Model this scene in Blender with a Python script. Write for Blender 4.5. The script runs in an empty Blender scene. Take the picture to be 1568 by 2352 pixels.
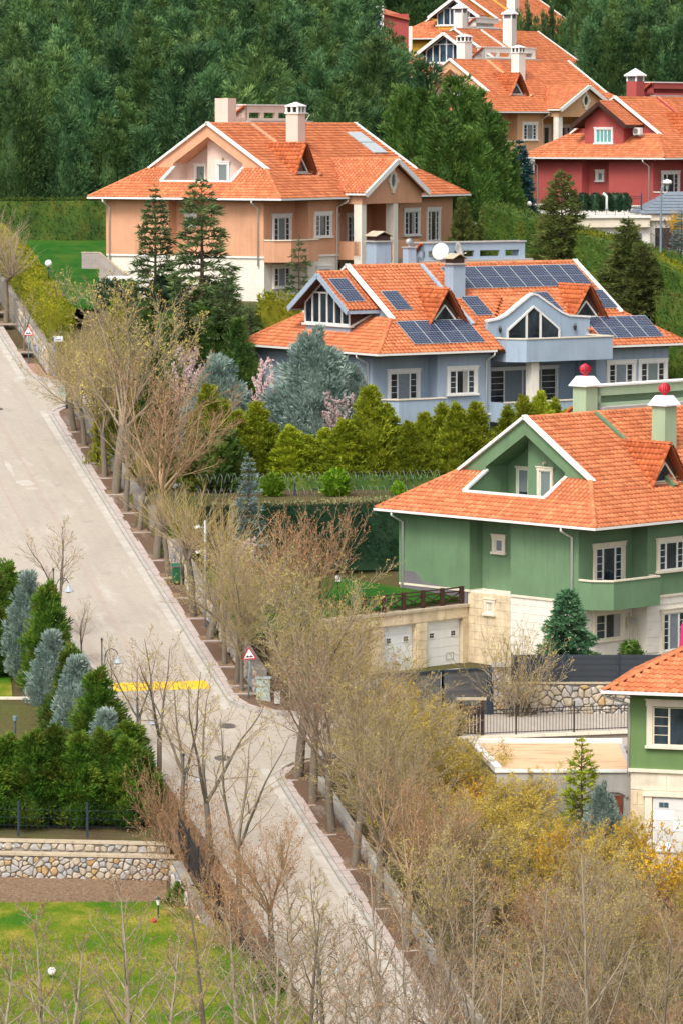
import bpy, math, random
import numpy as np
from mathutils import Vector, Matrix

# ---------------------------------------------------------------- camera, sky, sun, exposure
SC = bpy.context.scene
COL = SC.collection
rad = math.radians
F, CX, CY, HZ, ZC = 9500.0, 784.0, 1176.0, 300.0, 40.0      # focal length in photo pixels, photo centre, horizon row, camera height
PITCH = math.atan((CY - HZ) / F)
cam_d = bpy.data.cameras.new('camera')
cam = bpy.data.objects.new('camera', cam_d); COL.objects.link(cam)
cam_d.sensor_fit = 'VERTICAL'; cam_d.sensor_height = 36.0; cam_d.sensor_width = 24.0
cam_d.lens = F / 2352.0 * 36.0
cam_d.clip_start = 1.0; cam_d.clip_end = 6000.0
cam.location = (0, 0, ZC); cam.rotation_euler = (math.pi / 2 - PITCH, 0, 0)
SC.camera = cam

SUN_EL, SUN_AZ = rad(52), rad(205)          # azimuth measured clockwise from +Y: the light comes from behind the camera, a little left
world = bpy.data.worlds.new('World'); SC.world = world; world.use_nodes = True
wn = world.node_tree.nodes; wl = world.node_tree.links
bg = wn['Background']
sky = wn.new('ShaderNodeTexSky'); sky.sky_type = 'NISHITA'; sky.sun_disc = False
sky.sun_elevation = SUN_EL; sky.sun_rotation = SUN_AZ
sky.air_density = 1.0; sky.dust_density = 4.0; sky.ozone_density = 0.6
hs = wn.new('ShaderNodeHueSaturation'); hs.inputs['Saturation'].default_value = 0.3   # cloud cover whitens the sky
wl.new(sky.outputs[0], hs.inputs['Color']); wl.new(hs.outputs[0], bg.inputs['Color'])
bg.inputs['Strength'].default_value = 0.15
sun_d = bpy.data.lights.new('sun', 'SUN'); sun_d.energy = 1.4; sun_d.angle = rad(22); sun_d.color = (1.0, 0.95, 0.87)
sun = bpy.data.objects.new('sun', sun_d); COL.objects.link(sun)
sd = Vector((math.sin(SUN_AZ) * math.cos(SUN_EL), math.cos(SUN_AZ) * math.cos(SUN_EL), math.sin(SUN_EL)))
sun.rotation_euler = sd.to_track_quat('Z', 'Y').to_euler(); sun.location = (0, 100, 120)
SC.view_settings.view_transform = 'Standard'; SC.view_settings.look = 'None'
SC.view_settings.exposure = 0.76; SC.view_settings.gamma = 1.0
SC.view_settings.use_curve_mapping = False
SC.render.engine = 'CYCLES'
SC.cycles.max_bounces = 5; SC.cycles.diffuse_bounces = 3; SC.cycles.glossy_bounces = 2; SC.cycles.transmission_bounces = 2
SC.cycles.transparent_max_bounces = 4

rng = np.random.default_rng(7); random.seed(7)

# ---------------------------------------------------------------- placing
def pt(px, py, Y):
    """world point at depth Y seen at photo position (px, py)"""
    dx, dy = (px - CX) / F, (CY - py) / F
    c, s = math.cos(PITCH), math.sin(PITCH)
    d = Vector((dx, c + dy * s, -s + dy * c))
    return Vector((0, 0, ZC)) + d * (Y / d.y)

K0 = Vector((-6.1, 205.0)); SD = Vector((-0.2122, 0.9772)); SR = Vector((0.9772, 0.2122))
def S(t, w): return K0 + SD * t + SR * w                    # street frame: t uphill, w to the right of the kerb
def tw(X, Y):
    dx, dy = X - K0.x, Y - K0.y
    return dx * SD.x + dy * SD.y, dx * SR.x + dy * SR.y
def zs(t): return 12.3 + 0.165 * t if t <= 95 else 27.975 + 0.085 * (t - 95)
SIDE1, SIDE2 = (-12.0, -4.6), (61.0, 68.0)
def wl(t): return float(np.interp(t, [-80, -30, -14, 0, 9, 24, 150], [-4.3, -4.5, -5.2, -5.5, -6.2, -8.6, -8.8]))   # left edge of the roadway
def sm(x): x = min(1, max(0, x)); return x * x * (3 - 2 * x)

# houses: photo position of the near eave corner, depth, angle, eave height ...
HOUSES = {
    'lower': dict(px=1385, py=1588, Y=180.0, al=2, A=11, B=14),
    'green': dict(px=1365, py=1215, Y=212.0, al=45.6, A=16, B=25),
    'blue': dict(px=868, py=815, Y=255.0, al=56, A=16, B=24.4),
    'peach': dict(px=645, py=458, Y=285.0, al=31, A=16, B=26.4),
    'crimson': dict(px=1525, py=364, Y=350.0, al=43, A=16, B=25),
    'peach2': dict(px=1127, py=257, Y=405.0, al=42, A=16, B=25),
    'white': dict(px=1157, py=176, Y=440.0, al=31.6, A=16, B=25),
    'yellow': dict(px=1172, py=86, Y=480.0, al=30, A=16, B=25),
}
HE = 7.1
for h in HOUSES.values():
    e = pt(h['px'], h['py'], h['Y']); a = rad(h['al'])
    h['c'] = Vector((e.x, e.y, e.z - HE)); h['u'] = Vector((-math.cos(a), math.sin(a))); h['v'] = Vector((math.sin(a), math.cos(a)))
def hloc(k, X, Y):
    h = HOUSES[k]; d = Vector((X - h['c'].x, Y - h['c'].y)); return d.dot(h['v']), d.dot(h['u'])

ZL = lambda Y: np.interp(Y, [262, 272, 285, 300, 330, 345, 362, 400, 450, 520, 800, 2000], [19.2, 23.5, 27.5, 29.0, 29.4, 30.2, 31.0, 34.6, 39.6, 46, 70, 90])
def ground(X, Y):
    t, w = tw(X, Y)
    base = zs(max(t, -90.0))
    if t > 330: base = zs(330) + 0.06 * (t - 330)
    if wl(t) - 1.75 < w < 1.75: return base - 0.3
    if w <= wl(t) - 1.75:
        if Y < 182.9 and t < -20: return 6.45 - 0.02 * max(0, 150 - Y)
        if t < -2.2: return 8.5 + 0.10 * max(0, Y - 184)
        if Y < 226: return 11.9 + 0.02 * (Y - 203)
        return max(base - 0.2, 12.4)
    # right of the street
    if t < -13.5:
        if X > 5.5 and 183.5 < Y < 194: return min(10.9, 8.2 + 0.3 * max(0, Y - 184))
        return base - 0.35 + 0.03 * max(0, w - 8)
    if (t < -3.4 and not (X > 7.8 and Y > 205.2)) or (1.0 < X <= 8.2 and Y < 206.2 and t < 3):
        m = sm(w / 9.0)
        return base * (1 - m) + 10.95 * m - 0.3
    if Y < 233:
        x, y = hloc('green', X, Y)
        if w < 1.9: return base - .3
        if y > 11.3 and x < 1.2 and t > 1: return 14.72 + .05 * (Y - 214)
        return 11.65
    if SIDE2[0] - .4 < t < SIDE2[1] + .4 and w < 20: return base * (1 - sm(w / 8)) + zs(64.5) * sm(w / 8) - .3
    if t < SIDE2[0] + 6 and Y < 268: return 19.2
    if Y < 330 and X < 14 and t > 66:
        x, y = hloc('peach', X, Y)
        if w < 3.8: return base - .1
        if x < 1.0 and y > 6.0: return min(28.2 + 0.08 * max(-60, Y - 280), base + .4 + .55 * max(0, w - 3.8)) - .15
        return min(28.2, zs(64.5) + 1.1 * (t - 66))
    if X < 12 and Y > 325:
        m = sm((X - 2) / 12)
        return base * (1 - m) + float(ZL(Y)) * m
    return float(ZL(Y))

def on_ground(px, py, Y0=130, Y1=470):
    """first point of the ground along the ray through (px, py)"""
    Y = Y0
    while Y < Y1:
        p = pt(px, py, Y)
        if p.z <= ground(p.x, p.y): return Vector((p.x, p.y, ground(p.x, p.y)))
        Y += 0.25
    p = pt(px, py, Y1); return Vector((p.x, p.y, ground(p.x, p.y)))
def at(px, Y):
    X = (px - CX) / F * Y; return Vector((X, Y, ground(X, Y)))

# ---------------------------------------------------------------- objects
def new(name, mesh, parent=None, mat=None, label=None, cat=None, group=None, kind=None):
    o = bpy.data.objects.new(name, mesh); COL.objects.link(o)
    if parent is not None: o.parent = parent
    if mat is not None and mesh is not None and len(mesh.materials) == 0: mesh.materials.append(mat)
    tag(o, label, cat, group, kind); return o
def tag(o, label=None, cat=None, group=None, kind=None):
    if label: o['label'] = label
    if cat: o['category'] = cat
    if group: o['group'] = group
    if kind: o['kind'] = kind
    return o
def empty(name, loc, rz=0, label=None, cat=None, group=None):
    o = bpy.data.objects.new(name, None); COL.objects.link(o); o.empty_display_size = 0.3
    o.location = loc; o.rotation_euler = (0, 0, rz); return tag(o, label, cat, group)
KIDS = {}
def copy_tree(o, kids, loc, rz=0, sc=1.0, label=None, group=None, cat=None):
    """a thing with its parts (kids: [(part, [sub-parts])])"""
    c = o.copy(); COL.objects.link(c); c.location = loc; c.rotation_euler = (0, 0, rz)
    c.scale = (sc, sc, sc) if not isinstance(sc, tuple) else sc
    if label: c['label'] = label
    if group: c['group'] = group
    if cat: c['category'] = cat
    for k, subs in kids:
        p = k.copy(); COL.objects.link(p); p.parent = c
        for q in subs:
            r = q.copy(); COL.objects.link(r); r.parent = p
    return c

def npmesh(name, V, Fc, smooth=False):
    """mesh from numpy verts (n,3) and a quad or triangle array (m,k)"""
    me = bpy.data.meshes.new(name)
    V = np.ascontiguousarray(V, dtype=np.float32); Fc = np.ascontiguousarray(Fc, dtype=np.int32)
    m, k = Fc.shape
    me.vertices.add(len(V)); me.vertices.foreach_set('co', V.ravel())
    me.loops.add(m * k); me.loops.foreach_set('vertex_index', Fc.ravel())
    me.polygons.add(m); me.polygons.foreach_set('loop_start', np.arange(0, m * k, k, dtype=np.int32))
    if isinstance(smooth, np.ndarray): me.polygons.foreach_set('use_smooth', smooth)
    elif smooth: me.polygons.foreach_set('use_smooth', np.ones(m, dtype=bool))
    me.update(calc_edges=True); return me

class MB:
    def __init__(s): s.v = []; s.f = []; s.M = Matrix.Identity(4)
    def add(s, vs, fs):
        n = len(s.v); s.v += [tuple(s.M @ Vector(p)) for p in vs]; s.f += [tuple(i + n for i in q) for q in fs]; return s
    def box(s, x0, y0, z0, x1, y1, z1):
        return s.add([(x0, y0, z0), (x1, y0, z0), (x1, y1, z0), (x0, y1, z0), (x0, y0, z1), (x1, y0, z1), (x1, y1, z1), (x0, y1, z1)],
                     [(0, 3, 2, 1), (4, 5, 6, 7), (0, 1, 5, 4), (1, 2, 6, 5), (2, 3, 7, 6), (3, 0, 4, 7)])
    def prism(s, poly, z0, z1):
        n = len(poly)
        z0s = z0 if isinstance(z0, (list, tuple)) else [z0] * n; z1s = z1 if isinstance(z1, (list, tuple)) else [z1] * n
        vs = [(p[0], p[1], a) for p, a in zip(poly, z0s)] + [(p[0], p[1], a) for p, a in zip(poly, z1s)]
        return s.add(vs, [tuple(range(n))[::-1], tuple(range(n, 2 * n))] + [(i, (i + 1) % n, n + (i + 1) % n, n + i) for i in range(n)])
    def slab(s, pts, th):
        """polygon in space given a thickness along its normal (downwards)"""
        P = [Vector(p) for p in pts]; nrm = Vector((0, 0, 0))
        for i in range(len(P)): nrm += (P[i] - P[0]).cross(P[(i + 1) % len(P)] - P[0])
        nrm.normalize(); n = len(P)
        return s.add([tuple(p) for p in P] + [tuple(p - nrm * th) for p in P],
                     [tuple(range(n)), tuple(range(n, 2 * n))[::-1]] + [((i + 1) % n, i, n + i, n + (i + 1) % n) for i in range(n)])
    def bar(s, a, b, w, h, up=(0, 0, 1)):
        """box along a-b, w across, h along up"""
        a, b = Vector(a), Vector(b); d = (b - a).normalized(); up = Vector(up)
        x = d.cross(up)
        if x.length < 1e-4: x = d.cross(Vector((1, 0, 0)))
        x.normalize(); z = x.cross(d).normalized(); x *= w / 2; z *= h / 2
        vs = [tuple(q) for q in (a - x - z, a + x - z, a + x + z, a - x + z, b - x - z, b + x - z, b + x + z, b - x + z)]
        return s.add(vs, [(0, 1, 2, 3), (4, 7, 6, 5), (0, 4, 5, 1), (1, 5, 6, 2), (2, 6, 7, 3), (3, 7, 4, 0)])
    def tube(s, pts, r, n=6):
        P = [Vector(p) for p in pts]; R = r if isinstance(r, (list, tuple)) else [r] * len(P)
        vs, fs = [], []
        for i, p in enumerate(P):
            d = (P[min(i + 1, len(P) - 1)] - P[max(i - 1, 0)]).normalized()
            x = d.cross(Vector((0.31, 0.77, 0.55)))
            if abs(d.z) < 0.5: x = d.cross(Vector((0, 0, 1)))
            x.normalize(); y = d.cross(x)
            for k in range(n):
                a = 2 * math.pi * k / n; vs.append(tuple(p + (x * math.cos(a) + y * math.sin(a)) * R[i]))
        for i in range(len(P) - 1):
            for k in range(n): fs.append((i * n + k, i * n + (k + 1) % n, (i + 1) * n + (k + 1) % n, (i + 1) * n + k))
        fs += [tuple(range(n))[::-1], tuple(range((len(P) - 1) * n, len(P) * n))]
        return s.add(vs, fs)
    def lathe(s, prof, n=12, c=(0, 0)):
        vs, fs = [], []
        for r, z in prof:
            for k in range(n):
                a = 2 * math.pi * k / n; vs.append((c[0] + r * math.cos(a), c[1] + r * math.sin(a), z))
        for i in range(len(prof) - 1):
            for k in range(n): fs.append((i * n + k, i * n + (k + 1) % n, (i + 1) * n + (k + 1) % n, (i + 1) * n + k))
        fs += [tuple(range(n))[::-1], tuple(range((len(prof) - 1) * n, len(prof) * n))]
        return s.add(vs, fs)
    def mesh(s, name, smooth=False):
        me = bpy.data.meshes.new(name); me.from_pydata(s.v, [], s.f)
        if smooth: me.polygons.foreach_set('use_smooth', [True] * len(me.polygons))
        me.update(); return me
    def build(s, name, mat, parent=None, smooth=False, **kw):
        return new(name, s.mesh(name, smooth), parent, mat, **kw)

# ---------------------------------------------------------------- materials
def mix_rgb(nt, fac, a, b, mode='MIX'):
    n = nt.nodes.new('ShaderNodeMix'); n.data_type = 'RGBA'; n.blend_type = mode
    for i, s in ((0, fac), (6, a), (7, b)):
        if s is None: continue
        if hasattr(s, 'is_linked'): nt.links.new(s, n.inputs[i])
        elif i == 0: n.inputs[0].default_value = s
        else: n.inputs[i].default_value = (*s[:3], 1)
    return n.outputs[2]
def ramp(nt, fac, stops):
    r = nt.nodes.new('ShaderNodeValToRGB'); e = r.color_ramp.elements
    while len(e) < len(stops): e.new(0.5)
    for el, (p, c) in zip(e, stops):
        el.position = p; el.color = (*c, 1) if not isinstance(c, (int, float)) else (c, c, c, 1)
    nt.links.new(fac, r.inputs[0]); return r.outputs[0]
def noise(nt, vec, scale, detail=3, rough=0.6, dist=0):
    n = nt.nodes.new('ShaderNodeTexNoise'); n.inputs['Scale'].default_value = scale; n.inputs['Detail'].default_value = detail
    n.inputs['Roughness'].default_value = rough; n.inputs['Distortion'].default_value = dist
    if vec is not None: nt.links.new(vec, n.inputs['Vector'])
    return n.outputs[0]
def mapping(nt, vec, scale=(1, 1, 1), rot=(0, 0, 0)):
    m = nt.nodes.new('ShaderNodeMapping'); m.inputs['Scale'].default_value = scale; m.inputs['Rotation'].default_value = rot
    nt.links.new(vec, m.inputs[0]); return m.outputs[0]
def base_mat(name, rough=0.7, spec=0.3):
    m = bpy.data.materials.new(name); m.use_nodes = True; nt = m.node_tree; b = nt.nodes['Principled BSDF']
    b.inputs['Roughness'].default_value = rough; b.inputs['Specular IOR Level'].default_value = spec
    return m, nt, b
def pos(nt): return nt.nodes.new('ShaderNodeNewGeometry').outputs['Position']
def objco(nt): return nt.nodes.new('ShaderNodeTexCoord').outputs['Object']
def bump(nt, b, h, strength=0.3, dist=0.02):
    n = nt.nodes.new('ShaderNodeBump'); n.inputs['Strength'].default_value = strength; n.inputs['Distance'].default_value = dist
    nt.links.new(h, n.inputs['Height']); nt.links.new(n.outputs[0], b.inputs['Normal'])

def plain(name, c, rough=0.6, var=0.15, scale=1.2, bmp=0.0, spec=0.3, streak=0.0, metal=0.0):
    """a paint, render, stone or metal: base colour with soft blotches, fine grain and (streak) rain-washed stains"""
    m, nt, b = base_mat(name, rough, spec); P = pos(nt)
    n1 = noise(nt, P, scale, 5, 0.65)
    f = ramp(nt, n1, [(0.3, 0.0), (0.7, 1.0)])
    lo = tuple(x * (1 - var) for x in c); hi = tuple(min(1, x * (1 + var * 0.6)) for x in c)
    col = mix_rgb(nt, f, lo, hi)
    if streak:
        st = noise(nt, mapping(nt, P, (1.6, 1.6, 0.12)), 1.7, 5, 0.7)
        sf = ramp(nt, st, [(0.5, 0.0), (0.78, streak)])
        col = mix_rgb(nt, sf, col, tuple(x * 0.55 for x in c))
    nt.links.new(col, b.inputs['Base Color'])
    b.inputs['Metallic'].default_value = metal
    if bmp: bump(nt, b, noise(nt, P, 30, 3), bmp, 0.015)
    return m

def leafy(name, cols, rough=0.6, patch=0.0, pscale=0.6, transl=0.25, patchc=None):
    """foliage: every blade picks a tone, soft patches shift whole sprays"""
    m, nt, b = base_mat(name, rough, 0.2)
    g = nt.nodes.new('ShaderNodeNewGeometry'); oi = nt.nodes.new('ShaderNodeObjectInfo')
    n = noise(nt, objco(nt), pscale, 2)
    a = nt.nodes.new('ShaderNodeMath'); a.operation = 'MULTIPLY_ADD'
    nt.links.new(g.outputs['Random Per Island'], a.inputs[0]); a.inputs[1].default_value = 0.42
    a2 = nt.nodes.new('ShaderNodeMath'); a2.operation = 'MULTIPLY_ADD'; nt.links.new(n, a2.inputs[0]); a2.inputs[1].default_value = 1.25; a2.inputs[2].default_value = -0.36
    nt.links.new(a2.outputs[0], a.inputs[2])
    k = len(cols)
    col = ramp(nt, a.outputs[0], [(0.12 + 0.76 * i / (k - 1), c) for i, c in enumerate(cols)])
    hv = nt.nodes.new('ShaderNodeHueSaturation'); nt.links.new(col, hv.inputs['Color'])
    mr = nt.nodes.new('ShaderNodeMapRange'); nt.links.new(oi.outputs['Random'], mr.inputs[0]); mr.inputs[3].default_value = 0.7; mr.inputs[4].default_value = 1.3
    nt.links.new(mr.outputs[0], hv.inputs['Value']); col = hv.outputs[0]
    if patch:
        pf = ramp(nt, noise(nt, objco(nt), pscale * 1.7, 3), [(0.5, 0.0), (0.72, patch)])
        col = mix_rgb(nt, pf, col, patchc)
    nt.links.new(col, b.inputs['Base Color'])
    if transl:
        tr = nt.nodes.new('ShaderNodeBsdfTranslucent'); nt.links.new(col, tr.inputs[0])
        mx = nt.nodes.new('ShaderNodeMixShader'); mx.inputs[0].default_value = transl
        nt.links.new(b.outputs[0], mx.inputs[1]); nt.links.new(tr.outputs[0], mx.inputs[2])
        nt.links.new(mx.outputs[0], nt.nodes['Material Output'].inputs[0])
    return m

def bark(name, c1, c2, rough=0.85):
    m, nt, b = base_mat(name, rough, 0.15)
    g = nt.nodes.new('ShaderNodeNewGeometry')
    n = noise(nt, mapping(nt, objco(nt), (6, 6, 1.2)), 2.0, 4, 0.7)
    a = nt.nodes.new('ShaderNodeMath'); a.operation = 'MULTIPLY_ADD'; nt.links.new(g.outputs['Random Per Island'], a.inputs[0]); a.inputs[1].default_value = 0.55
    nt.links.new(n, a.inputs[2])
    col = ramp(nt, a.outputs[0], [(0.3, c1), (1.0, c2)])
    nt.links.new(col, b.inputs['Base Color']); bump(nt, b, n, 0.5, 0.03); return m

def tile_mat(name, c1, c2, c3):
    m, nt, b = base_mat(name, 0.62, 0.25)
    g = nt.nodes.new('ShaderNodeNewGeometry'); oi = nt.nodes.new('ShaderNodeObjectInfo')
    a = nt.nodes.new('ShaderNodeMath'); a.operation = 'ADD'; nt.links.new(g.outputs['Random Per Island'], a.inputs[0]); nt.links.new(oi.outputs['Random'], a.inputs[1])
    fr = nt.nodes.new('ShaderNodeMath'); fr.operation = 'FRACT'; nt.links.new(a.outputs[0], fr.inputs[0])
    col = ramp(nt, fr.outputs[0], [(0.0, c1), (0.55, c2), (1.0, c3)])
    wf = ramp(nt, noise(nt, pos(nt), 0.45, 5, 0.7), [(0.42, 0.0), (0.78, 0.38)])
    col = mix_rgb(nt, wf, col, tuple(x * 0.6 for x in c1))           # weathered, lichened patches
    gf = ramp(nt, noise(nt, pos(nt), 7, 3), [(0.55, 0.0), (0.8, 0.2)])
    col = mix_rgb(nt, gf, col, (0.20, 0.075, 0.035))
    nt.links.new(col, b.inputs['Base Color']); return m

M = {}
M['white'] = plain('white_paint', (0.74, 0.72, 0.68), 0.55, 0.08, 0.8, streak=0.25)
M['cream'] = plain('cream_trim', (0.70, 0.62, 0.49), 0.6, 0.10, 0.9, streak=0.3)
M['upvc'] = plain('window_frame_white', (0.72, 0.70, 0.66), 0.35, 0.04)
M['green_wall'] = plain('green_render', (0.135, 0.225, 0.122), 0.85, 0.16, 0.5, 0.25, streak=0.5)
M['green_light'] = plain('pale_green_render', (0.33, 0.43, 0.28), 0.85, 0.10, 0.6, 0.2, streak=0.3)
M['moss_wall'] = plain('moss_green_render', (0.125, 0.205, 0.075), 0.85, 0.12, 0.6, 0.25, streak=0.2)
M['blue_wall'] = plain('blue_render', (0.315, 0.39, 0.475), 0.85, 0.12, 0.5, 0.2, streak=0.45)
M['peach_wall'] = plain('peach_render', (0.61, 0.32, 0.19), 0.85, 0.12, 0.5, 0.2, streak=0.45)
M['peach_pale'] = plain('pale_peach_render', (0.70, 0.52, 0.44), 0.85, 0.08, 0.6, 0.2, streak=0.2)
M['tan_wall'] = plain('tan_peach_render', (0.60, 0.35, 0.19), 0.85, 0.10, 0.5, 0.2)
M['crimson_wall'] = plain('crimson_render', (0.37, 0.075, 0.068), 0.85, 0.12, 0.5, 0.2, streak=0.2)
M['white_wall'] = plain('white_render', (0.72, 0.68, 0.62), 0.85, 0.08, 0.5, 0.2, streak=0.3)
M['yellow_wall'] = plain('yellow_render', (0.75, 0.42, 0.05), 0.85, 0.10, 0.5, 0.2)
M['stone'] = plain('pale_limestone', (0.66, 0.57, 0.44), 0.75, 0.22, 1.4, 0.3, streak=0.45)
M['stone_white'] = plain('white_limestone', (0.72, 0.67, 0.58), 0.75, 0.10, 1.0, 0.2, streak=0.25)
M['ochre_stone'] = plain('ochre_stained_limestone', (0.66, 0.53, 0.35), 0.8, 0.30, 1.6, 0.3, streak=0.7)
M['joint'] = plain('stone_joint', (0.30, 0.24, 0.17), 0.9, 0.2)
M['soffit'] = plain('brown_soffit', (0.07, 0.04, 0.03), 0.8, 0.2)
M['underlay'] = plain('roof_underlay', (0.30, 0.085, 0.035), 0.8, 0.15)
M['flash'] = plain('orange_flashing', (0.52, 0.12, 0.045), 0.6, 0.15)
M['tile'] = tile_mat('terracotta_tile', (0.43, 0.128, 0.052), (0.54, 0.170, 0.068), (0.63, 0.225, 0.098))
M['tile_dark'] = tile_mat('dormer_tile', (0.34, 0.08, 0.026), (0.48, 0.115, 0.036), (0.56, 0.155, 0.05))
M['slate'] = plain('grey_slate', (0.16, 0.19, 0.23), 0.6, 0.2, 3)
M['concrete'] = plain('grey_concrete', (0.40, 0.38, 0.35), 0.85, 0.15, 0.9, 0.3, streak=0.4)
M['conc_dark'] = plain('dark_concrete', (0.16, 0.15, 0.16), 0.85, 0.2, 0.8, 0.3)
M['coping'] = plain('sandstone_coping', (0.46, 0.38, 0.27), 0.8, 0.2, 1.6, 0.3, streak=0.4)
M['garage'] = plain('garage_door_paint', (0.70, 0.71, 0.68), 0.5, 0.06, 0.8, streak=0.15)
M['iron'] = plain('black_iron', (0.018, 0.018, 0.022), 0.45, 0.2, spec=0.5)
M['navy'] = plain('dark_blue_steel', (0.02, 0.032, 0.05), 0.45, 0.15, spec=0.4)
M['sheet'] = plain('grey_shade_sheet', (0.12, 0.115, 0.11), 0.8, 0.1, 0.7)
M['sheet_dark'] = plain('dark_shade_sheet', (0.045, 0.052, 0.06), 0.8, 0.12, 0.7)
M['timber'] = plain('dark_brown_timber', (0.055, 0.025, 0.018), 0.6, 0.2, 3)
M['red_door'] = plain('rust_brown_door', (0.20, 0.06, 0.03), 0.6, 0.3, 3)
M['galv'] = plain('galvanised_steel', (0.40, 0.44, 0.46), 0.45, 0.1, 4, metal=0.3)
M['grey_post'] = plain('grey_blue_post', (0.16, 0.22, 0.25), 0.5, 0.1)
M['lampgreen'] = plain('dark_green_lamp_iron', (0.025, 0.04, 0.045), 0.45, 0.1)
M['shade_grey'] = plain('grey_lamp_shade', (0.34, 0.37, 0.40), 0.4, 0.1)
M['globe'] = plain('opal_globe', (0.80, 0.80, 0.78), 0.3, 0.04, spec=0.5)
M['red'] = plain('red_paint', (0.55, 0.012, 0.03), 0.35, 0.1, 3, spec=0.5)
M['sign_red'] = plain('sign_red', (0.60, 0.02, 0.04), 0.4, 0.05)
M['sign_white'] = plain('sign_white', (0.78, 0.78, 0.76), 0.4, 0.05)
M['black'] = plain('black_print', (0.012, 0.012, 0.015), 0.5, 0.05)
M['binGreen'] = plain('bin_green_plastic', (0.02, 0.115, 0.05), 0.45, 0.08)
M['cabinet'] = plain('pale_green_cabinet', (0.36, 0.46, 0.42), 0.5, 0.08)
M['bluepost'] = plain('blue_paint', (0.02, 0.10, 0.34), 0.5, 0.15)
M['ac'] = plain('ac_casing', (0.62, 0.60, 0.56), 0.5, 0.05)
M['magenta'] = plain('magenta_canvas', (0.55, 0.02, 0.13), 0.8, 0.1)
M['mortar'] = plain('wall_mortar', (0.24, 0.215, 0.185), 0.95, 0.2, 2, 0.4)
M['block'] = plain('grey_pink_block', (0.33, 0.285, 0.26), 0.85, 0.12, 1.5, 0.3)
ST = [plain('fieldstone_%s' % n, c, 0.85, 0.28, 5, 0.6) for n, c in (('grey', (0.37, 0.35, 0.33)), ('pale', (0.45, 0.40, 0.34)), ('cream', (0.47, 0.39, 0.28)), ('ochre', (0.44, 0.29, 0.14)), ('slate', (0.22, 0.23, 0.24)), ('buff', (0.42, 0.35, 0.27)))]
M['kerb'] = plain('kerb_granite', (0.40, 0.37, 0.335), 0.85, 0.2, 1.7, 0.3)
M['slabpink'] = plain('pinkish_slab', (0.42, 0.35, 0.315), 0.85, 0.16, 1.9, 0.3)
M['gutterc'] = plain('gutter_concrete', (0.44, 0.40, 0.35), 0.9, 0.2, 1.6, 0.3)
M['manhole'] = plain('cast_iron_cover', (0.10, 0.085, 0.075), 0.7, 0.2, 4)

def glass_mat(name, c, rough=0.06):
    m, nt, b = base_mat(name, rough, 0.6)
    f = noise(nt, mapping(nt, pos(nt), (1.0, 1.0, 0.5)), 1.3, 2)
    col = mix_rgb(nt, ramp(nt, f, [(0.35, 0.0), (0.65, 1.0)]), tuple(x * 0.5 for x in c), tuple(x * 1.7 for x in c))
    nt.links.new(col, b.inputs['Base Color']); return m
M['glass'] = glass_mat('window_glass', (0.022, 0.032, 0.042))
M['glass_blue'] = glass_mat('blue_window_glass', (0.04, 0.07, 0.10))
M['blind'] = plain('grey_green_blind', (0.16, 0.20, 0.19), 0.6, 0.1, 0.7)
M['blind_teal'] = plain('teal_blind', (0.10, 0.36, 0.36), 0.6, 0.1)
M['curtain'] = plain('grey_net_curtain', (0.19, 0.22, 0.24), 0.7, 0.2, 6)

def cell_mat():
    m, nt, b = base_mat('solar_cells', 0.18, 0.5)
    P = objco(nt)
    br = nt.nodes.new('ShaderNodeTexBrick'); br.offset = 0.0; nt.links.new(P, br.inputs['Vector'])
    br.inputs['Scale'].default_value = 1.0; br.inputs['Brick Width'].default_value = 0.22; br.inputs['Row Height'].default_value = 0.2
    br.inputs['Mortar Size'].default_value = 0.012
    br.inputs['Color1'].default_value = (0.017, 0.024, 0.050, 1); br.inputs['Color2'].default_value = (0.023, 0.032, 0.066, 1); br.inputs['Mortar'].default_value = (0.16, 0.19, 0.25, 1)
    nt.links.new(br.outputs[0], b.inputs['Base Color']); return m
M['cell'] = cell_mat()
M['collector'] = plain('collector_glass', (0.42, 0.46, 0.47), 0.15, 0.05, spec=0.6)

def grass_mat(name, c1, c2, c3, sc=0.5):
    m, nt, b = base_mat(name, 0.9, 0.1); P = pos(nt)
    f = noise(nt, mapping(nt, P, (1, 0.55, 1)), sc, 5, 0.65)
    col = ramp(nt, f, [(0.34, c1), (0.48, c2), (0.64, c3)])
    g = ramp(nt, noise(nt, P, 9, 4, 0.8), [(0.3, 0.0), (0.75, 0.7)])
    col = mix_rgb(nt, g, col, tuple(x * 0.45 for x in c1))
    nt.links.new(col, b.inputs['Base Color']); bump(nt, b, noise(nt, P, 14, 4, 0.8), 0.8, 0.06); return m
M['lawn'] = grass_mat('lawn_grass', (0.05, 0.17, 0.008), (0.17, 0.22, 0.012), (0.42, 0.33, 0.06), 0.42)
M['lawn_deep'] = grass_mat('lush_lawn', (0.018, 0.095, 0.010), (0.032, 0.13, 0.013), (0.075, 0.15, 0.018))
M['ground'] = grass_mat('rough_ground', (0.11, 0.075, 0.04), (0.12, 0.10, 0.045), (0.09, 0.11, 0.03), 0.25)
def soil_mat():
    m, nt, b = base_mat('dug_soil', 0.95, 0.1); P = pos(nt)
    n = noise(nt, P, 5, 6, 0.75)
    nt.links.new(ramp(nt, n, [(0.3, (0.12, 0.075, 0.045)), (0.55, (0.27, 0.18, 0.115)), (0.8, (0.42, 0.31, 0.22))]), b.inputs['Base Color'])
    bump(nt, b, n, 1.0, 0.12); return m
M['soil'] = soil_mat()

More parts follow.
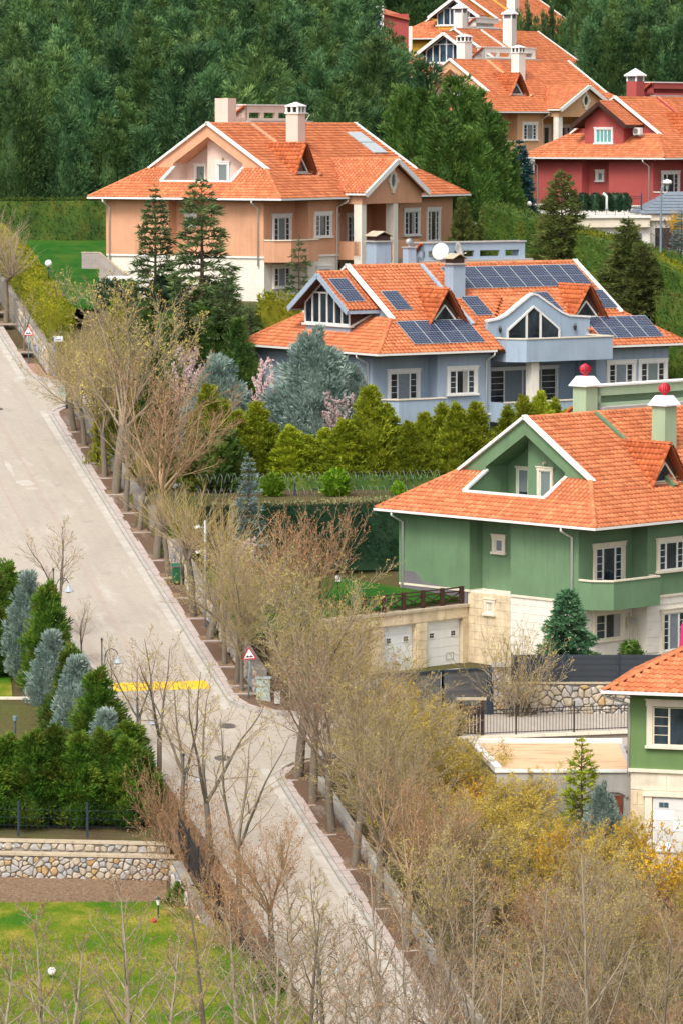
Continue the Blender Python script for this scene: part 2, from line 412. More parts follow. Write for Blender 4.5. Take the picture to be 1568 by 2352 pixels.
def paver_mat(name, c1, c2, mort, bw, rh, var, line=False, msize=0.01):
    m, nt, b = base_mat(name, 0.85, 0.25); P = objco(nt)
    br = nt.nodes.new('ShaderNodeTexBrick'); nt.links.new(P, br.inputs['Vector']); br.inputs['Scale'].default_value = 1.0
    br.inputs['Brick Width'].default_value = bw; br.inputs['Row Height'].default_value = rh; br.inputs['Mortar Size'].default_value = msize
    br.inputs['Color1'].default_value = (*c1, 1); br.inputs['Color2'].default_value = (*c2, 1); br.inputs['Mortar'].default_value = (*mort, 1)
    col = br.outputs[0]
    f = ramp(nt, noise(nt, mapping(nt, P, (1.0, 0.35, 1)), 0.35, 6, 0.7), [(0.35, 0.0), (0.7, var)])
    col = mix_rgb(nt, f, col, tuple(x * 0.72 for x in c1))
    f2 = ramp(nt, noise(nt, mapping(nt, P, (1.0, 0.25, 1)), 0.8, 5, 0.7), [(0.55, 0.0), (0.78, 0.45)])
    col = mix_rgb(nt, f2, col, (0.58, 0.54, 0.49))
    if line:
        tf = ramp(nt, noise(nt, mapping(nt, P, (1.9, 0.025, 1)), 1.0, 4, 0.6), [(0.48, 0.0), (0.68, 0.38)])
        col = mix_rgb(nt, tf, col, (0.285, 0.245, 0.205))                # wheel-worn lanes
        of = ramp(nt, noise(nt, mapping(nt, P, (1.2, 0.8, 1)), 0.9, 2, 0.4), [(0.66, 0.0), (0.72, 0.3)])
        col = mix_rgb(nt, of, col, (0.25, 0.215, 0.18))                  # relaid patches and oil
        sx = nt.nodes.new('ShaderNodeSeparateXYZ'); nt.links.new(P, sx.inputs[0])
        for c, hw in ((-3.35, 0.13), (-5.4, 0.1)):
            a = nt.nodes.new('ShaderNodeMath'); a.operation = 'COMPARE'; nt.links.new(sx.outputs[0], a.inputs[0]); a.inputs[1].default_value = c; a.inputs[2].default_value = hw
            k = nt.nodes.new('ShaderNodeMath'); k.operation = 'MULTIPLY'; nt.links.new(a.outputs[0], k.inputs[0]); k.inputs[1].default_value = 0.3
            col = mix_rgb(nt, k.outputs[0], col, (0.36, 0.24, 0.20))
    nt.links.new(col, b.inputs['Base Color']); bump(nt, b, br.outputs[1], -0.35, 0.01); return m
M['road'] = paver_mat('street_pavers', (0.43, 0.375, 0.315), (0.395, 0.34, 0.285), (0.30, 0.265, 0.205), 0.30, 0.21, 0.5, True, 0.014)
M['brick_pave'] = paver_mat('pavement_bricks', (0.17, 0.095, 0.06), (0.135, 0.085, 0.055), (0.07, 0.06, 0.035), 0.22, 0.24, 0.9, False, 0.02)
M['brick_pink'] = paver_mat('pink_pavement_bricks', (0.40, 0.22, 0.16), (0.34, 0.20, 0.15), (0.2, 0.15, 0.11), 0.24, 0.24, 0.3, False, 0.02)

def hump_mat():
    m, nt, b = base_mat('worn_yellow_paint', 0.7, 0.3); P = objco(nt)
    f = ramp(nt, noise(nt, P, 5, 5, 0.75), [(0.52, 0.0), (0.75, 0.75)])
    nt.links.new(mix_rgb(nt, f, (0.72, 0.44, 0.015), (0.52, 0.42, 0.25)), b.inputs['Base Color']); return m
M['hump'] = hump_mat()
def deck_mat():
    m, nt, b = base_mat('stained_roof_membrane', 0.8, 0.2); P = pos(nt)
    f = ramp(nt, noise(nt, mapping(nt, P, (0.35, 2.2, 1)), 1.0, 5, 0.7), [(0.52, 0.0), (0.72, 0.8)])
    nt.links.new(mix_rgb(nt, f, (0.64, 0.43, 0.26), (0.27, 0.15, 0.075)), b.inputs['Base Color']); return m
M['deck'] = deck_mat()

# foliage and bark
M['f_forest'] = leafy('forest_needles', [(0.022, 0.062, 0.027), (0.064, 0.150, 0.056), (0.160, 0.275, 0.098)])
M['f_cypress'] = leafy('cypress_needles', [(0.026, 0.068, 0.014), (0.075, 0.160, 0.028), (0.180, 0.260, 0.055)])
M['f_thuja'] = leafy('thuja_sprays', [(0.085, 0.130, 0.010), (0.255, 0.310, 0.018), (0.440, 0.450, 0.040)])
M['f_garden'] = leafy('garden_conifer_sprays', [(0.026, 0.085, 0.012), (0.085, 0.190, 0.022), (0.230, 0.270, 0.035)], patch=0.5, patchc=(0.16, 0.10, 0.02))
M['f_silver'] = leafy('silver_juniper_needles', [(0.125, 0.195, 0.170), (0.29, 0.385, 0.335), (0.52, 0.60, 0.53)])
M['f_cedar'] = leafy('cedar_needles', [(0.026, 0.056, 0.020), (0.072, 0.120, 0.042), (0.165, 0.200, 0.070)])
M['f_spruce'] = leafy('spruce_needles', [(0.029, 0.088, 0.045), (0.072, 0.168, 0.080), (0.160, 0.288, 0.136)])
M['f_bspruce'] = leafy('blue_spruce_needles', [(0.08, 0.13, 0.125), (0.19, 0.265, 0.25), (0.34, 0.42, 0.39)])
M['f_dspruce'] = leafy('dark_blue_spruce_needles', [(0.014, 0.058, 0.065), (0.032, 0.099, 0.108), (0.081, 0.162, 0.171)])
M['f_olive'] = leafy('olive_cedar_needles', [(0.047, 0.068, 0.016), (0.108, 0.135, 0.034), (0.203, 0.216, 0.061)])
M['f_hedge'] = leafy('hedge_leaves', [(0.031, 0.076, 0.017), (0.076, 0.145, 0.025), (0.170, 0.221, 0.034)], patch=0.4, patchc=(0.20, 0.15, 0.02))
M['f_hedge_y'] = leafy('yellow_hedge_leaves', [(0.08, 0.115, 0.006), (0.22, 0.235, 0.014), (0.42, 0.34, 0.025)])
M['f_laurel'] = leafy('laurel_leaves', [(0.013, 0.035, 0.019), (0.026, 0.067, 0.032), (0.056, 0.112, 0.056)], 0.35)
M['f_drytop'] = leafy('dry_clipped_top', [(0.12, 0.12, 0.05), (0.23, 0.22, 0.10), (0.33, 0.30, 0.15)])
M['f_lime'] = leafy('fresh_lime_leaves', [(0.07, 0.16, 0.01), (0.16, 0.30, 0.015), (0.28, 0.42, 0.03)])
M['f_bud'] = leafy('tan_buds', [(0.26, 0.20, 0.06), (0.42, 0.335, 0.085), (0.55, 0.45, 0.13)], transl=0.3)
M['f_yellow'] = leafy('yellow_willow_buds', [(0.36, 0.26, 0.045), (0.56, 0.42, 0.065), (0.70, 0.56, 0.11)], transl=0.3)
M['f_forsythia'] = leafy('bright_yellow_blossom', [(0.50, 0.27, 0.01), (0.70, 0.42, 0.01), (0.80, 0.55, 0.03)], transl=0.3)
M['f_red'] = leafy('red_brown_buds', [(0.22, 0.10, 0.05), (0.36, 0.18, 0.08), (0.46, 0.27, 0.13)], transl=0.2)
M['f_purple'] = leafy('purple_buds', [(0.06, 0.02, 0.022), (0.11, 0.045, 0.045), (0.17, 0.085, 0.075)], transl=0.2)
M['f_blossom'] = leafy('pink_white_blossom', [(0.50, 0.32, 0.31), (0.70, 0.54, 0.52), (0.82, 0.72, 0.70)], transl=0.3)
M['b_grey'] = bark('grey_bark', (0.18, 0.135, 0.095), (0.42, 0.325, 0.235))
M['b_tan'] = bark('tan_bark', (0.215, 0.165, 0.105), (0.50, 0.395, 0.26))
M['b_pale'] = bark('pale_bark', (0.15, 0.125, 0.09), (0.40, 0.335, 0.245))
M['b_willow'] = bark('yellow_willow_bark', (0.34, 0.23, 0.06), (0.60, 0.46, 0.14))
M['b_red'] = bark('reddish_bark', (0.22, 0.14, 0.08), (0.46, 0.31, 0.18))
M['b_purple'] = bark('purple_brown_bark', (0.08, 0.05, 0.05), (0.17, 0.115, 0.11))
M['b_dark'] = bark('dark_conifer_bark', (0.05, 0.035, 0.025), (0.11, 0.08, 0.06))
M['b_trunk'] = bark('trunk_bark', (0.07, 0.055, 0.042), (0.20, 0.165, 0.125))
M['b_limb'] = bark('limb_bark', (0.16, 0.125, 0.085), (0.36, 0.29, 0.20))
M['f_grass'] = leafy('grass_blades', [(0.05, 0.13, 0.008), (0.13, 0.20, 0.012), (0.30, 0.26, 0.05)], pscale=0.28, transl=0.3)
M['f_forest_light'] = leafy('light_forest_needles', [(0.030, 0.072, 0.024), (0.090, 0.175, 0.050), (0.210, 0.310, 0.100)])
M['drape'] = plain('pale_drape', (0.34, 0.33, 0.30), 0.8, 0.25, 9)
# ================================================================ GROUND, STREET, PAVEMENTS
xs = np.concatenate([[-900, -500, -250, -120, -70], np.arange(-46, 46.5, 1.0), [70, 120, 250, 500, 900]])
ys = np.concatenate([[30, 80, 110, 122], np.arange(130, 500, 1.0), [510, 540, 600, 700, 900, 1300, 2200]])
GV = np.array([(x, y, ground(x, y)) for y in ys for x in xs]); nx = len(xs)
GF = np.array([(j * nx + i, j * nx + i + 1, (j + 1) * nx + i + 1, (j + 1) * nx + i) for j in range(len(ys) - 1) for i in range(nx - 1)])
new('hillside_ground', npmesh('hillside_ground', GV, GF), None, M['ground'], kind='structure')
# sky is the world itself

ROT = math.atan2(SR.y, SR.x)
def street_obj(o): o.location = (K0.x, K0.y, 0); o.rotation_euler = (0, 0, ROT); return o
def smesh(name, wt_z, faces, mat, parent=None, kind='structure'):
    me = bpy.data.meshes.new(name); me.from_pydata(wt_z, [], faces); me.update()
    o = new(name, me, parent, mat, kind=kind if parent is None else None)
    return street_obj(o) if parent is None else o
def strip(name, w0, w1, t0, t1, dz, mat, step=2.0, parent=None):
    n = max(2, int((t1 - t0) / step) + 1); ts = np.linspace(t0, t1, n); v = []; f = []
    for t in ts: v += [(w0, t, zs(t) + dz), (w1, t, zs(t) + dz)]
    for i in range(n - 1): f.append((2 * i, 2 * i + 1, 2 * i + 3, 2 * i + 2))
    return smesh(name, v, f, mat, parent)
ts = np.linspace(-78, 150, 115); v = []; f = []
for t in ts: v += [(wl(t), t, zs(t)), (wl(t) * .5, t, zs(t)), (0.0, t, zs(t))]
for i in range(len(ts) - 1): f += [(3 * i, 3 * i + 1, 3 * i + 4, 3 * i + 3), (3 * i + 1, 3 * i + 2, 3 * i + 5, 3 * i + 4)]
smesh('street', v, f, M['road'])
strip('gutter', -0.46, -0.05, -78, SIDE1[0] - 1, 0.004, M['gutterc'])
strip('gutter', -0.46, -0.05, SIDE1[1] + 1, SIDE2[0] - 1, 0.004, M['gutterc'])
strip('gutter', -0.46, -0.05, SIDE2[1] + 1, 150, 0.004, M['gutterc'])
def side(name, t0, t1, zf, wmax):
    ws = np.linspace(-0.02, wmax, 24); v = []; f = []
    for w in ws:
        for t in (t0, (t0 + t1) / 2, t1):
            m = sm(w / (9.0 if t0 < 0 else 8.0)); v.append((w, t, zs(t) * (1 - m) + zf * m - 0.004))
    for i in range(len(ws) - 1):
        for k in range(2): f.append((3 * i + k, 3 * i + 3 + k, 3 * i + 4 + k, 3 * i + 1 + k))
    n = len(v)
    for i in range(len(ws)):
        for k in (0, 2): w, t, z = v[3 * i + k]; v.append((w, t, z - 2.2))
    for i in range(len(ws) - 1):
        f.append((3 * i, n + 2 * i, n + 2 * i + 2, 3 * i + 3)); f.append((3 * i + 2, 3 * i + 5, n + 2 * i + 3, n + 2 * i + 1))
    smesh(name, v, f, M['road'])
side('side_street', SIDE1[0] - 2.6, SIDE1[1] + 2.6, 10.95, 34)
side('side_street', SIDE2[0] - 2.6, SIDE2[1] + 2.6, zs(64.5), 18)

def sidez(w, t, zf=10.95, wl=9.0): m = sm(w / wl); return zs(t) * (1 - m) + zf * m
def arc(c, r, a0, a1, n=6): return [(c[0] + r * math.cos(rad(a0 + (a1 - a0) * i / n)), c[1] + r * math.sin(rad(a0 + (a1 - a0) * i / n))) for i in range(n + 1)]
CUR1 = [(0, t) for t in (-78, -14.6)] + arc((2.6, -14.6), 2.6, 180, 90)[1:] + [(7.5, -12.0)]
CUR2 = [(7.5, -4.6)] + arc((2.6, -2.0), 2.6, 270, 180) + [(0, 58.4)] + arc((2.6, 58.4), 2.6, 180, 90)[1:] + [(7.5, 61.0)]
CUR3 = [(7.5, 68.0)] + arc((2.6, 70.6), 2.6, 270, 180) + [(0, 150)]
PW = 1.5
def pave(name, poly, mat=None):
    mb = MB(); z = [(sidez(w, t) if -20 < t < 0 else (sidez(w, t, zs(64.5), 8) if 55 < t < 73 else zs(t))) + 0.12 for w, t in poly]
    n = len(poly); mb.prism(poly, [q - 1.8 for q in z], z)
    return street_obj(mb.build(name, mat or M['brick_pave'], kind='structure'))
def inset(curve, d=0.18):
    out = []
    for i, p in enumerate(curve):
        a = Vector(curve[max(i - 1, 0)]); b = Vector(curve[min(i + 1, len(curve) - 1)]); dd = (b - a).normalized(); out.append((p[0] + dd.y * d, p[1] - dd.x * d))
    return out
pvs = [pave('pavement', inset(CUR1) + [(7.5, -13.6), (PW, -15.2), (PW, -78)][::1]),
       pave('pavement', inset(CUR2) + [(7.5, 59.4), (PW, 58), (PW, -1.8), (7.5, -3.2)]),
       pave('pavement', inset(CUR3) + [(PW, 150), (PW, 71), (7.5, 69.4)])]
# corner with pink bricks
for c, zf in (([(0.35, -1.0), (0.35, -2.4), (0.9, -3.6), (2.0, -4.3), (4.5, -4.35), (4.5, -3.3), (1.45, -3.2), (1.45, -1.0)], 0),
              ([(0.35, 73.5), (0.35, 70.6), (1.0, 69.0), (2.4, 68.3), (4.5, 68.3), (4.5, 69.3), (1.45, 70), (1.45, 73.5)], 1)):
    zz = [(sidez(w, t) if zf == 0 else sidez(w, t, zs(64.5), 8)) + 0.124 for w, t in c]
    o = street_obj(MB().prism(c, [z - 0.05 for z in zz], zz).build('pink_pavement', M['brick_pink'], kind='structure'))
v = []; f = []
for t in ts: v += [(wl(t) - 1.8, t, zs(t) + .1), (wl(t), t, zs(t) + .1)]
for i in range(len(ts) - 1): f.append((2 * i, 2 * i + 1, 2 * i + 3, 2 * i + 2))
smesh('left_pavement', v, f, M['brick_pave'])
lk = street_obj(empty('left_kerb', (0, 0, 0))); lk['kind'] = 'structure'; LKERB = lk

def resample(curve, step):
    P = [Vector(p) for p in curve]; out = []; carry = 0.0
    for a, b in zip(P[:-1], P[1:]):
        L = (b - a).length; d = (b - a) / max(L, 1e-6); s = carry
        while s < L: out.append((a + d * s)); s += step
        carry = s - L
    return out
def czf(w, t): return sidez(w, t) if -20 < t < 0 else (sidez(w, t, zs(64.5), 8) if 55 < t < 73 else zs(t))
KM = MB().box(-0.44, -0.10, -0.20, 0.44, 0.10, 0.14).mesh('kerb_stone'); KM.materials.append(M['kerb'])
SM_ = MB().box(-0.44, -0.19, -0.05, 0.44, 0.19, 0.02).mesh('paving_slab'); SM_.materials.append(M['slabpink'])
for cur, pv in zip((CUR1, CUR2, CUR3), pvs):
    kerb = street_obj(empty('kerb', (0, 0, 0))); kerb['kind'] = 'structure'
    for off, me, nm, par, dz in ((0.08, KM, 'kerb_stone', kerb, 0.0), (0.40, SM_, 'paving_slab', pv, 0.115)):
        R = resample(inset(cur, off), 0.9)
        for a, b in zip(R[:-1], R[1:]):
            if a.y < -46 or a.y > 84: continue
            o = new(nm, me, par); za, zb = czf(*a), czf(*b); c = (a + b) / 2
            o.location = (c.x, c.y, (za + zb) / 2 + dz + random.uniform(-.008, .008))
            d = b - a; o.rotation_euler = Vector((d.x, d.y, zb - za)).to_track_quat('X', 'Z').to_euler()
R = resample([(wl(t), t) for t in np.linspace(-46, 24, 36)], 0.9)
for a, b in zip(R[:-1], R[1:]):
    o = new('kerb_stone', KM, LKERB); c = (a + b) / 2; o.location = (c.x, c.y, (zs(a.y) + zs(b.y)) / 2); d = b - a; o.rotation_euler = Vector((d.x, d.y, zs(b.y) - zs(a.y))).to_track_quat('X', 'Z').to_euler()
# manholes and the yellow hump
for w, t in ((-0.75, -6.3), (-1.9, -11.2), (-4.6, 59.2), (-3.1, 60.6)):
    mb = MB(); mb.lathe([(0.40, 0), (0.42, 0.008), (0.42, 0.012)], 16); mb.lathe([(0.34, 0.012), (0.34, 0.02)], 14)
    o = mb.build('manhole_cover', M['manhole'], kind=None)
    p = S(t, w); o.location = (p.x, p.y, zs(t)); o.rotation_euler = (math.atan(.165), 0, ROT)
    tag(o, {-0.75: 'round iron manhole cover at the mouth of the lower side street', -1.9: 'round iron manhole cover in the street just below the lower side street',
            -4.6: 'manhole cover left of the dark seam at the upper street corner', -3.1: 'manhole cover at the centre of the road beside the upper junction'}[w], 'manhole', 'manhole covers in the street')
mb = MB(); prof = [(-0.2, 0.004), (0.1, 0.05), (0.5, 0.075), (0.9, 0.05), (1.2, 0.004)]; v = []; f = []
for i, (t, h) in enumerate(prof):
    for w in np.linspace(-5.4, -0.5, 8): v.append((w, t, zs(t) + h))
for i in range(4):
    for k in range(7): f.append((i * 8 + k, i * 8 + k + 1, i * 8 + k + 9, i * 8 + k + 8))
o = smesh('speed_bump', v, f, M['hump'], kind=None); o.data.polygons.foreach_set('use_smooth', [True] * len(f))
tag(o, 'worn yellow painted speed bump across the paved street', 'speed bump')

# ---------------------------------------------------------------- stones
def voronoi(L, H, size, seed, squash=0.8):
    r = np.random.default_rng(seed); nx_, ny_ = max(1, round(L / size)), max(1, round(H / (size * squash)))
    P = []
    for j in range(-1, ny_ + 1):
        for i in range(-1, nx_ + 1):
            P.append(((i + 0.5 + (0.5 if j % 2 else 0) + r.uniform(-.46, .46)) * L / nx_, (j + 0.5 + r.uniform(-.44, .44)) * H / ny_))
    P = np.array(P); out = []; wgt = r.uniform(-.16, .22, len(P)) * size * size
    for k, p in enumerate(P):
        if not (-.1 < p[0] < L + .1 and -.05 < p[1] < H + .05): continue
        poly = [(0, 0), (L, 0), (L, H), (0, H)]
        d = np.hypot(*(P - p).T); order = np.argsort(d)[1:16]
        for q in order:
            nn = P[q] - p; m = p + nn * np.clip(.5 + (wgt[k] - wgt[q]) / (2 * max(nn @ nn, 1e-6)), .12, .88); res = []
            for a, b in zip(poly, poly[1:] + poly[:1]):
                da, db = (a[0] - m[0]) * nn[0] + (a[1] - m[1]) * nn[1], (b[0] - m[0]) * nn[0] + (b[1] - m[1]) * nn[1]
                if da <= 0: res.append(a)
                if da * db < 0: s = da / (da - db); res.append((a[0] + (b[0] - a[0]) * s, a[1] + (b[1] - a[1]) * s))
            poly = res
            if len(poly) < 3: break
        if len(poly) >= 3:
            c = np.mean(poly, axis=0); rr = np.mean([np.hypot(*(np.array(v) - c)) for v in poly])
            if rr > size * 0.12: out.append((c, poly, rr))
    return out
def stones(parent, L, H, size, seed, depth=0.10, weights=(4, 4, 3, 2, 0.8, 3), zfun=None):
    """fieldstones laid in a wall whose face is the plane y=0 of PARENT (x along, z up, y inwards)"""
    r = random.Random(seed)
    for c, poly, rr in voronoi(L, H, size, seed):
        gap = 0.018; n = len(poly); v = []; f = []; dp = depth * r.uniform(0.6, 1.2)
        # cut corners so that the stones look rounded
        pts = []
        for i in range(n):
            a, b = np.array(poly[i]), np.array(poly[(i + 1) % n]); k_ = r.uniform(.14, .28); pts += [a + (b - a) * k_, a + (b - a) * (1 - k_)]
        n = len(pts)
        for s, y in ((1 - gap / rr, 0.02), (0.93 - gap / rr, -dp * 0.65), (0.55, -dp)):
            for p in pts:
                q = c + (p - c) * s + (np.array((r.uniform(-1, 1), r.uniform(-1, 1))) * 0.012)
                v.append((q[0], y + r.uniform(-.008, .008), q[1] + (zfun(q[0]) if zfun else 0)))
        for k in range(2):
            for i in range(n): f.append((k * n + i, k * n + (i + 1) % n, (k + 1) * n + (i + 1) % n, (k + 1) * n + i))
        f.append(tuple(range(2 * n, 3 * n)))
        me = bpy.data.meshes.new('stone'); me.from_pydata(v, [], f); me.update()
        new('stone', me, parent, r.choices(ST, weights)[0])

# stone garden wall across the lower left: two tiers with copings
A = Vector((-17.2, 181.9)); B = Vector((-7.35, 180.7)); L = (B - A).length; rz = math.atan2(B.y - A.y, B.x - A.x)
W1 = empty('stone_wall', (A.x, A.y, 6.72), rz, 'two tier fieldstone garden wall with sandstone copings above the dug flower bed', 'wall')
mb = MB(); mb.box(-1, 0.03, -0.6, L, 0.5, 1.22); mb.box(-1, 0.55, 1.1, L - .3, 0.95, 1.72); mb.build('wall_core', M['mortar'], W1)
stones(W1, L, 1.2, 0.33, 3, 0.09, (5, 5, 3, 1.6, 0.8, 3))
T2 = empty('upper_tier', (0, 0.55, 1.36), 0); T2.parent = W1
stones(T2, L - .3, 0.36, 0.36, 5)
for x in np.arange(-1, L - .2, 1.25):
    MB().box(x, -0.08, 1.225, min(x + 1.235, L), 0.56, 1.33).build('coping_stone', M['coping'], W1)
    MB().box(x, 0.45, 1.725, min(x + 1.235, L - .3), 1.02, 1.81).build('coping_stone', M['coping'], W1)

def sheet_z(name, pts, mat, th=0.3, kind='structure'):
    mb = MB(); mb.prism([(p[0], p[1]) for p in pts], [p[2] - th for p in pts], [p[2] for p in pts]); return mb.build(name, mat, kind=kind)
# lower left: soil bed and lawn
sheet_z('soil_bed', [(-30, 174.9, 6.94), (-5.6, 176.0, 6.94), (-6.6, 180.75, 6.96), (-30, 183.4, 6.96)], M['soil'])
sheet_z('lawn', [(-34, 120, 6.6), (5.0, 120, 6.6), (-0.6, 150, 6.93), (-4.2, 168, 6.95), (-5.6, 176.0, 6.95), (-30, 174.9, 6.95)], M['lawn'])
# strip of lawn behind the left conifers, and the block wall under it
sheet_z('lawn', [(-30, 203.6, 12.0), (-16.3, 203.6, 12.0), (-18.0, 222, 12.25), (-34, 222, 12.25)], M['lawn'])
BW = empty('block_wall', (-24.0, 203.2, 9.6), 0, 'grey pink concrete block garden wall with pale coping below a lawn', 'wall')
MB().box(-.2, 0.03, -1.0, 8.6, 0.3, 2.33).build('wall_core', M['mortar'], BW)
bm_ = MB().box(0.006, 0, 0.006, 0.444, 0.2, 0.204).mesh('block'); bm_.materials.append(M['block'])
for r_ in range(4, 11):
    for c_ in range(15):
        o = new('block', bm_, BW); o.location = (2.2 + c_ * 0.45 - (0.225 if r_ % 2 else 0), random.uniform(-.004, .004), r_ * 0.21)
for c_ in range(8): MB().box(c_ * 1.1 - .2, -0.06, 2.335, c_ * 1.1 + .88, 0.36, 2.43).build('coping_stone', M['cream'], BW)

# stone wall, pillar and shade fence along the side street
SW = empty('stone_wall', (7.9, 205.2, 10.7), 0.0, 'fieldstone retaining wall under the dark shade fence of the green house', 'wall')
MB().box(-.4, 0.03, -0.8, 8.4, 0.6, 1.74).build('wall_core', M['mortar'], SW)
stones(SW, 8.2, 1.7, 0.40, 11, 0.12, (1.5, 4, 4, 2.5, 0.4, 4))
for x in np.arange(0.75, 8, 0.6): MB().box(x, -0.07, 1.745, x + 0.59, 0.3, 1.83).build('coping_brick', M['coping'], SW)
PL = empty('gate_pillar', (7.55, 205.0, 10.7), 0, 'short stone pillar with flat cap between the mesh gate and the shade fence', 'pillar')
MB().box(0.0, 0.0, -0.3, 0.55, 0.55, 2.62).build('pillar_core', M['mortar'], PL)
stones(PL, 0.55, 2.6, 0.27, 13, 0.07)
MB().box(-0.07, -0.12, 2.625, 0.62, 0.6, 2.75).build('pillar_cap', M['concrete'], PL)
# stone wall along the right pavement
p = S(-1.4, PW + .12)
RW = empty('street_wall', (p.x, p.y, 0), ROT + math.pi / 2, 'rough fieldstone retaining wall rising beside the brick pavement', 'wall')
zf = lambda x: zs(x - 1.4) + 0.0
mb = MB()
for x0 in np.arange(0, 59, 2.0):
    h = 1.25 if x0 < 34 else 0.9
    mb.prism([(x0, 0.02 - .55), (x0 + 2, 0.02 - .55), (x0 + 2, -0.02), (x0, -0.02)], [zf(x0) - 1, zf(x0 + 2) - 1, zf(x0 + 2) - 1, zf(x0) - 1], [zf(x0) + h, zf(x0 + 2) + h, zf(x0 + 2) + h, zf(x0) + h])
mb.build('wall_core', M['mortar'], RW)
FACE = empty('wall_face', (0, 0, 0), 0); FACE.parent = RW; FACE.scale = (1, -1, 1)
stones(FACE, 28, 1.2, 0.40, 17, 0.10, (4, 4, 2, 1, 0.6, 2), zf)
# lower continuation below the side street
p = S(-78, PW + .12); RW2 = empty('street_wall', (p.x, p.y, 0), ROT + math.pi / 2, 'low concrete garden wall running downhill beside the pavement below the side street', 'wall')
mb = MB()
for x0 in np.arange(0, 62, 2.0):
    mb.prism([(x0, -.3), (x0 + 1.98, -.3), (x0 + 1.98, 0), (x0, 0)], [zs(x0 - 78) - 1, zs(x0 - 76) - 1] + [zs(x0 - 76) - 1, zs(x0 - 78) - 1], [zs(x0 - 78) + .55, zs(x0 - 76) + .55, zs(x0 - 76) + .55, zs(x0 - 78) + .55])
mb.build('wall_core', M['concrete'], RW2)
# upper wall beside the pavement
p = S(70, PW + .12); RW3 = empty('street_wall', (p.x, p.y, 0), ROT + math.pi / 2, 'stone retaining wall under the yellow hedge at the upper pavement', 'wall')
mb = MB()
for x0 in np.arange(0, 40, 2.0):
    z0, z1 = zs(x0 + 70), zs(x0 + 72)
    mb.prism([(x0, -.5), (x0 + 2, -.5), (x0 + 2, -.03), (x0, -.03)], [z0 - 1, z1 - 1, z1 - 1, z0 - 1], [z0 + 1.6, z1 + 1.6, z1 + 1.6, z0 + 1.6])
mb.build('wall_core', M['mortar'], RW3)
FACE = empty('wall_face', (0, 0, 0), 0); FACE.parent = RW3; FACE.scale = (1, -1, 1)
stones(FACE, 14, 1.55, 0.5, 19, 0.10, (4, 3, 1, .5, 1.5, 1), lambda x: zs(x + 70))
# wall and railing base on the left of the street
p = S(-26, -6.55); LW = empty('street_wall', (p.x, p.y, 0), ROT - math.pi / 2, 'rough stone wall below the overgrown railing left of the street', 'wall')
mb = MB()
for x0 in np.arange(0, 50, 2.0):
    z0, z1 = zs(-26 - x0), zs(-28 - x0)
    mb.prism([(x0, .03), (x0 + 2, .03), (x0 + 2, -.4), (x0, -.4)], [z0 - 3.5, z1 - 3.5, z1 - 3.5, z0 - 3.5], [z0 + .3, z1 + .3, z1 + .3, z0 + .3])
mb.build('wall_core', M['mortar'], LW)
FACE = empty('wall_face', (0, -.4, 0), 0); FACE.parent = LW; FACE.scale = (1, 1, 1)
stones(FACE, 26, 1.9, 0.45, 23, 0.10, (3, 4, 2, 1, 0.6, 3), lambda x: zs(-26 - x) - 1.7)
# lawns of the green and peach gardens
def hpt(k, x, y, z): h = HOUSES[k]; q = Vector((h['c'].x, h['c'].y)) + h['v'] * x + h['u'] * y; return (q.x, q.y, z)
g0 = HOUSES['green']['c'].z
a1, a2 = S(2.5, 2.0), S(26.5, 2.0)
q = hpt('green', 0.7, 10.4, 0); q2 = hpt('green', 0.7, 26, 0)
gl_ = lambda X, Y: (X, Y, 14.88 + .05 * (Y - 214)); q3 = hpt('green', -9, 10.6, 0)
sheet_z('lawn', [gl_(a1.x, a1.y), gl_(q3[0], q3[1]), gl_(q[0], q[1]), gl_(q2[0], q2[1]), gl_(a2.x, a2.y)], M['lawn_deep'])
q = hpt('peach', 0.6, 9, 0); q2 = hpt('peach', 0.6, 28, 0)
sl_ = lambda X, Y: (X, Y, 28.2 + .08 * (Y - 280))
b1, b2, b3 = S(76, 4.0), S(90, 4.0), S(118, 4.0)
sheet_z('lawn', [sl_(b1.x, b1.y), sl_(-11, 280), sl_(-12.5, 288), sl_(-16.4, 291.3), sl_(-16.6, 296), sl_(-12, 321.5), sl_(b3.x, 321.5), sl_(b2.x, b2.y)], M['lawn_deep'], .25)

sheet_z('forecourt', [(1.4, 206.7, 11.72), (17.5, 206.7, 11.72), (19.5, 210.5, 11.72), (9.0, 214, 11.72), (6.1, 216.8, 11.72), (-0.6, 210.3, 11.72)], M['concrete'], 1.6)
# dried cement spill on the road
mb = MB(); n = 16; c0 = (-3.9, 41.6); r_ = random.Random(4)
for (w0, t0, a, b) in ((-3.9, 41.6, .55, .9), (-4.35, 45.2, .16, 2.2), (-4.8, 49.5, .2, 1.6), (-3.7, 40.2, .5, .35)):
    P = []
    for i in range(n):
        th = 6.283 * i / n; k = r_.uniform(.65, 1.15); w = w0 + a * math.cos(th) * k; t = t0 + b * math.sin(th) * k; P.append((w, t, zs(t) + .005))
    mb.add(P, [tuple(range(n))])
street_obj(mb.build('cement_spill', M['gutterc'], kind='structure'))
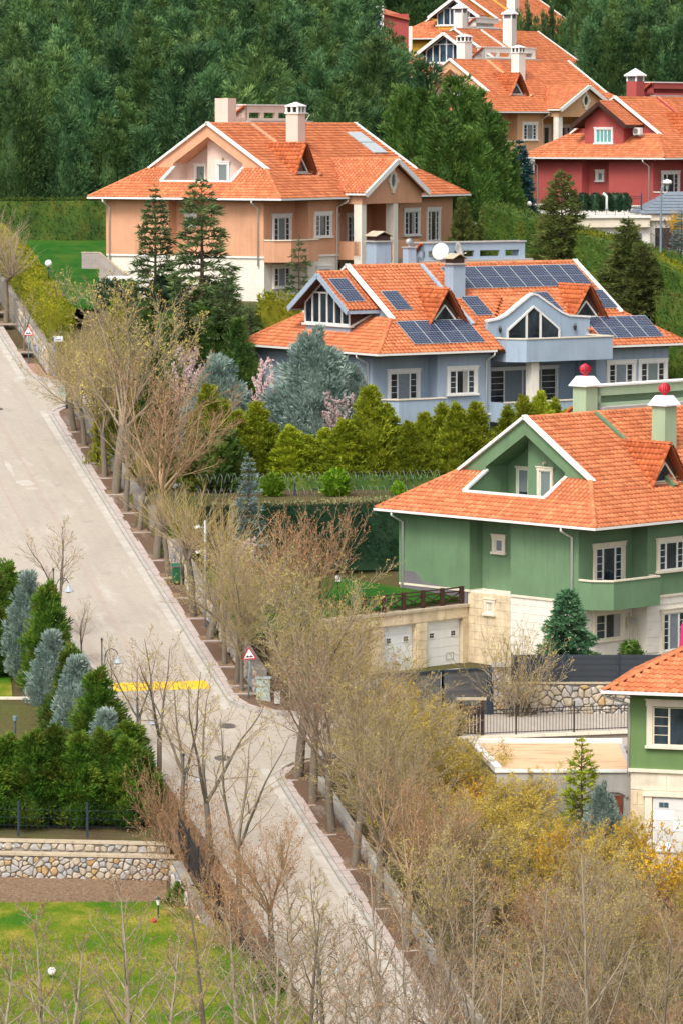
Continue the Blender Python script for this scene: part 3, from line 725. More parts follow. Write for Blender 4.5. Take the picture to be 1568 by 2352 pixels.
# grass blades on the lower lawn
gr = np.random.default_rng(5); n = 60000; gx = gr.uniform(-19, 3.5, n); gy = gr.uniform(138, 176, n)
lim = np.interp(gy, [138, 150, 168, 176], [2.0, -0.6, -4.2, -5.6]); k_ = gx < lim; gx, gy = gx[k_], gy[k_]; n = len(gx)
gz = np.interp(gy, [120, 150, 168, 176], [6.6, 6.93, 6.95, 6.95]) - .03; gh = gr.uniform(.05, .13, n); ga = gr.uniform(0, 3.14, n); gl = gr.normal(size=(n, 2)) * .04
V = np.stack([np.stack([gx - .012 * np.cos(ga), gy - .012 * np.sin(ga), gz], 1), np.stack([gx + .012 * np.cos(ga), gy + .012 * np.sin(ga), gz], 1), np.stack([gx + gl[:, 0], gy + gl[:, 1], gz + gh], 1)], 1).reshape(-1, 3)
new('grass', npmesh('grass', V, np.arange(3 * n).reshape(-1, 3)), None, M['f_grass'], label='short patchy grass blades of the lower left lawn', cat='grass', kind='stuff')
# clods on the dug bed
n = 2600; cx_ = gr.uniform(-20, -6.2, n); cy_ = gr.uniform(175.6, 180.6, n); s_ = gr.uniform(.02, .085, n)
oct_ = np.array([(1, 0, 0), (-1, 0, 0), (0, 1, 0), (0, -1, 0), (0, 0, .8), (0, 0, -.8)]); of = np.array([(0, 2, 4), (2, 1, 4), (1, 3, 4), (3, 0, 4)])
V = (oct_[None] * s_[:, None, None] * gr.uniform(.6, 1.4, (n, 6, 1)) + np.stack([cx_, cy_, np.full(n, 6.95)], 1)[:, None]).reshape(-1, 3); Fq = (of[None] + (np.arange(n) * 6)[:, None, None]).reshape(-1, 3)
new('soil_clods', npmesh('soil_clods', V, Fq), None, M['soil'], label='loose clods of dug brown soil in the bed below the stone wall', cat='soil', kind='stuff')
# ================================================================ HOUSES
TW_, TL_ = 0.30, 0.345
def tile_template(w=TW_, l=TL_ + 0.06):
    prof = [(0, .030), (.04, .062), (.09, .082), (.14, .066), (.19, .026), (.25, .016), (.30, .030)]
    v = []
    for q, dz in ((0, .052), (l, 0.0)):
        for p, h in prof: v.append((p * w / .3, q, h + dz))
    for p, h in prof: v.append((p * w / .3, 0.0, h + .052 - .065))
    n = len(prof); f = []
    for i in range(n - 1):
        f.append((i, i + 1, n + i + 1, n + i)); f.append((2 * n + i, 2 * n + i + 1, i + 1, i))
    return np.array(v), np.array(f)
TV, TF = tile_template(); TSM = np.array([i % 2 == 0 for i in range(len(TF))])
TILE_ME = {}
def tile_mesh(mat):
    if mat.name not in TILE_ME:
        me = npmesh('tile', TV, TF, TSM); me.materials.append(mat); TILE_ME[mat.name] = me
    return TILE_ME[mat.name]
def inpoly(P, poly):
    x, y = P[:, 0], P[:, 1]; c = np.zeros(len(P), bool); n = len(poly)
    for i in range(n):
        x0, y0 = poly[i]; x1, y1 = poly[(i + 1) % n]
        if y0 == y1: continue
        k = ((y0 > y) != (y1 > y)) & (x < (x1 - x0) * (y - y0) / (y1 - y0) + x0); c ^= k
    return c
def tiles(roof, pts, e1, mat, holes=(), nind=0, key=None, wob=0.0):
    """tile a planar roof face: pts in house coordinates, e1 = direction of the courses; NIND tiles nearest KEY become objects"""
    P = [Vector(p) for p in pts]; O = P[0]; e1 = Vector(e1).normalized()
    nrm = Vector((0, 0, 0))
    for i in range(1, len(P) - 1): nrm += (P[i] - O).cross(P[i + 1] - O)
    nrm.normalize()
    if nrm.z < 0: nrm = -nrm
    e2 = nrm.cross(e1)                      # up the slope
    if e2.z < 0: e1 = -e1; e2 = nrm.cross(e1)
    to2 = lambda p: ((Vector(p) - O).dot(e1), (Vector(p) - O).dot(e2))
    poly = [to2(p) for p in P]; hl = [[to2(p) for p in h] for h in holes]
    a = np.array(poly); i0, i1 = math.floor(a[:, 0].min() / TW_), math.ceil(a[:, 0].max() / TW_); j0, j1 = 0, math.ceil((a[:, 1].max() - a[:, 1].min()) / TL_)
    qmin = a[:, 1].min()
    G = np.array([(i * TW_, qmin + j * TL_ - 0.05) for j in range(j0, j1) for i in range(i0, i1)])
    cen = G + (TW_ / 2, TL_ / 2 + 0.05)
    keep = inpoly(cen, poly)
    for h in hl: keep &= ~inpoly(cen, h)
    G = G[keep]
    if len(G) == 0: return
    R = np.array([[e1.x, e2.x, nrm.x], [e1.y, e2.y, nrm.y], [e1.z, e2.z, nrm.z]])
    ind = np.zeros(len(G), bool)
    if nind and key is not None:
        k2 = np.array(to2(key)); d = np.hypot(*(G - k2).T); ind[np.argsort(d)[:nind]] = True
    for g in G[ind]:
        o = new('tile', tile_mesh(mat), roof)
        w = O + e1 * g[0] + e2 * g[1] + nrm * (0.01 + random.uniform(0, .006))
        m = Matrix(((e1.x, e2.x, nrm.x, w.x), (e1.y, e2.y, nrm.y, w.y), (e1.z, e2.z, nrm.z, w.z), (0, 0, 0, 1)))
        o.matrix_local = m
    G = G[~ind]
    if len(G):
        n = len(TV); jit = np.random.default_rng(len(G)).uniform(0, .010, len(G))
        loc = TV[None] + np.concatenate([G, jit[:, None] + 0.01], 1)[:, None, :]
        V = loc.reshape(-1, 3) @ R.T + np.array(O)
        Fq = (TF[None] + (np.arange(len(G)) * n)[:, None, None]).reshape(-1, 4)
        new('tile_field', npmesh('tile_field', V, Fq, np.tile(TSM, len(G))), roof, mat, kind='stuff')
RT_ME = {}
def ridge_mesh(mat, L=0.40):
    if (mat.name, L) not in RT_ME:
        n = 7; v = []; f = []
        for x, r, dz in ((0, .135, .02), (L + .05, .115, 0.0)):
            for k in range(n):
                a = math.pi * (k / (n - 1)); v.append((x, r * math.cos(a), r * math.sin(a) * .9 + dz - .02))
        for k in range(n - 1): f.append((k, k + 1, n + k + 1, n + k)[::-1])
        f.append(tuple(range(n)))
        me = bpy.data.meshes.new('ridge_tile'); me.from_pydata(v, [], f); me.polygons.foreach_set('use_smooth', [True] * len(f)); me.materials.append(mat); me.update()
        RT_ME[(mat.name, L)] = me
    return RT_ME[(mat.name, L)]
def ridge(roof, a, b, mat, ind=True):
    """a row of half-round ridge tiles from a (low) to b (high)"""
    a, b = Vector(a), Vector(b); d = b - a; n = max(1, round(d.length / 0.40)); d.normalize()
    side_ = Vector((0, 0, 1)).cross(d).normalized(); up = d.cross(side_)
    me = ridge_mesh(mat); stp = (b - a).length / n; objs = []
    if ind:
        for i in range(n):
            p = a + d * (i * stp) + up * 0.07; o = new('ridge_tile', me, roof)
            o.matrix_local = Matrix(((d.x, side_.x, up.x, p.x), (d.y, side_.y, up.y, p.y), (d.z, side_.z, up.z, p.z), (0, 0, 0, 1)))
    else:
        V0 = np.array([v.co for v in me.vertices]); F0 = np.array([list(p.vertices) for p in me.polygons if len(p.vertices) == 4])
        R = np.array([[d.x, side_.x, up.x], [d.y, side_.y, up.y], [d.z, side_.z, up.z]])
        V = np.concatenate([(V0 @ R.T) + np.array(a + d * (i * stp) + up * .07) for i in range(n)]); Fq = np.concatenate([F0 + i * len(V0) for i in range(n)])
        new('ridge_cap', npmesh('ridge_cap', V, Fq, True), roof, mat)

def wallM(org, right):
    """matrix of a wall-mounted thing: x to the right along the wall, y into the wall, z up"""
    r = Vector(right).normalized(); z = Vector((0, 0, 1)); y = z.cross(r)
    o = Vector(org); return Matrix(((r.x, y.x, 0, o.x), (r.y, y.y, 0, o.y), (r.z, y.z, 1, o.z), (0, 0, 0, 1)))
FRONT, END = (1, 0, 0), (0, -1, 0)      # right-hand directions of the front (-y) and end (-x) faces
WN = [0]
def window(root, org, right, w, h, style='triple', trim='white', frame='upvc', gl='glass', sill=True, blind=None, fine=True, label=None, tr=0.20):
    """org = bottom centre of the opening on the wall face; the stone surround stands proud, the sash sits back in it"""
    Mx = wallM(org, right)
    def bld(mb, nm, mat, par):
        o = mb.build(nm, mat, par)
        return o
    WN[0] += 1
    if blind in (None, 'curtain'): blind = (None, 'curtain', 'blind', 'curtain', None, 'drape')[WN[0] * 7 % 6]
    t = tr; mb = MB(); x0, x1 = -w / 2, w / 2
    mb.box(x0 - t, -0.10, 0, x0, 0.02, h); mb.box(x1, -0.10, 0, x1 + t, 0.02, h)
    mb.box(x0 - t - .03, -0.115, h, x1 + t + .03, 0.02, h + t); mb.box(x0 - t - .08, -0.15, h + t, x1 + t + .08, 0.02, h + t + .06)
    if sill: mb.box(x0 - t - .06, -0.18, -0.12, x1 + t + .06, 0.02, 0.0)
    win = mb.build('window', M[trim], root, label=label); win.matrix_local = Mx
    fw = 0.075; mf = MB(); y0, y1 = -0.045, 0.03
    mf.box(x0, y0, 0, x0 + fw, y1, h); mf.box(x1 - fw, y0, 0, x1, y1, h); mf.box(x0 + fw, y0, h - fw, x1 - fw, y1, h); mf.box(x0 + fw, y0, 0, x1 - fw, y1, fw)
    panes = []
    ix0, ix1 = x0 + fw, x1 - fw
    if style == 'triple': cuts = [0.0, 0.25, 0.75, 1.0]
    elif style == 'door': cuts = [0.0, 0.22, 0.50, 0.78, 1.0]
    elif style == 'double': cuts = [0.0, 0.36, 1.0]
    elif style == 'quad': cuts = [0, .25, .5, .75, 1]
    else: cuts = [0.0, 1.0]
    xc = [ix0 + (ix1 - ix0) * c for c in cuts]
    for c in xc[1:-1]: mf.box(c - 0.045, y0 - .015, fw, c + 0.045, y1, h - fw)
    fr = mf.build('sash_frame', M[frame], win)
    mg = MB(); nb = max(2, round(h / 0.42))
    for i, (a, b) in enumerate(zip(xc[:-1], xc[1:])):
        a2 = a + (0.045 if i else 0); b2 = b - (0.045 if i < len(xc) - 2 else 0)
        MB().box(a2, -0.008, fw, b2, 0.012, h - fw).build('pane', M[gl], win)
        barred = (style in ('triple', 'door') and i in (0, len(xc) - 2)) or (style == 'double' and i == 0)
        if barred:
            for k in range(1, nb): z = fw + (h - 2 * fw) * k / nb; mg.box(a2, -0.02, z - .014, b2, -0.009, z + .014)
        elif blind:
            MB().box(a2 + .01 + (.55 * (b2 - a2) if blind == 'drape' else 0), -0.014, fw + (h - 2 * fw) * (.02, .0, .35, .6)[WN[0] % 4 if blind == 'blind' else 1], b2 - .01, -0.0085, h - fw).build('blind', M[blind], win)
    if mg.v: mg.build('glazing_bar', M[frame], win, kind='stuff')
    return win

def downpipe(root, x, y, z0, z1, dx, dy):
    """white rain pipe: from the gutter it swans back to the wall and drops"""
    MB().tube([(x + dx, y + dy, z1), (x + dx, y + dy, z1 - .18), (x + dx * .5, y + dy * .5, z1 - .38), (x, y, z1 - .6), (x, y, z0)], 0.065, 7).build('downpipe', M['upvc'], root, True)

def panel(root, x0, y0, H, k, wd=1.3, ln=2.1, label=None, cells=2, e=None):
    """solar panel lying on the front slope: (x0, y0) its lower left corner in plan"""
    c = math.sqrt(1 + k * k); mb = MB()
    o = MB().box(0, 0, 0.10, wd - .02, ln, 0.135).build('solar_panel', M['galv'], root, label=label)
    R = Matrix(((1, 0, 0, x0), (0, 1 / c, -k / c, y0), (0, k / c, 1 / c, H + k * y0 + .04), (0, 0, 0, 1))) if e is None else e
    o.matrix_local = R
    for i in range(cells):
        a = 0.03 + i * (ln - .06) / cells; b = a + (ln - .06) / cells - .03
        s = MB().box(0, 0, 0, wd - .08, b - a, 0.006).build('cell_module', M['cell'], o); s.location = (.03, a, .1355)
    fr = MB()
    for x in (0.2, wd - .25): fr.box(x, 0.1, 0.0, x + .05, ln - .1, 0.1)
    fr.build('mounting_rail', M['galv'], o)

def cladding(wall, org, right, L, z0, z1, mat, lw=0.95, ch=0.44, holes=(), nind=True, seed=1):
    """courses of stone slabs, each a thin block standing proud of the wall"""
    Mx = wallM(org, right); r = random.Random(seed); nz = max(1, round((z1 - z0) / ch)); ch = (z1 - z0) / nz
    for j in range(nz):
        x = -(lw / 2 if j % 2 else 0)
        while x < L:
            a, b = max(0, x), min(L, x + lw)
            zb = z0 + j * ch
            ok = b - a > 0.05 and not any(a < h[1] and b > h[0] and zb < h[3] and zb + ch > h[2] for h in holes)
            if ok:
                o = MB().box(a + .008, -0.035 + r.uniform(-.004, .004), zb + .008, b - .008, -0.002, zb + ch - .008).build('stone_slab', mat, wall); o.matrix_local = Mx
            x += lw

def chimney(root, x, y, z0, z1, w, mat, cap, k=1.0):
    ch = MB().box(x - w / 2, y - w / 2, z0, x + w / 2, y + w / 2, z1).build('chimney', mat, root)
    if cap == 'ball':       # white pyramid hood and red spinning ventilator
        mb = MB(); a = w / 2 + .17
        mb.box(x - a, y - a, z1 + .004, x + a, y + a, z1 + .08)
        b = w / 2 - .12
        mb.add([(x - a + .02, y - a + .02, z1 + .08), (x + a - .02, y - a + .02, z1 + .08), (x + a - .02, y + a - .02, z1 + .08), (x - a + .02, y + a - .02, z1 + .08),
                (x - b, y - b, z1 + .55), (x + b, y - b, z1 + .55), (x + b, y + b, z1 + .55), (x - b, y + b, z1 + .55)], [(0, 1, 5, 4), (1, 2, 6, 5), (2, 3, 7, 6), (3, 0, 4, 7), (4, 5, 6, 7)])
        mb.build('chimney_hood', M['sign_white'], ch)
        turbine(ch, x, y, z1 + .55, 0.29, M['red'])
    elif cap == 'turbine':
        MB().box(x - w / 2 - .06, y - w / 2 - .06, z1 + .004, x + w / 2 + .06, y + w / 2 + .06, z1 + .09).build('chimney_cap', M['concrete'], ch)
        turbine(ch, x, y, z1 + .09, 0.22, M['galv'])
    elif cap == 'vent':     # open stone lantern with a low pyramid
        mb = MB(); a = w / 2 + .08
        mb.box(x - a, y - a, z1 + .004, x + a, y + a, z1 + .1)
        for i in range(3):
            for j in range(3):
                if i == 1 and j == 1: continue
                cx_, cy_ = x + (i - 1) * (w / 2 - .04), y + (j - 1) * (w / 2 - .04); mb.box(cx_ - .07, cy_ - .07, z1 + .1, cx_ + .07, cy_ + .07, z1 + .5)
        mb.box(x - a, y - a, z1 + .5, x + a, y + a, z1 + .58)
        mb.add([(x - a, y - a, z1 + .582), (x + a, y - a, z1 + .582), (x + a, y + a, z1 + .582), (x - a, y + a, z1 + .582), (x, y, z1 + .85)], [(0, 1, 4), (1, 2, 4), (2, 3, 4), (3, 0, 4)])
        mb.build('chimney_lantern', M['white'], ch)
        MB().box(x - w / 2 + .1, y - w / 2 + .1, z1 + .11, x + w / 2 - .1, y + w / 2 - .1, z1 + .49).build('flue_core', M['black'], ch)
    elif cap == 'house':    # little pitched metal roof, optionally with a stove pipe
        a = w / 2 + .12; mb = MB()
        mb.box(x - w / 2 + .04, y - w / 2 + .04, z1 + .004, x + w / 2 - .04, y + w / 2 - .04, z1 + .32); mb.build('flue_core', M['timber'], ch)
        mb = MB(); mb.slab([(x - a, y - a, z1 + .3), (x + .002, y - a, z1 + .62), (x + .002, y + a, z1 + .62), (x - a, y + a, z1 + .3)], .04)
        mb.slab([(x + a, y + a, z1 + .3), (x - .002, y + a, z1 + .62), (x - .002, y - a, z1 + .62), (x + a, y - a, z1 + .3)], .04)
        mb.build('chimney_roof', M['coping'], ch)
        MB().box(x - a, y - a, z1 - .09, x + a, y + a, z1 + .002).build('chimney_cap', M['concrete'], ch)
    elif cap == 'pyramid':
        a = w / 2 + .16; mb = MB(); mb.box(x - w / 2 + .06, y - w / 2 + .06, z1 + .003, x + w / 2 - .06, y + w / 2 - .06, z1 + .45); mb.build('flue_core', M['conc_dark'], ch)
        mb = MB(); mb.box(x - a, y - a, z1 + .45, x + a, y + a, z1 + .55)
        mb.add([(x - a, y - a, z1 + .552), (x + a, y - a, z1 + .552), (x + a, y + a, z1 + .552), (x - a, y + a, z1 + .552), (x, y, z1 + 1.15)], [(0, 1, 4), (1, 2, 4), (2, 3, 4), (3, 0, 4)])
        for sx in (-1, 1):
            for sy in (-1, 1): mb.box(x + sx * (w / 2 - .06) - .06, y + sy * (w / 2 - .06) - .06, z1 + .004, x + sx * (w / 2 - .06) + .06, y + sy * (w / 2 - .06) + .06, z1 + .449)
        mb.build('chimney_hood', M['sign_white'], ch)
    return ch
def turbine(par, x, y, z, r, mat):
    mb = MB(); n = 16; mb.lathe([(r * .45, 0), (r * .45, .1)], 12, (x, y)); mb.M = Matrix.Translation((0, 0, z)); v = mb.v; mb.v = [(a, b, c + z) for a, b, c in v]; mb.M = Matrix.Identity(4)
    for k in range(n):      # curved blades
        a = 2 * math.pi * k / n; pr = []
        for i in range(7):
            th = i / 6 * math.pi * 0.92 + .08; rr = r * math.sin(th) ** .8 * 1.05 + .02; zz = z + .1 + r * 0.95 * (1 - math.cos(th)); pr.append((rr, zz))
        for (r0, z0), (r1, z1) in zip(pr[:-1], pr[1:]):
            b = a + .30; q = [(x + r0 * math.cos(a), y + r0 * math.sin(a), z0), (x + r0 * .9 * math.cos(b), y + r0 * .9 * math.sin(b), z0), (x + r1 * .9 * math.cos(b), y + r1 * .9 * math.sin(b), z1), (x + r1 * math.cos(a), y + r1 * math.sin(a), z1)]
            mb.add(q, [(0, 1, 2, 3)])
    mb.lathe([(r * .4, z + .1 + r * 1.84), (r * .12, z + .1 + r * 1.98)], 10, (x, y))
    mb.build('spinning_ventilator', mat, par)

def dormer(root, roof, x, H, k, tmat, ind, trim, yd=2.6, hw=1.5, hz=3.75, z0=1.55):
    """triangular roof window: two tiled flanks running back into the main slope, dark barge boards, a triangular light"""
    yb = hz / k; e = yd - .25
    for s in (-1, 1):
        pts = [(x, yb, H + hz), (x, e, H + hz), (x + s * hw, e, H + k * e)]
        MB().slab(pts if s < 0 else pts[::-1], 0.06).build('dormer_deck', M['underlay'], roof)
        off = [(p[0], p[1], p[2] + .02) for p in pts]
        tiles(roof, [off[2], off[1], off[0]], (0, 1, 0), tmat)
    ridge(roof, (x, e, H + hz), (x, yb, H + hz), tmat, ind)
    for s in (-1, 1): ridge(roof, (x + s * (hw - .05), e + .03, H + k * e + .03), (x + s * .1, e + .03, H + hz - .1), tmat, ind)
    d = MB(); y = yd + .25
    zb = k * yd + .02
    d.slab([(x - hw * .85, y, H + zb), (x + hw * .85, y, H + zb), (x, y, H + hz - .25)], .05); dm = d.build('dormer', M['soffit'], root)
    mf = MB(); a = Vector((x - hw * .60, y - .05, H + zb + .1)); b = Vector((x + hw * .60, y - .05, H + zb + .1)); c = Vector((x, y - .05, H + hz - .95))
    for p, q in ((a, b), (b, c), (c, a)): mf.bar(p, q, .10, .09, (0, 1, 0))
    mf.box(x - hw * .85, y - .22, H + zb - .06, x + hw * .85, y - .02, H + zb + .04)
    mf.build('dormer_frame', M[trim], dm)
    MB().slab([tuple(a + Vector((.06, .02, .03))), tuple(b + Vector((-.06, .02, .03))), tuple(c + Vector((0, .02, -.08)))], .02).build('pane', M['glass'], dm)

def barge(root, a, b, w, h, mat):
    a, b = Vector(a), Vector(b); return MB().bar(a, b, w, h).build('barge_board', mat, root)

def house(key, label, wall, lower, tmat='tile', s=3.2, k=0.64, gable='recess', bay='pediment', trim='white', fascia='white', nind=0, fine=True,
          dormers=(7.0, 18.2), chim=(), roofbox=None, inner=None, clad=False, win_trim=None, s2=None, storey=3.05):
    h = HOUSES[key]; A, B, H = h['A'], h['B'], HE
    root = empty(key + '_house' if False else 'house', h['c'], math.pi / 2 - rad(h['al']), label, 'house', None)
    W, LWm, T = M[wall], M[lower], M[tmat]; win_trim = win_trim or trim; inner = inner or wall
    ov = 0.9; zr = H + k * A / 2; x0, y0, x1, y1 = ov, ov, B - ov, A - ov; ZB = storey
    cs = math.sqrt(1 + k * k)
    # ---- walls: upper storey with its recesses, lower storey in stone
    up = [(x0, y1), (x0, 9.8), (x0 + 1.0, 9.8), (x0 + 1.0, 6.8), (x0, 6.8), (x0, 1.95), (5.1, 1.95), (5.1, y0), (9.2, y0), (9.2, 3.2), (17.6, 3.2), (17.6, y0), (x1, y0), (x1, y1)]
    uw = MB().prism(up, ZB, H - .08).build('wall', W, root)
    lo = [(x0 + .05, y1 - .05), (x0 + .05, 1.95), (5.1, 1.95), (5.1, y0 + .05), (9.2, y0 + .05), (9.2, 3.2), (17.6, 3.2), (17.6, y0 + .05), (x1, y0 + .05), (x1, y1 - .05)]
    lw = MB().prism(lo, -1.5, ZB - .003).build('plinth_wall', LWm, root)
    MB().prism([(p[0] - .05 if i in (0, 1, 2, 3, 4, 5) else p[0], p[1] - .05) for i, p in enumerate(up)], ZB - .06, ZB + .06).build('band_course', M[trim if lower != 'stone' else 'cream'], root)
    # ---- roof deck
    trough = gable == 'recess'
    ty0, ty1, tx = A / 2 - 2.9, A / 2 + 2.9, 1.75
    R_ = MB()
    s2 = s2 or s
    hip = [(0, 0, H), (0, A, H), (s, A - s, H + k * s), (s, s, H + k * s)]
    if trough:
        R_.slab([(0, 0, H), (0, A, H), (tx, A - tx, H + k * tx), (tx, tx, H + k * tx)][::-1], .08)
        R_.slab([(tx, tx, H + k * tx), (tx, ty0, H + k * tx), (s, ty0, H + k * s), (s, s, H + k * s)], .08)
        R_.slab([(tx, ty1, H + k * tx), (tx, A - tx, H + k * tx), (s, A - s, H + k * s), (s, ty1, H + k * s)], .08)
    else: R_.slab(hip[::-1], .08)
    front = [(0, 0, H), (B, 0, H), (B - s2, s2, H + k * s2), (B - s2, A / 2, zr), (s, A / 2, zr), (s, s, H + k * s)]
    back = [(0, A, H), (B, A, H), (B - s2, A - s2, H + k * s2), (B - s2, A / 2, zr), (s, A / 2, zr), (s, A - s, H + k * s)]
    hip2 = [(B, 0, H), (B, A, H), (B - s2, A - s2, H + k * s2), (B - s2, s2, H + k * s2)]
    fcut = front if bay != 'balcony' else [(0, 0, H), (9.7, 0, H), (9.7, 1.65, H + k * 1.65), (17.55, 1.65, H + k * 1.65), (17.55, 0, H)] + front[1:]
    R_.slab(fcut, .08); R_.slab(back[::-1], .08); R_.slab(hip2, .08)
    roof = R_.build('roof', M['underlay'], root)
    lift = lambda pts: [(p[0], p[1], p[2] + .012) for p in pts]
    bx0, bx1, by = 8.9, 17.9, -1.3
    fh = []; hh = []
    if trough: hh.append([(tx, ty0 - .1, H + k * tx), (tx, ty1 + .1, H + k * tx), (s + .1, ty1 + .1, H + k * s), (s + .1, ty0 - .1, H + k * s)])
    for dx in dormers: fh.append([(dx - 1.4, 2.45, H + k * 2.45), (dx + 1.4, 2.45, H + k * 2.45), (dx, 5.6, H + k * 5.6)])
    if bay == 'balcony': fh.append([(9.6, -.2, H - .1), (17.6, -.2, H - .1), (17.6, 1.55, H + k * 1.55), (13.6, 4.6, H + k * 4.6), (12.6, 4.6, H + k * 4.6), (9.6, 1.55, H + k * 1.55)])
    cx_ = (bx0 + bx1) / 2
    if bay == 'pediment': fh.append([(bx0, -.2, H), (bx1, -.2, H), (bx1, .5, H + k * .5), (cx_, 4.1, H + k * 4.1), (bx0, .5, H + k * .5)])
    if key == 'lower': fh, hh = [], []
    tiles(roof, lift(hip), (0, 1, 0), T, hh, nind // 2, (0.0, 3.0, H))
    tiles(roof, lift(front), (1, 0, 0), T, fh, nind - nind // 2, (3.0, 0.0, H))
    tiles(roof, lift(hip2), (0, 1, 0), T)
    ridge(roof, (0, 0, H), (s, s, H + k * s), T, fine); ridge(roof, (0, A, H), (s, A - s, H + k * s), T, fine); ridge(roof, (B, 0, H), (B - s2, s2, H + k * s2), T, fine)
    ridge(roof, (s, A / 2, zr), (B - s2, A / 2, zr), T, fine)
    # soffit, gutters
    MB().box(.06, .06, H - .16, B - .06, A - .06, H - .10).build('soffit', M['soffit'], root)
    for nm, a, b in (('g', (-.05, -.12, H - .02), (-.05, A + .05, H - .02)), ('g', (-.12, -.05, H - .021), (B + .05, -.05, H - .021)), ('g', (B + .05, -.12, H - .022), (B + .05, A, H - .022))):
        if nm == 'g' and b[0] - a[0] > 5 and bay and key != 'lower':
            MB().bar(a, (9.0, a[1], a[2]), .13, .13).build('gutter', M['upvc'], root); MB().bar((17.8, a[1], a[2]), b, .13, .13).build('gutter', M['upvc'], root)
        else: MB().bar(a, b, .13, .13).build('gutter', M['upvc'], root)
    # ---- gable ends: verge boards
    ax = s + .02
    for sg in (0, 1):
        yy = (lambda y: y) if sg == 0 else (lambda y: A - y)
        barge(root, (s - .05, yy(s - .25), H + k * (s - .25) + .10), (s - .05, yy(A / 2 + .09), zr + .16), .34, .16, M[fascia])
        barge(root, (B - s2 + .05, yy(s2 - .25), H + k * (s2 - .25) + .10), (B - s2 + .05, yy(A / 2 + .09), zr + .16), .34, .16, M[fascia])
    g2 = MB(); g2.prism([(0, 0), (1, 0), (0, 1)], 0, 0) if False else None
    MB().slab([(B - s2 - .1, s2, H + k * s2), (B - s2 - .1, A - s2, H + k * s2), (B - s2 - .1, A / 2, zr)], .1).build('gable_wall', W, root)
    xg = s + .12; ymid = A / 2
    if gable == 'recess':
        gb = MB(); bt = 0.62 * cs              # the band under each verge
        zi = zr - bt - .12
        for sg in (0, 1):
            yy = (lambda y: y) if sg == 0 else (lambda y: A - y)
            P = [(xg, yy(s - .1), H + k * s - .02), (xg, yy(ymid), zr - .02), (xg, yy(ymid), zi), (xg, yy(ty0), zi - k * (ymid - ty0)), (xg, yy(ty0), H + k * s - .02)]
            gb.slab(P if sg else P[::-1], .14)
        gb.build('gable_wall', W, root)
        # terrace cut into the hip: floor, cheeks, back wall, soffit
        mb = MB(); zf = H + .25; xb = s + 1.75
        mb.box(tx, ty0, zf - .15, xb, ty1, zf)
        for ya, yb_ in ((ty0 - .1, ty0), (ty1, ty1 + .1)):
            mb.prism([(tx, ya), (s + .05, ya), (s + .05, yb_), (tx, yb_)], zf - .1, [H + k * tx + .02, H + k * s + .05, H + k * s + .05, H + k * tx + .02])
            mb.box(s + .05, ya, zf - .1, s + 1.75, yb_, H + k * s + .62)
        mb.box(tx - .02, ty0, zf - .1, tx + .1, ty1, H + k * tx + .02)
        mb.slab([(xb, ty0 - .12, zf - .1), (xb, ty1 + .12, zf - .1), (xb, ty1 + .12, H + k * s + .3), (xb, ymid, zr - .2), (xb, ty0 - .12, H + k * s + .3)][::-1], .1)
        mb.box(xb - .95, ymid - 2.9, zf, xb - .002, ymid + .55, H + k * s + 0.9)
        mb.slab([(xb - .95, ymid - 2.9, H + k * s + .9), (xb - .95, ymid + .55, H + k * s + .9), (xb - .95, ymid + .55, zi + .1), (xb - .95, ymid, zi + .2), (xb - .95, ymid - 2.9, H + k * s + .95)][::-1], .06)
        mb.build('terrace', M[inner], root)
        for sg in (0, 1):
            yy = (lambda y: y) if sg == 0 else (lambda y: A - y)
            P = [(xg + .1, yy(ymid), zi + .01), (xb, yy(ymid), zi + .01), (xb, yy(ty0), zi - k * (ymid - ty0) + .01), (xg + .1, yy(ty0), zi - k * (ymid - ty0) + .01)]
            MB().slab(P if sg == 0 else P[::-1], .06).build('terrace_soffit', W, root)
        cop = MB(); zc = H + k * tx + .07
        cop.bar((tx - .04, ty0 - .12, zc), (tx - .04, ty1 + .12, zc), .26, .12)
        for y in (ty0 - .04, ty1 + .04): cop.bar((tx - .1, y, zc + .01), (s + .12, y, H + k * s + .12), .24, .12)
        cop.build('coping', M[fascia], root)
        cop = MB(); cop.slab([(tx - .55, ty0 - .5, H + k * (tx - .55) + .10), (tx - .1, ty0 - .5, H + k * (tx - .1) + .10), (tx - .1, ty1 + .5, H + k * (tx - .1) + .10), (tx - .55, ty1 + .5, H + k * (tx - .55) + .10)], .03)
        cop.build('flashing', M['flash'], roof)
        window(root, (xb - .95, ymid - .75, zf + .15), END, .82, 1.95, 'single', win_trim, tr=.16, blind='blind')
        window(root, (xb, ymid + 1.75, zf + .05), END, .8, 1.95, 'single', win_trim, tr=.08, gl='glass', blind='blind', sill=False)
        lm = MB().tube([(xb - 1.0, ymid - .75, zf + 2.5), (xb - 1.16, ymid - .75, zf + 2.5)], [.11, .07], 8).build('wall_lamp', M['coping'], root)
    else:
        MB().slab([(xg, s - .1, H + k * s - .1), (xg, A - s + .1, H + k * s - .1), (xg, ymid, zr - .02)][::-1], .12).build('gable_wall', W, root)
        # projecting gable with its own roof
        hw, xo, dz = 3.35, 0.85, -.35
        if gable == 'window': hw = 3.0; xo = 0.95
        za = zr + dz; ze = za - k * hw * 1.04
        xw = xo + .75
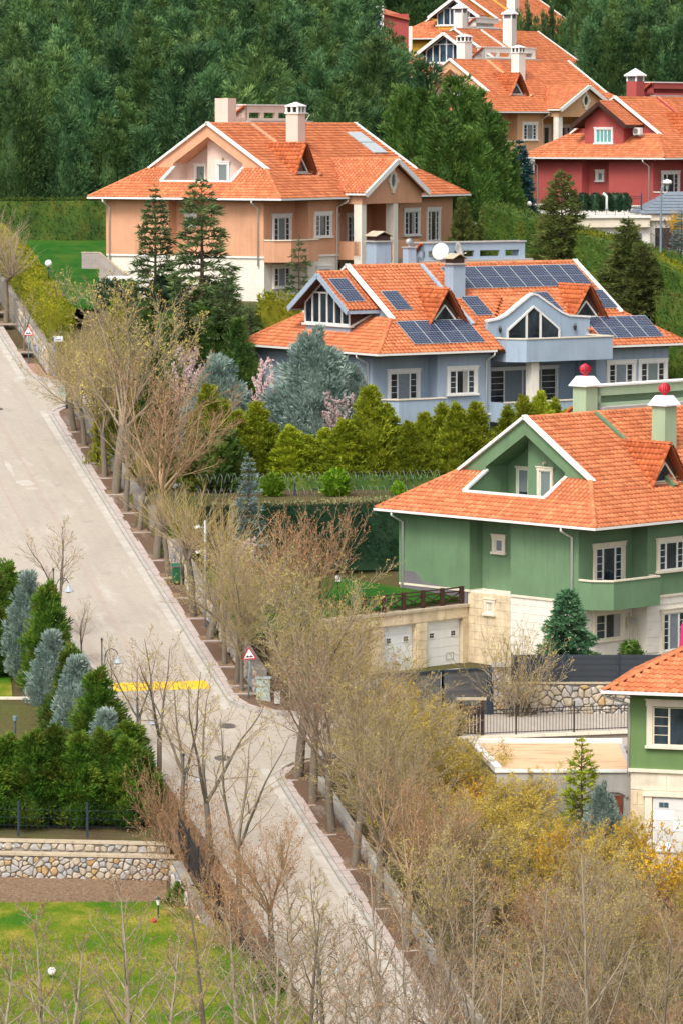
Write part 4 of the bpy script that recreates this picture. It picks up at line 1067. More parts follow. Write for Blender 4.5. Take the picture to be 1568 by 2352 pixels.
        for sg in (-1, 1):
            P = [(xo, ymid + sg * hw, ze), (xo, ymid, za), (s + .1, ymid, za), (s + .1, ymid + sg * hw, ze)]
            MB().slab(P if sg < 0 else P[::-1], .1).build('gable_roof', M['underlay'], roof)
            tiles(roof, [(p[0], p[1], p[2] + .015) for p in (P[0], P[3], P[2], P[1])], (1, 0, 0), T)
            MB().bar((xo - .02, ymid + sg * (hw + .05), ze - .14), (xo - .02, ymid, za - .10), .08, .34, (0, -sg * k, 1)).build('barge_board', M['blue_wall'] if gable == 'glazed' and key == 'blue' else M['timber' if key == 'crimson' else fascia], root)
            MB().bar((xo, ymid + sg * hw, ze - .12), (s + .1, ymid + sg * hw, ze - .12), .1, .22).build('eaves_board', M['blue_wall'] if key == 'blue' else M['timber' if key == 'crimson' else fascia], root)
            Q = [(xo + .05, ymid + sg * hw, ze - .12), (xo + .05, ymid, za - .14), (s + .1, ymid, za - .14), (s + .1, ymid + sg * hw, ze - .12)]
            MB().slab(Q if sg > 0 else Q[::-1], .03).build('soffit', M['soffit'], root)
        ridge(roof, (xo, ymid, za), (s + .1, ymid, za), T, fine)
        wz = H + k * xw - .05; wy = hw - .85
        zt = za - k * wy * 1.04 - .2
        if gable == 'glazed':
            MB().prism([(xw, ymid - wy), (xw + .1, ymid - wy), (xw + .1, ymid + wy), (xw, ymid + wy)], wz - .3, wz + .45).build('gable_plinth', W, root)
            MB().box(xw - .16, ymid - wy - .2, wz + .453, xw + .2, ymid + wy + .2, wz + .58).build('sill', M[trim], root)
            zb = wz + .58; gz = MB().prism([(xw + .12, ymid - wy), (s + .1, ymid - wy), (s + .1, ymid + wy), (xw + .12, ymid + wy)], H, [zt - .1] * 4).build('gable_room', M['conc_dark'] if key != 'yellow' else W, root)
            fr = MB(); ztop = za - .42; zm = zt + .62
            ys_ = np.linspace(ymid - wy, ymid + wy, 7)
            top = lambda y: za - k * 1.04 * abs(y - ymid) - .25
            gw = empty('window', (0, 0, 0)); gw.parent = root; gw['label'] = 'large white framed gable glazing with pointed head'
            for y in ys_: fr.box(xw - .05, y - .06, zb, xw + .05, y + .06, top(y) if abs(y - ymid) < .1 else min(top(y) - .02, zm))
            fr.box(xw - .05, ymid - wy, zb, xw + .05, ymid + wy, zb + .09); fr.box(xw - .052, ys_[1] - .3, zm - .05, xw + .052, ys_[5] + .3, zm + .05)
            for sg in (-1, 1): fr.bar((xw, ymid + sg * wy, top(ymid + wy)), (xw, ymid, top(ymid)), .09, .1)
            fr.build('sash_frame', M['upvc'], gw)
            for a, b in zip(ys_[:-1], ys_[1:]):
                tt = [min(zm - .05, top(a)), min(zm - .05, top(b))]
                MB().slab([(xw + .01, a + .06, zb + .09), (xw + .01, b - .06, zb + .09), (xw + .01, b - .06, tt[1] - .04), (xw + .01, a + .06, tt[0] - .04)][::-1], .02).build('pane', M['glass' if key == 'blue' else 'glass_blue'], gw)
            for sg in (-1, 1):
                yc = ymid + sg * (za - .3 - zm) / (k * 1.04)
                MB().slab([(xw + .01, ymid + sg * .06, zm + .05), (xw + .01, yc, zm + .05), (xw + .01, ymid + sg * .06, top(ymid) - .08)][::-sg], .02).build('pane', M['glass' if key == 'blue' else 'glass_blue'], gw)
            for sg in (-1, 1):  # side cheeks
                MB().slab([(xw, ymid + sg * wy, H + k * xw + .4), (s + .1, ymid + sg * wy, H + k * s + .05), (s + .1, ymid + sg * wy, zt), (xw, ymid + sg * wy, zt)][::sg], .06).build('cheek', M['soffit'] if key == 'blue' else W, root)
                MB().bar((xw - .05, ymid + sg * (wy + .05), H + k * xw + .42), (s, ymid + sg * (wy + .05), H + k * s + .15), .18, .12).build('coping', M[trim], root)
        else:
            P = [(xw, ymid - wy, wz - .2), (xw, ymid + wy, wz - .2), (xw, ymid + wy, zt), (xw, ymid, za - .2), (xw, ymid - wy, zt)]
            gw_ = MB(); gw_.slab(P[::-1], .15)
            gw_.prism([(xw + .15, ymid - wy), (s + .2, ymid - wy), (s + .2, ymid + wy), (xw + .15, ymid + wy)], H, zt - .02); gw_.build('gable_wall', W, root)
            window(root, (xw, ymid, wz + .25), END, 1.75, 1.15, 'quad', 'sign_white', tr=.14, blind='blind_teal')
    # ---- windows of the end face and the corner balcony
    if key != 'lower':
        window(root, (x0 + 1.0, 8.55, H - 1.95), END, 0.55, 0.7, 'single', win_trim, tr=.2)
        window(root, (3.25, 1.95, ZB + .3), FRONT, 2.05, 2.45, 'triple', win_trim, blind=('curtain' if key != 'peach' else None))
        window(root, (3.25, 1.95, .95), FRONT, 2.0, 1.35, 'double' if key == 'green' else 'triple', 'cream' if key == 'green' else win_trim, frame='cream' if key == 'green' else 'upvc', blind='curtain')
        window(root, (7.0, y0, ZB + 1.35), FRONT, 1.95, 1.5, 'triple', win_trim, blind='curtain')
        window(root, (7.3, y0 + .05, .1), FRONT, 1.7, 2.0, 'triple', win_trim)
        bal = [(.9, 1.94), (.9, 1.1), (1.7, .2), (5.35, .2), (5.35, .88), (5.1, .88), (5.1, 1.94)]
        bl = MB().prism(bal, 2.72, 2.9); inner_ = [(1.03, 1.94), (1.03, 1.15), (1.75, .33), (5.2, .33), (5.2, .88)]
        out_ = bal[:5]
        for a, b, c, d in zip(out_[:-1], out_[1:], inner_[1:], inner_[:-1]): bl.prism([a, b, c, d], 2.9, 4.2)
        bl.build('balcony', W, root)
        cp = MB(); cin = [(p[0] - .06, p[1] - .06) for p in out_]
        for a, b, c, d in zip(cin[:-1], cin[1:], inner_[1:], inner_[:-1]): cp.prism([a, b, c, d], 4.203, 4.29)
        cp.build('coping', M['cream'], root)
        downpipe(root, x0 - .08, y1 - .35, 0.8, H - .08, -.85, 0); downpipe(root, x0 - .08, 2.35, ZB - .6, H - .08, -.85, 0); downpipe(root, 8.85, y0 - .08, 0.2, H - .08, 0, -.85)
    # ---- the bay in the middle of the front
    if bay == 'balcony':
        b0, b1, yb = 9.75, 17.5, -0.95
        by_ = 1.6
        pr = [(b0, yb + .9), (b0 + .9, yb), (b1, yb), (b1, by_), (b0, by_)]
        bb = MB(); bb.prism(pr, H - .75, H - .55)
        bb.prism([pr[0], pr[1], (b0 + .95, yb + .14), (b0 + .14, yb + .95)], H - .55, H + .68); bb.prism([pr[1], pr[2], (b1, yb + .14), (b0 + .95, yb + .14)], H - .55, H + .68)
        bb.prism([(b1 - .14, yb + .14), (b1, yb + .14), (b1, by_), (b1 - .14, by_)], H - .55, H + .68); bb.prism([(b0, yb + .9), (b0 + .14, yb + .95), (b0 + .14, by_), (b0, by_)], H - .55, H + .68)
        bb.build('balcony', W, root)
        cp = MB(); cp.prism([(b0 - .06, yb + .87), (b0 + .87, yb - .06), (b0 + .98, yb + .2), (b0 + .2, yb + .98)], H + .683, H + .76); cp.prism([(b0 + .87, yb - .06), (b1 + .06, yb - .06), (b1 + .06, yb + .2), (b0 + .98, yb + .2)], H + .684, H + .761)
        cp.prism([(b1 - .2, yb + .2), (b1 + .06, yb + .2), (b1 + .06, by_), (b1 - .2, by_)], H + .685, H + .762); cp.prism([(b0 - .06, yb + .88), (b0 + .2, yb + .98), (b0 + .2, by_), (b0 - .06, by_)], H + .686, H + .763)
        cp.build('coping', M['cream'], root)
        prof = [(9.5, 1.72), (10.4, 1.85), (11.0, 2.1), (11.6, 2.5), (12.75, 3.25), (13.05, 3.36), (13.4, 3.28), (14.7, 2.5), (15.3, 2.15), (15.9, 1.92), (17.6, 1.8)]
        gw_ = MB(); P = [(9.5, by_, H - .6)] + [(a, by_, H + z) for a, z in prof] + [(17.6, by_, H - .6)]
        gw_.slab(P, .3) if False else gw_.slab(P[::-1], .3); gw_.build('parapet_gable', W, root)
        cp = MB()
        for (a, z), (c, zz) in zip(prof[:-1], prof[1:]): cp.bar((a - .02, by_ + .13, H + z + .06), (c + .02, by_ + .13, H + zz + .06), .42, .12)
        cp.build('coping', M['white'], root)
        # roof behind the parapet
        xm = 13.1
        for sg, xe in ((-1, 10.2), (1, 16.2)):
            P = [(xm, by_ + .3, H + 3.05), (xm, 3.05 / k, H + 3.05), (xe, 1.9, H + k * 1.9)]
            MB().slab(P if sg > 0 else P[::-1], .06).build('gable_roof', M['underlay'], roof); tiles(roof, [(p[0], p[1], p[2] + .02) for p in (P[2], P[1], P[0])], (0, 1, 0), T)
        gw = empty('window', (0, 0, 0)); gw.parent = root; gw['label'] = 'pointed three light balcony window with white frames'
        yw = by_ - .02; zb = H - .5; top = lambda x: H + 2.62 - abs(x - 13.05) * .72
        fr = MB(); xs_ = [11.0, 12.5, 13.6, 15.1]
        for x in xs_: fr.box(x - .07, yw - .08, zb, x + .07, yw + .01, top(x) - .02)
        for a, b in ((11.0, 13.05), (13.05, 15.1)): fr.bar((a, yw - .04, top(a)), (b, yw - .04, top(b)), .10, .12)
        fr.build('sash_frame', M['upvc'], gw)
        for a, b in zip(xs_[:-1], xs_[1:]):
            mid = [(13.05, yw - .02, top(13.05) - .08)] if a < 13.05 < b else []
            MB().slab([(a + .07, yw - .02, zb), (b - .07, yw - .02, zb), (b - .07, yw - .02, top(b) - .08)] + mid + [(a + .07, yw - .02, top(a) - .08)], .015).build('pane', M['glass'], gw)
        for x in (10.35, 16.3):
            l = MB().lathe([(.02, H + 1.0), (.09, H + 1.1), (.11, H + 1.3), (.05, H + 1.42), (.01, H + 1.5)], 7, (x, by_ - .16)).build('wall_lamp', M['iron'], root)
        # ground-floor loggia
        window(root, (13.4, 3.2, ZB + .05), FRONT, 5.4, 2.55, 'door', 'upvc', tr=.12, sill=False, blind='curtain')
        window(root, (10.4, 3.2, ZB + .3), FRONT, .7, 2.3, 'single', 'upvc', tr=.1)
        col_ = MB(); col_.box(11.35, -.55, 0, 11.95, .05, H - .76); col_.build('column', M['stone_white'], root)
        ter = MB(); ter.box(9.2, -.8, ZB - .5, 17.6, 3.19, ZB - .02); ter.box(9.2, -.8, ZB - .02, 17.6, -.66, ZB + .75); ter.box(9.2, -.66, ZB - .02, 9.34, y0, ZB + .75); ter.build('loggia_terrace', W, root)
        MB().box(9.14, -.86, ZB + .753, 17.66, -.6, ZB + .83).build('coping', M['cream'], root)
        window(root, (19.6, y0, ZB + 1.35), FRONT, 1.95, 1.5, 'triple', win_trim, blind='curtain')
        window(root, (22.2, y0, ZB + 1.2), FRONT, 1.95, 1.65, 'triple', win_trim, blind='blind')
    elif bay == 'pediment':
        yb = -1.0; z0, za = H - .45, H + 2.62; ze = H + .28
        pw = MB(); pw.slab([(bx0 + .3, yb, z0), (bx1 - .3, yb, z0), (bx1 - .3, yb, ze + .1), (cx_, yb, za - .15), (bx0 + .3, yb, ze + .1)], .25)
        pw.box(bx0 + .3, yb + .25, z0, bx0 + .55, 1.2, ze + .15); pw.box(bx1 - .55, yb + .25, z0, bx1 - .3, 1.2, ze + .15); pw.box(bx0 + .55, yb + .25, z0 + .05, bx1 - .55, 3.0, z0 + .15)
        pw.build('pediment', W, root)
        for sg, xe in ((-1, bx0), (1, bx1)):
            P = [(cx_, yb - .5, za), (cx_, (za - H) / k, za), (xe, (ze - H) / k, ze), (xe, yb - .5, ze)]
            MB().slab(P if sg > 0 else P[::-1], .08).build('gable_roof', M['underlay'], roof)
            tiles(roof, [(p[0], p[1], p[2] + .015) for p in (P[3], P[2], P[1], P[0])], (0, 1, 0), T)
            MB().bar((xe - sg * .02, yb - .52, ze - .08), (cx_, yb - .52, za - .06), .14, .36, (0, 0, 1)).build('barge_board', M[fascia], root)
            MB().bar((xe, yb - .5, ze - .05), (xe, (ze - H) / k + .2, ze - .05), .13, .13).build('gutter', M['upvc'], root)
            ridge(roof, (xe, (ze - H) / k, ze), (cx_, (za - H) / k, za), M['flash'], False)
        ridge(roof, (cx_, yb - .5, za), (cx_, (za - H) / k, za), T, fine)
        ow = MB(); n = 12
        for i in range(n):
            a0, a1 = 2 * math.pi * i / n, 2 * math.pi * (i + 1) / n
            ow.bar((cx_ + .42 * math.cos(a0), yb - .05, H + 1.15 + .62 * math.sin(a0)), (cx_ + .42 * math.cos(a1), yb - .05, H + 1.15 + .62 * math.sin(a1)), .24, .16, (0, 1, 0))
        for a in range(4): ow.box(cx_ + .55 * math.cos(a * math.pi / 2) - .14, yb - .16, H + 1.15 + .74 * math.sin(a * math.pi / 2) - .14, cx_ + .55 * math.cos(a * math.pi / 2) + .14, yb, H + 1.15 + .74 * math.sin(a * math.pi / 2) + .14)
        w_ = ow.build('window', M['cream'], root, label='oval window with a cream stone ring')
        MB().slab([(cx_ + .36 * math.cos(2 * math.pi * i / 14), yb - .02, H + 1.15 + .55 * math.sin(2 * math.pi * i / 14)) for i in range(14)], .02).build('pane', M['glass_blue'], w_)
        for x in (bx0 + .65, cx_ + .6): MB().box(x - .32, yb + .05, 0, x + .32, yb + .69, z0 - .003).build('column', M['stone_white'], root)
        bl = MB(); bl.box(bx0 + .33, yb + .15, ZB - .35, bx1 - .33, 3.19, ZB - .05); bl.box(bx0 + .33, yb + .15, ZB - .05, bx0 + .95 - .64, yb + .3, ZB + .95)
        bl.box(bx0 + .97, yb + .15, ZB - .05, cx_ + .27, yb + .3, ZB + .95); bl.box(cx_ + .93, yb + .15, ZB - .05, bx1 - .33, yb + .3, ZB + .95); bl.box(bx0 + .33, yb + .3, ZB - .05, bx0 + .48, y0, ZB + .95)
        bl.build('balcony', W, root)
        MB().box(bx0 + .97, yb + .08, ZB + .953, cx_ + .27, yb + .36, ZB + 1.03).build('coping', M['cream'], root)
        for x, st in ((10.3, 'single'), (12.4, 'single'), (15.2, 'triple')): window(root, (x, 3.2, ZB + .3), FRONT, .85 if st == 'single' else 1.9, 2.3, st, win_trim)
        window(root, (16.9, 3.2, .3), FRONT, 1.6, 2.1, 'triple', win_trim); window(root, (12.2, 3.2, .3), FRONT, 2.0, 2.1, 'triple', win_trim)
        window(root, (19.4, y0, ZB + 1.2), FRONT, 1.95, 1.7, 'triple', win_trim, blind='curtain'); window(root, (22.6, y0, ZB + .7), FRONT, 1.6, 2.2, 'triple', win_trim, blind='curtain')
        window(root, (19.8, y0 + .05, .2), FRONT, 1.6, 2.0, 'triple', win_trim)
    # ---- dormers, party fold, chimneys, roof-top box
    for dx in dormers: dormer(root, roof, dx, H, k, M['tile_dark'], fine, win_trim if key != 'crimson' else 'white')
    if key != 'lower':
        # the front roof steps up along one line: a rendered kerb capped with ridge tiles
        xx = 8.75
        MB().bar((xx, 2.2, H + k * 2.2 + .1), (xx, A / 2 - .1, zr + .02), .22, .3).build('roof_step', W, root)
        ridge(roof, (xx + .22, 2.2, H + k * 2.2 + .12), (xx + .22, A / 2 - .1, zr + .06), T, fine)
    for c in chim: chimney(root, c[0], c[1], c[2] + H, c[3] + H, c[4], M[c[5]], c[6])
    if roofbox:
        bx_0, bx_1, bw, slits = roofbox
        bw_ = M[bw]; yb0, yb1 = A / 2 + .9, A / 2 + 1.75; zt = H + 6.5; rb = MB()
        rb.box(bx_0, yb0, H + 3.2, bx_1, yb1, zt - .9)
        n = 4; wd = (bx_1 - bx_0) / n
        if slits:
            for i in range(n):
                xa = bx_0 + i * wd; rb.box(xa, yb0, zt - .9, xa + .45, yb0 + .2, zt - .5)
            rb.box(bx_1 - .45, yb0, zt - .9, bx_1, yb1, zt - .5); rb.box(bx_0, yb0, zt - .5, bx_1, yb1, zt)
            rb.box(bx_0, yb0 + .25, zt - .9, bx_0 + .2, yb1, zt - .5)
        else: rb.box(bx_0, yb0 + .6, zt - .9, bx_1, yb1, zt - .52); rb.box(bx_0, yb0, zt - .5, bx_1, yb1, zt)
        b = rb.build('roof_storage', bw_, root)
        MB().box(bx_0 - .08, yb0 - .08, zt + .003, bx_1 + .08, yb1 + .08, zt + .09).build('coping', M['white' if not slits or key != 'blue' else 'concrete'], b)
        MB().box(bx_0 - .3, A / 2 + .25, zr + .02, bx_1 + .2, yb0 - .003, zr + .3).build('roof_ledge', M['concrete'], b)
        tri = MB(); tri.slab([(bx_0, yb0, H + 3.4), (bx_0, yb0, zt - .05), (bx_0, yb0 + 4.0, zt - 2.75), (bx_0, yb0 + 4.0, H + 1.6)], .18); tri.build('side_parapet', bw_, root)
        MB().bar((bx_0 - .08, yb0, zt + .02), (bx_0 - .08, yb0 + 4.0, zt - 2.68), .3, .1).build('flashing', M['flash'], root)
    return root, roof

H_GREEN, R_G = house('green', 'large green house with red ball chimney vents and a stone garage wing', 'green_wall', 'stone_white', nind=300, clad=True, trim='cream', win_trim='cream', inner='green_wall',
    dormers=(8.6, 18.5), bay=None, chim=((11.3, 5.2, 2.9, 5.6, .95, 'green_light', 'ball'), (8.9, 8.8, 4.4, 6.6, .95, 'green_light', 'ball')), roofbox=(10.1, 18.0, 'green_light', False), s=3.3)
H_BLUE, R_B = house('blue', 'light blue house with solar panels on its orange roof and a glazed gable', 'blue_wall', 'blue_wall', nind=300, gable='glazed', bay='balcony', trim='white',
    chim=((9.5, 5.2, 2.9, 5.35, .95, 'blue_wall', 'house'), (8.2, 8.4, 4.5, 6.25, .62, 'blue_wall', 'turbine'), (7.3, 10.6, 3.2, 6.7, 1.15, 'blue_wall', 'house')), roofbox=(9.6, 17.8, 'blue_wall', True))
H_PEACH, R_P = house('peach', 'peach house with oval pediment window and a recessed gable terrace', 'peach_wall', 'stone_white', inner='peach_pale', dormers=(7.2,),
    chim=((10.4, 5.2, 2.9, 5.9, 1.0, 'peach_pale', 'vent'), (7.4, 9.2, 3.8, 7.0, 1.1, 'peach_pale', None)), roofbox=(9.6, 17.6, 'peach_pale', True), s2=3.0)
H_CRIM, R_C = house('crimson', 'crimson house with an air conditioner beside its gable window', 'crimson_wall', 'white_wall', gable='window', bay=None, dormers=(7.2, 18), fine=False,
    chim=((7.4, 9.2, 3.8, 6.6, 1.1, 'crimson_wall', 'pyramid'), (10.4, 5.2, 2.9, 5.6, 1.0, 'crimson_wall', None)), roofbox=(9.4, 17.6, 'crimson_wall', False))
H_TAN, R_T = house('peach2', 'tan orange house half hidden behind tall cypresses, crimson house in front', 'tan_wall', 'white_wall', inner='peach_pale', fine=False, dormers=(7.2,),
    chim=((10.4, 5.2, 2.9, 5.9, 1.0, 'white_wall', 'vent'), (7.0, 9.4, 3.8, 7.0, 1.1, 'white_wall', 'vent')), roofbox=(9.4, 17.6, 'white_wall', True))
H_WHITE, R_W = house('white', 'white house with glazed gable in the row above the tan house', 'white_wall', 'white_wall', gable='glazed', bay=None, fine=False, dormers=(),
    chim=((10.4, 5.2, 2.9, 6.4, 1.1, 'white_wall', 'pyramid'), (7.0, 9.4, 3.8, 7.0, 1.1, 'white_wall', 'pyramid')), roofbox=(9.4, 14.5, 'white_wall', False))
H_YEL, R_Y = house('yellow', 'yellow house with a wide glazed gable at the top of the hill', 'yellow_wall', 'white_wall', gable='glazed', bay=None, fine=False, dormers=(), chim=((10.4, 5.2, 2.9, 6.4, 1.1, 'white_wall', 'pyramid'),))

# ---- solar panels of the blue house
kk = 0.64
for i in range(4): panel(H_BLUE, 3.15 + i * 1.36, 0.62, HE, kk, 1.36, 2.5)
panel(H_BLUE, 3.9, 3.75, HE, kk); panel(H_BLUE, 9.6, 3.05, HE, kk, 1.36); 
for i in range(8): panel(H_BLUE, 10.0 + i * 1.36, 5.55, HE, kk, 1.36, 2.45)
panel(H_BLUE, 19.95, 3.35, HE, kk); panel(H_BLUE, 15.4, 3.2, HE, kk, 1.3, 2.2)
for i in range(4): panel(H_BLUE, 17.75 + i * 1.27, 0.55, HE, kk, 1.27, 2.4)
# one on the glazed gable's right flank (it falls towards -y)
zr_ = HE + kk * 8; za_ = zr_ - .35; kg = kk * 1.04; c = math.sqrt(1 + kg * kg)
e = Matrix(((1, 0, 0, 1.15), (0, 1 / c, -kg / c, 8 - 2.75), (0, kg / c, 1 / c, za_ - kg * 2.75 + .04), (0, 0, 0, 1)))
panel(H_BLUE, 0, 0, 0, 0, 1.45, 2.5, e=e)
for i in range(2):
    x0_ = 19.6 + i * .0; o = MB().box(0, 0, .08, 1.9, 1.35, .16).build('solar_collector', M['collector'], H_PEACH)
    c = math.sqrt(1 + kk * kk); yy = 4.0 + i * 1.2
    o.matrix_local = Matrix(((1, 0, 0, 20.3), (0, 1 / c, -kk / c, yy + .6), (0, kk / c, 1 / c, HE + kk * (yy + .6) + .04), (0, 0, 0, 1)))
    MB().box(-.04, -.04, .05, 1.94, -.001, .18).build('collector_frame', M['galv'], o)

# ---- white limestone slabs of the green house, garage wing with terrace
gw = [c for c in H_GREEN.children if c.name.startswith('plinth_wall')][0]
cladding(gw, (0.95, 6.8, 0), END, 4.85, -.8, 3.0, M['stone_white'], seed=2)
cladding(gw, (0.95, 9.9, 0), END, 3.1, -.8, 3.0, M['ochre_stone'], seed=3)
cladding(gw, (5.1, .95, 0), FRONT, 3.6, 0.1, 3.0, M['stone_white'], holes=((1.2, 3.4, 0, 2.4),), seed=4)
window(H_GREEN, (0.95, 8.3, 1.95), END, .45, .6, 'single', 'cream', tr=.16)
GA = MB()
gy = 9.9; gx0 = -9.6
GA.box(gx0, gy + .35, -1, .93, gy + .6, 3.05); 
GA.box(gx0, gy, 2.45, .93, gy + .35, 3.05)
piers = [(.93 - .42, .93), (.93 - 4.0, .93 - 3.15), (.93 - 7.2, .93 - 6.4), (gx0, gx0 + .4)]
for a, b in piers: GA.box(a, gy, -1, b, gy + .35, 2.449)
ga = GA.build('garage_wing', M['ochre_stone'], H_GREEN)
cladding(ga, (.93 - 3.9, gy, 0), FRONT, .7, 0.1, 2.45, M['ochre_stone'], lw=.7, seed=6)
cladding(ga, (gx0, gy, 0), FRONT, 10.4, 2.5, 3.04, M['ochre_stone'], lw=1.25, ch=.55, seed=7)
MB().box(gx0 - .1, gy - .12, 3.053, .9, gy + .62, 3.19).build('coping', M['coping'], H_GREEN)
MB().box(-4.5, 12.6, 3.06, .9, 15.3, 3.25).build('patio', M['concrete'], H_GREEN)
for o in list(H_GREEN.children):
    if o.name.split('.')[0] in ('garage_wing', 'patio'): o.location.z -= .85
GC = [o for o in H_GREEN.children if o.name.startswith('coping')][-1]; GC.location.z -= .85
# sloping grey footing where the green wall meets the bank
MB().slab([(.87, 14.9, 2.2), (.87, 9.95, 2.2), (.87, 9.95, 3.02), (.87, 13.2, 3.25), (.87, 13.8, 3.75), (.87, 14.9, 3.8)], .1).build('footing', M['conc_dark'], H_GREEN)
for i, (a, b) in enumerate(((.93 - 3.15, .93 - .42), (.93 - 6.4, .93 - 4.0))):
    gd = MB().box(a + .02, gy + .27, -.2, b - .02, gy + .33, 2.44).build('garage_door', M['garage'], H_GREEN)
    for j in range(5): MB().box(a + .03, gy + .245, .02 + j * .485, b - .03, gy + .268, .49 + j * .485).build('door_panel', M['garage'], gd)
    for xw in ((a + .35, b - .75)):
        f = MB().box(xw, gy + .20, 1.52, xw + .40, gy + .244, 1.84).build('door_window', M['upvc'], gd)
        for q in range(2):
            for r_ in range(2): f2 = MB().box(xw + .05 + q * .16, gy + .19, 1.56 + r_ * .13, xw + .19 + q * .16, gy + .199, 1.67 + r_ * .13).build('door_window', M['glass'], gd)
    gd.location.z -= .85
    if i == 0:
        fl = MB(); 
        for p, q in (((1.7, .3), (2.25, .3)), ((2.25, .3), (2.25, .65)), ((2.25, .65), (1.7, .65)), ((1.7, .65), (1.7, .3))): fl.bar((a + p[0], gy + .235, p[1]), (a + q[0], gy + .235, q[1]), .02, .03)
        fl.build('pet_flap', M['galv'], gd)

# ---- the lower green house at the right edge: garage below, one broad window above
h = HOUSES['lower']; LH = empty('house', h['c'], math.pi / 2 - rad(h['al']), 'moss green house with a white panelled garage door and low hipped roof', 'house')
LH.rotation_euler = (0, 0, rad(-15))
Hh = 7.1; A_, B_ = 8.0, 13.0; k = .52
pk = [(0, 0, Hh), (B_, 0, Hh), (B_ - 4.0, 4.0, Hh + k * 4.0), (4.0, 4.0, Hh + k * 4.0)]
R_ = MB(); R_.slab(pk, .08); R_.slab([(0, A_, Hh), (0, 0, Hh), (4.0, 4.0, Hh + k * 4.0)], .08); R_.slab([(B_, A_, Hh), (0, A_, Hh), (4.0, 4.0, Hh + k * 4.0), (B_ - 4.0, 4.0, Hh + k * 4.0)], .08)
R_.slab([(B_, 0, Hh), (B_, A_, Hh), (B_ - 4.0, 4.0, Hh + k * 4.0)], .08)
RL = R_.build('roof', M['underlay'], LH)
up = lambda P: [(p[0], p[1], p[2] + .012) for p in P]
tiles(RL, up(pk), (1, 0, 0), M['tile'], (), 290, (1.5, 1.0, Hh + .5)); tiles(RL, up([(0, A_, Hh), (0, 0, Hh), (4.0, 4.0, Hh + k * 4.0)]), (0, 1, 0), M['tile'])
ridge(RL, (0, 0, Hh), (4.0, 4.0, Hh + k * 4.0), M['tile']); ridge(RL, (4.0, 4.0, Hh + k * 4.0), (B_ - 4.0, 4.0, Hh + k * 4.0), M['tile'])
MB().box(.06, .06, Hh - .16, B_ - .06, A_ - .06, Hh - .1).build('soffit', M['soffit'], LH)
MB().bar((-.1, -.05, Hh - .02), (B_, -.05, Hh - .02), .13, .14).build('gutter', M['upvc'], LH); MB().bar((-.05, -.1, Hh - .021), (-.05, A_, Hh - .021), .13, .14).build('gutter', M['upvc'], LH)
lx = 1.02
MB().box(lx, .95, 3.55, B_ - 1, A_ - 1, Hh - .17).build('wall', M['moss_wall'], LH); MB().box(lx - .02, .9, Hh - .75, B_ - .98, .949, Hh - .18).build('frieze', M['moss_wall'], LH)
lw_ = MB().box(lx + .02, 1.0, -2, B_ - 1, A_ - 1, 3.547).build('plinth_wall', M['stone'], LH)
MB().box(lx - .08, .86, 3.45, B_ - .9, 1.02, 3.60).build('band_course', M['cream'], LH)
cladding(lw_, (lx + .02, 1.0, 0), FRONT, .62, 0.2, 2.6, M['ochre_stone'], lw=.62, ch=.6, seed=9); cladding(lw_, (lx + .02, 1.0, 0), FRONT, 8, 2.65, 3.44, M['stone'], lw=1.6, ch=.75, seed=10)
window(LH, (lx + 2.0, .95, 4.65), FRONT, 2.0, 1.75, 'double', 'cream', frame='cream', blind=None, tr=.26)
gd = MB().box(lx + 1.05, .93, -.1, lx + 3.75, .99, 2.3).build('garage_door', M['sign_white'], LH)
for j in range(5):
    for i in range(3): MB().box(lx + 1.08 + i * .89, .905, j * .47 - .05, lx + 1.94 + i * .89, .929, j * .47 + .40).build('door_panel', M['ac' if (j + i) % 3 else 'sign_white'], gd)
for i in range(2):
    for q in range(2):
        MB().box(lx + 1.32 + q * .22 + i * 1.78, .885, 1.92, lx + 1.52 + q * .22 + i * 1.78, .904, 2.14).build('door_window', M['glass_blue'], gd)
sr = MB(); sr.box(lx + .68, .86, -.1, lx + 1.0, 1.0, 2.4); sr.box(lx + .6, .8, 2.4, lx + 4.1, 1.0, 2.62); sr.box(lx + 3.8, .86, -.1, lx + 4.1, 1.0, 2.4); sr.build('garage_surround', M['cream'], LH)
downpipe(LH, lx - .09, 1.1, 3.2, Hh - .08, -.9, -.9)

# ---- concrete roof terrace left of it, with white edge copings
D0 = empty('roof_terrace', (6.6, 184.2, 8.2), 0, 'grey concrete garage with a stained sand coloured flat roof and white edges', 'terrace')
out = [(0.35, 0), (6.6, 0), (6.6, 9.0), (-.7, 9.0)]
MB().prism(out, -3, 3.05).build('wall', M['concrete'], D0); MB().prism([(.6, .25), (6.4, .25), (6.4, 8.7), (-.35, 8.7)], 3.0, 3.08).build('roof', M['deck'], D0)
cp = MB(); cp.prism([(0.28, -.08), (6.6, -.08), (6.6, .25), (.6, .25)], 3.053, 3.16); cp.prism([(.28, -.08), (.6, .25), (-.35, 8.7), (-.8, 9.05)], 3.054, 3.30); cp.prism([(-.35, 8.75), (6.6, 8.75), (6.6, 9.1), (-.5, 9.1)], 3.055, 3.26); cp.build('coping', M['white'], D0)
dr = MB().box(5.15, -.06, -.6, 6.05, .02, 2.0).build('door', M['red_door'], D0); MB().tube([(5.28, -.12, .9), (5.28, -.06, .9)], .04, 6).build('handle', M['galv'], dr)
aw = MB()
for i in range(8):
    a0, a1 = math.pi * i / 8, math.pi * (i + 1) / 8; aw.bar((5.6 + .62 * math.cos(a0), -.05, 1.95 + .28 * math.sin(a0)), (5.6 + .62 * math.cos(a1), -.05, 1.95 + .28 * math.sin(a1)), .12, .12, (0, 1, 0))
aw.build('arch', M['concrete'], D0)

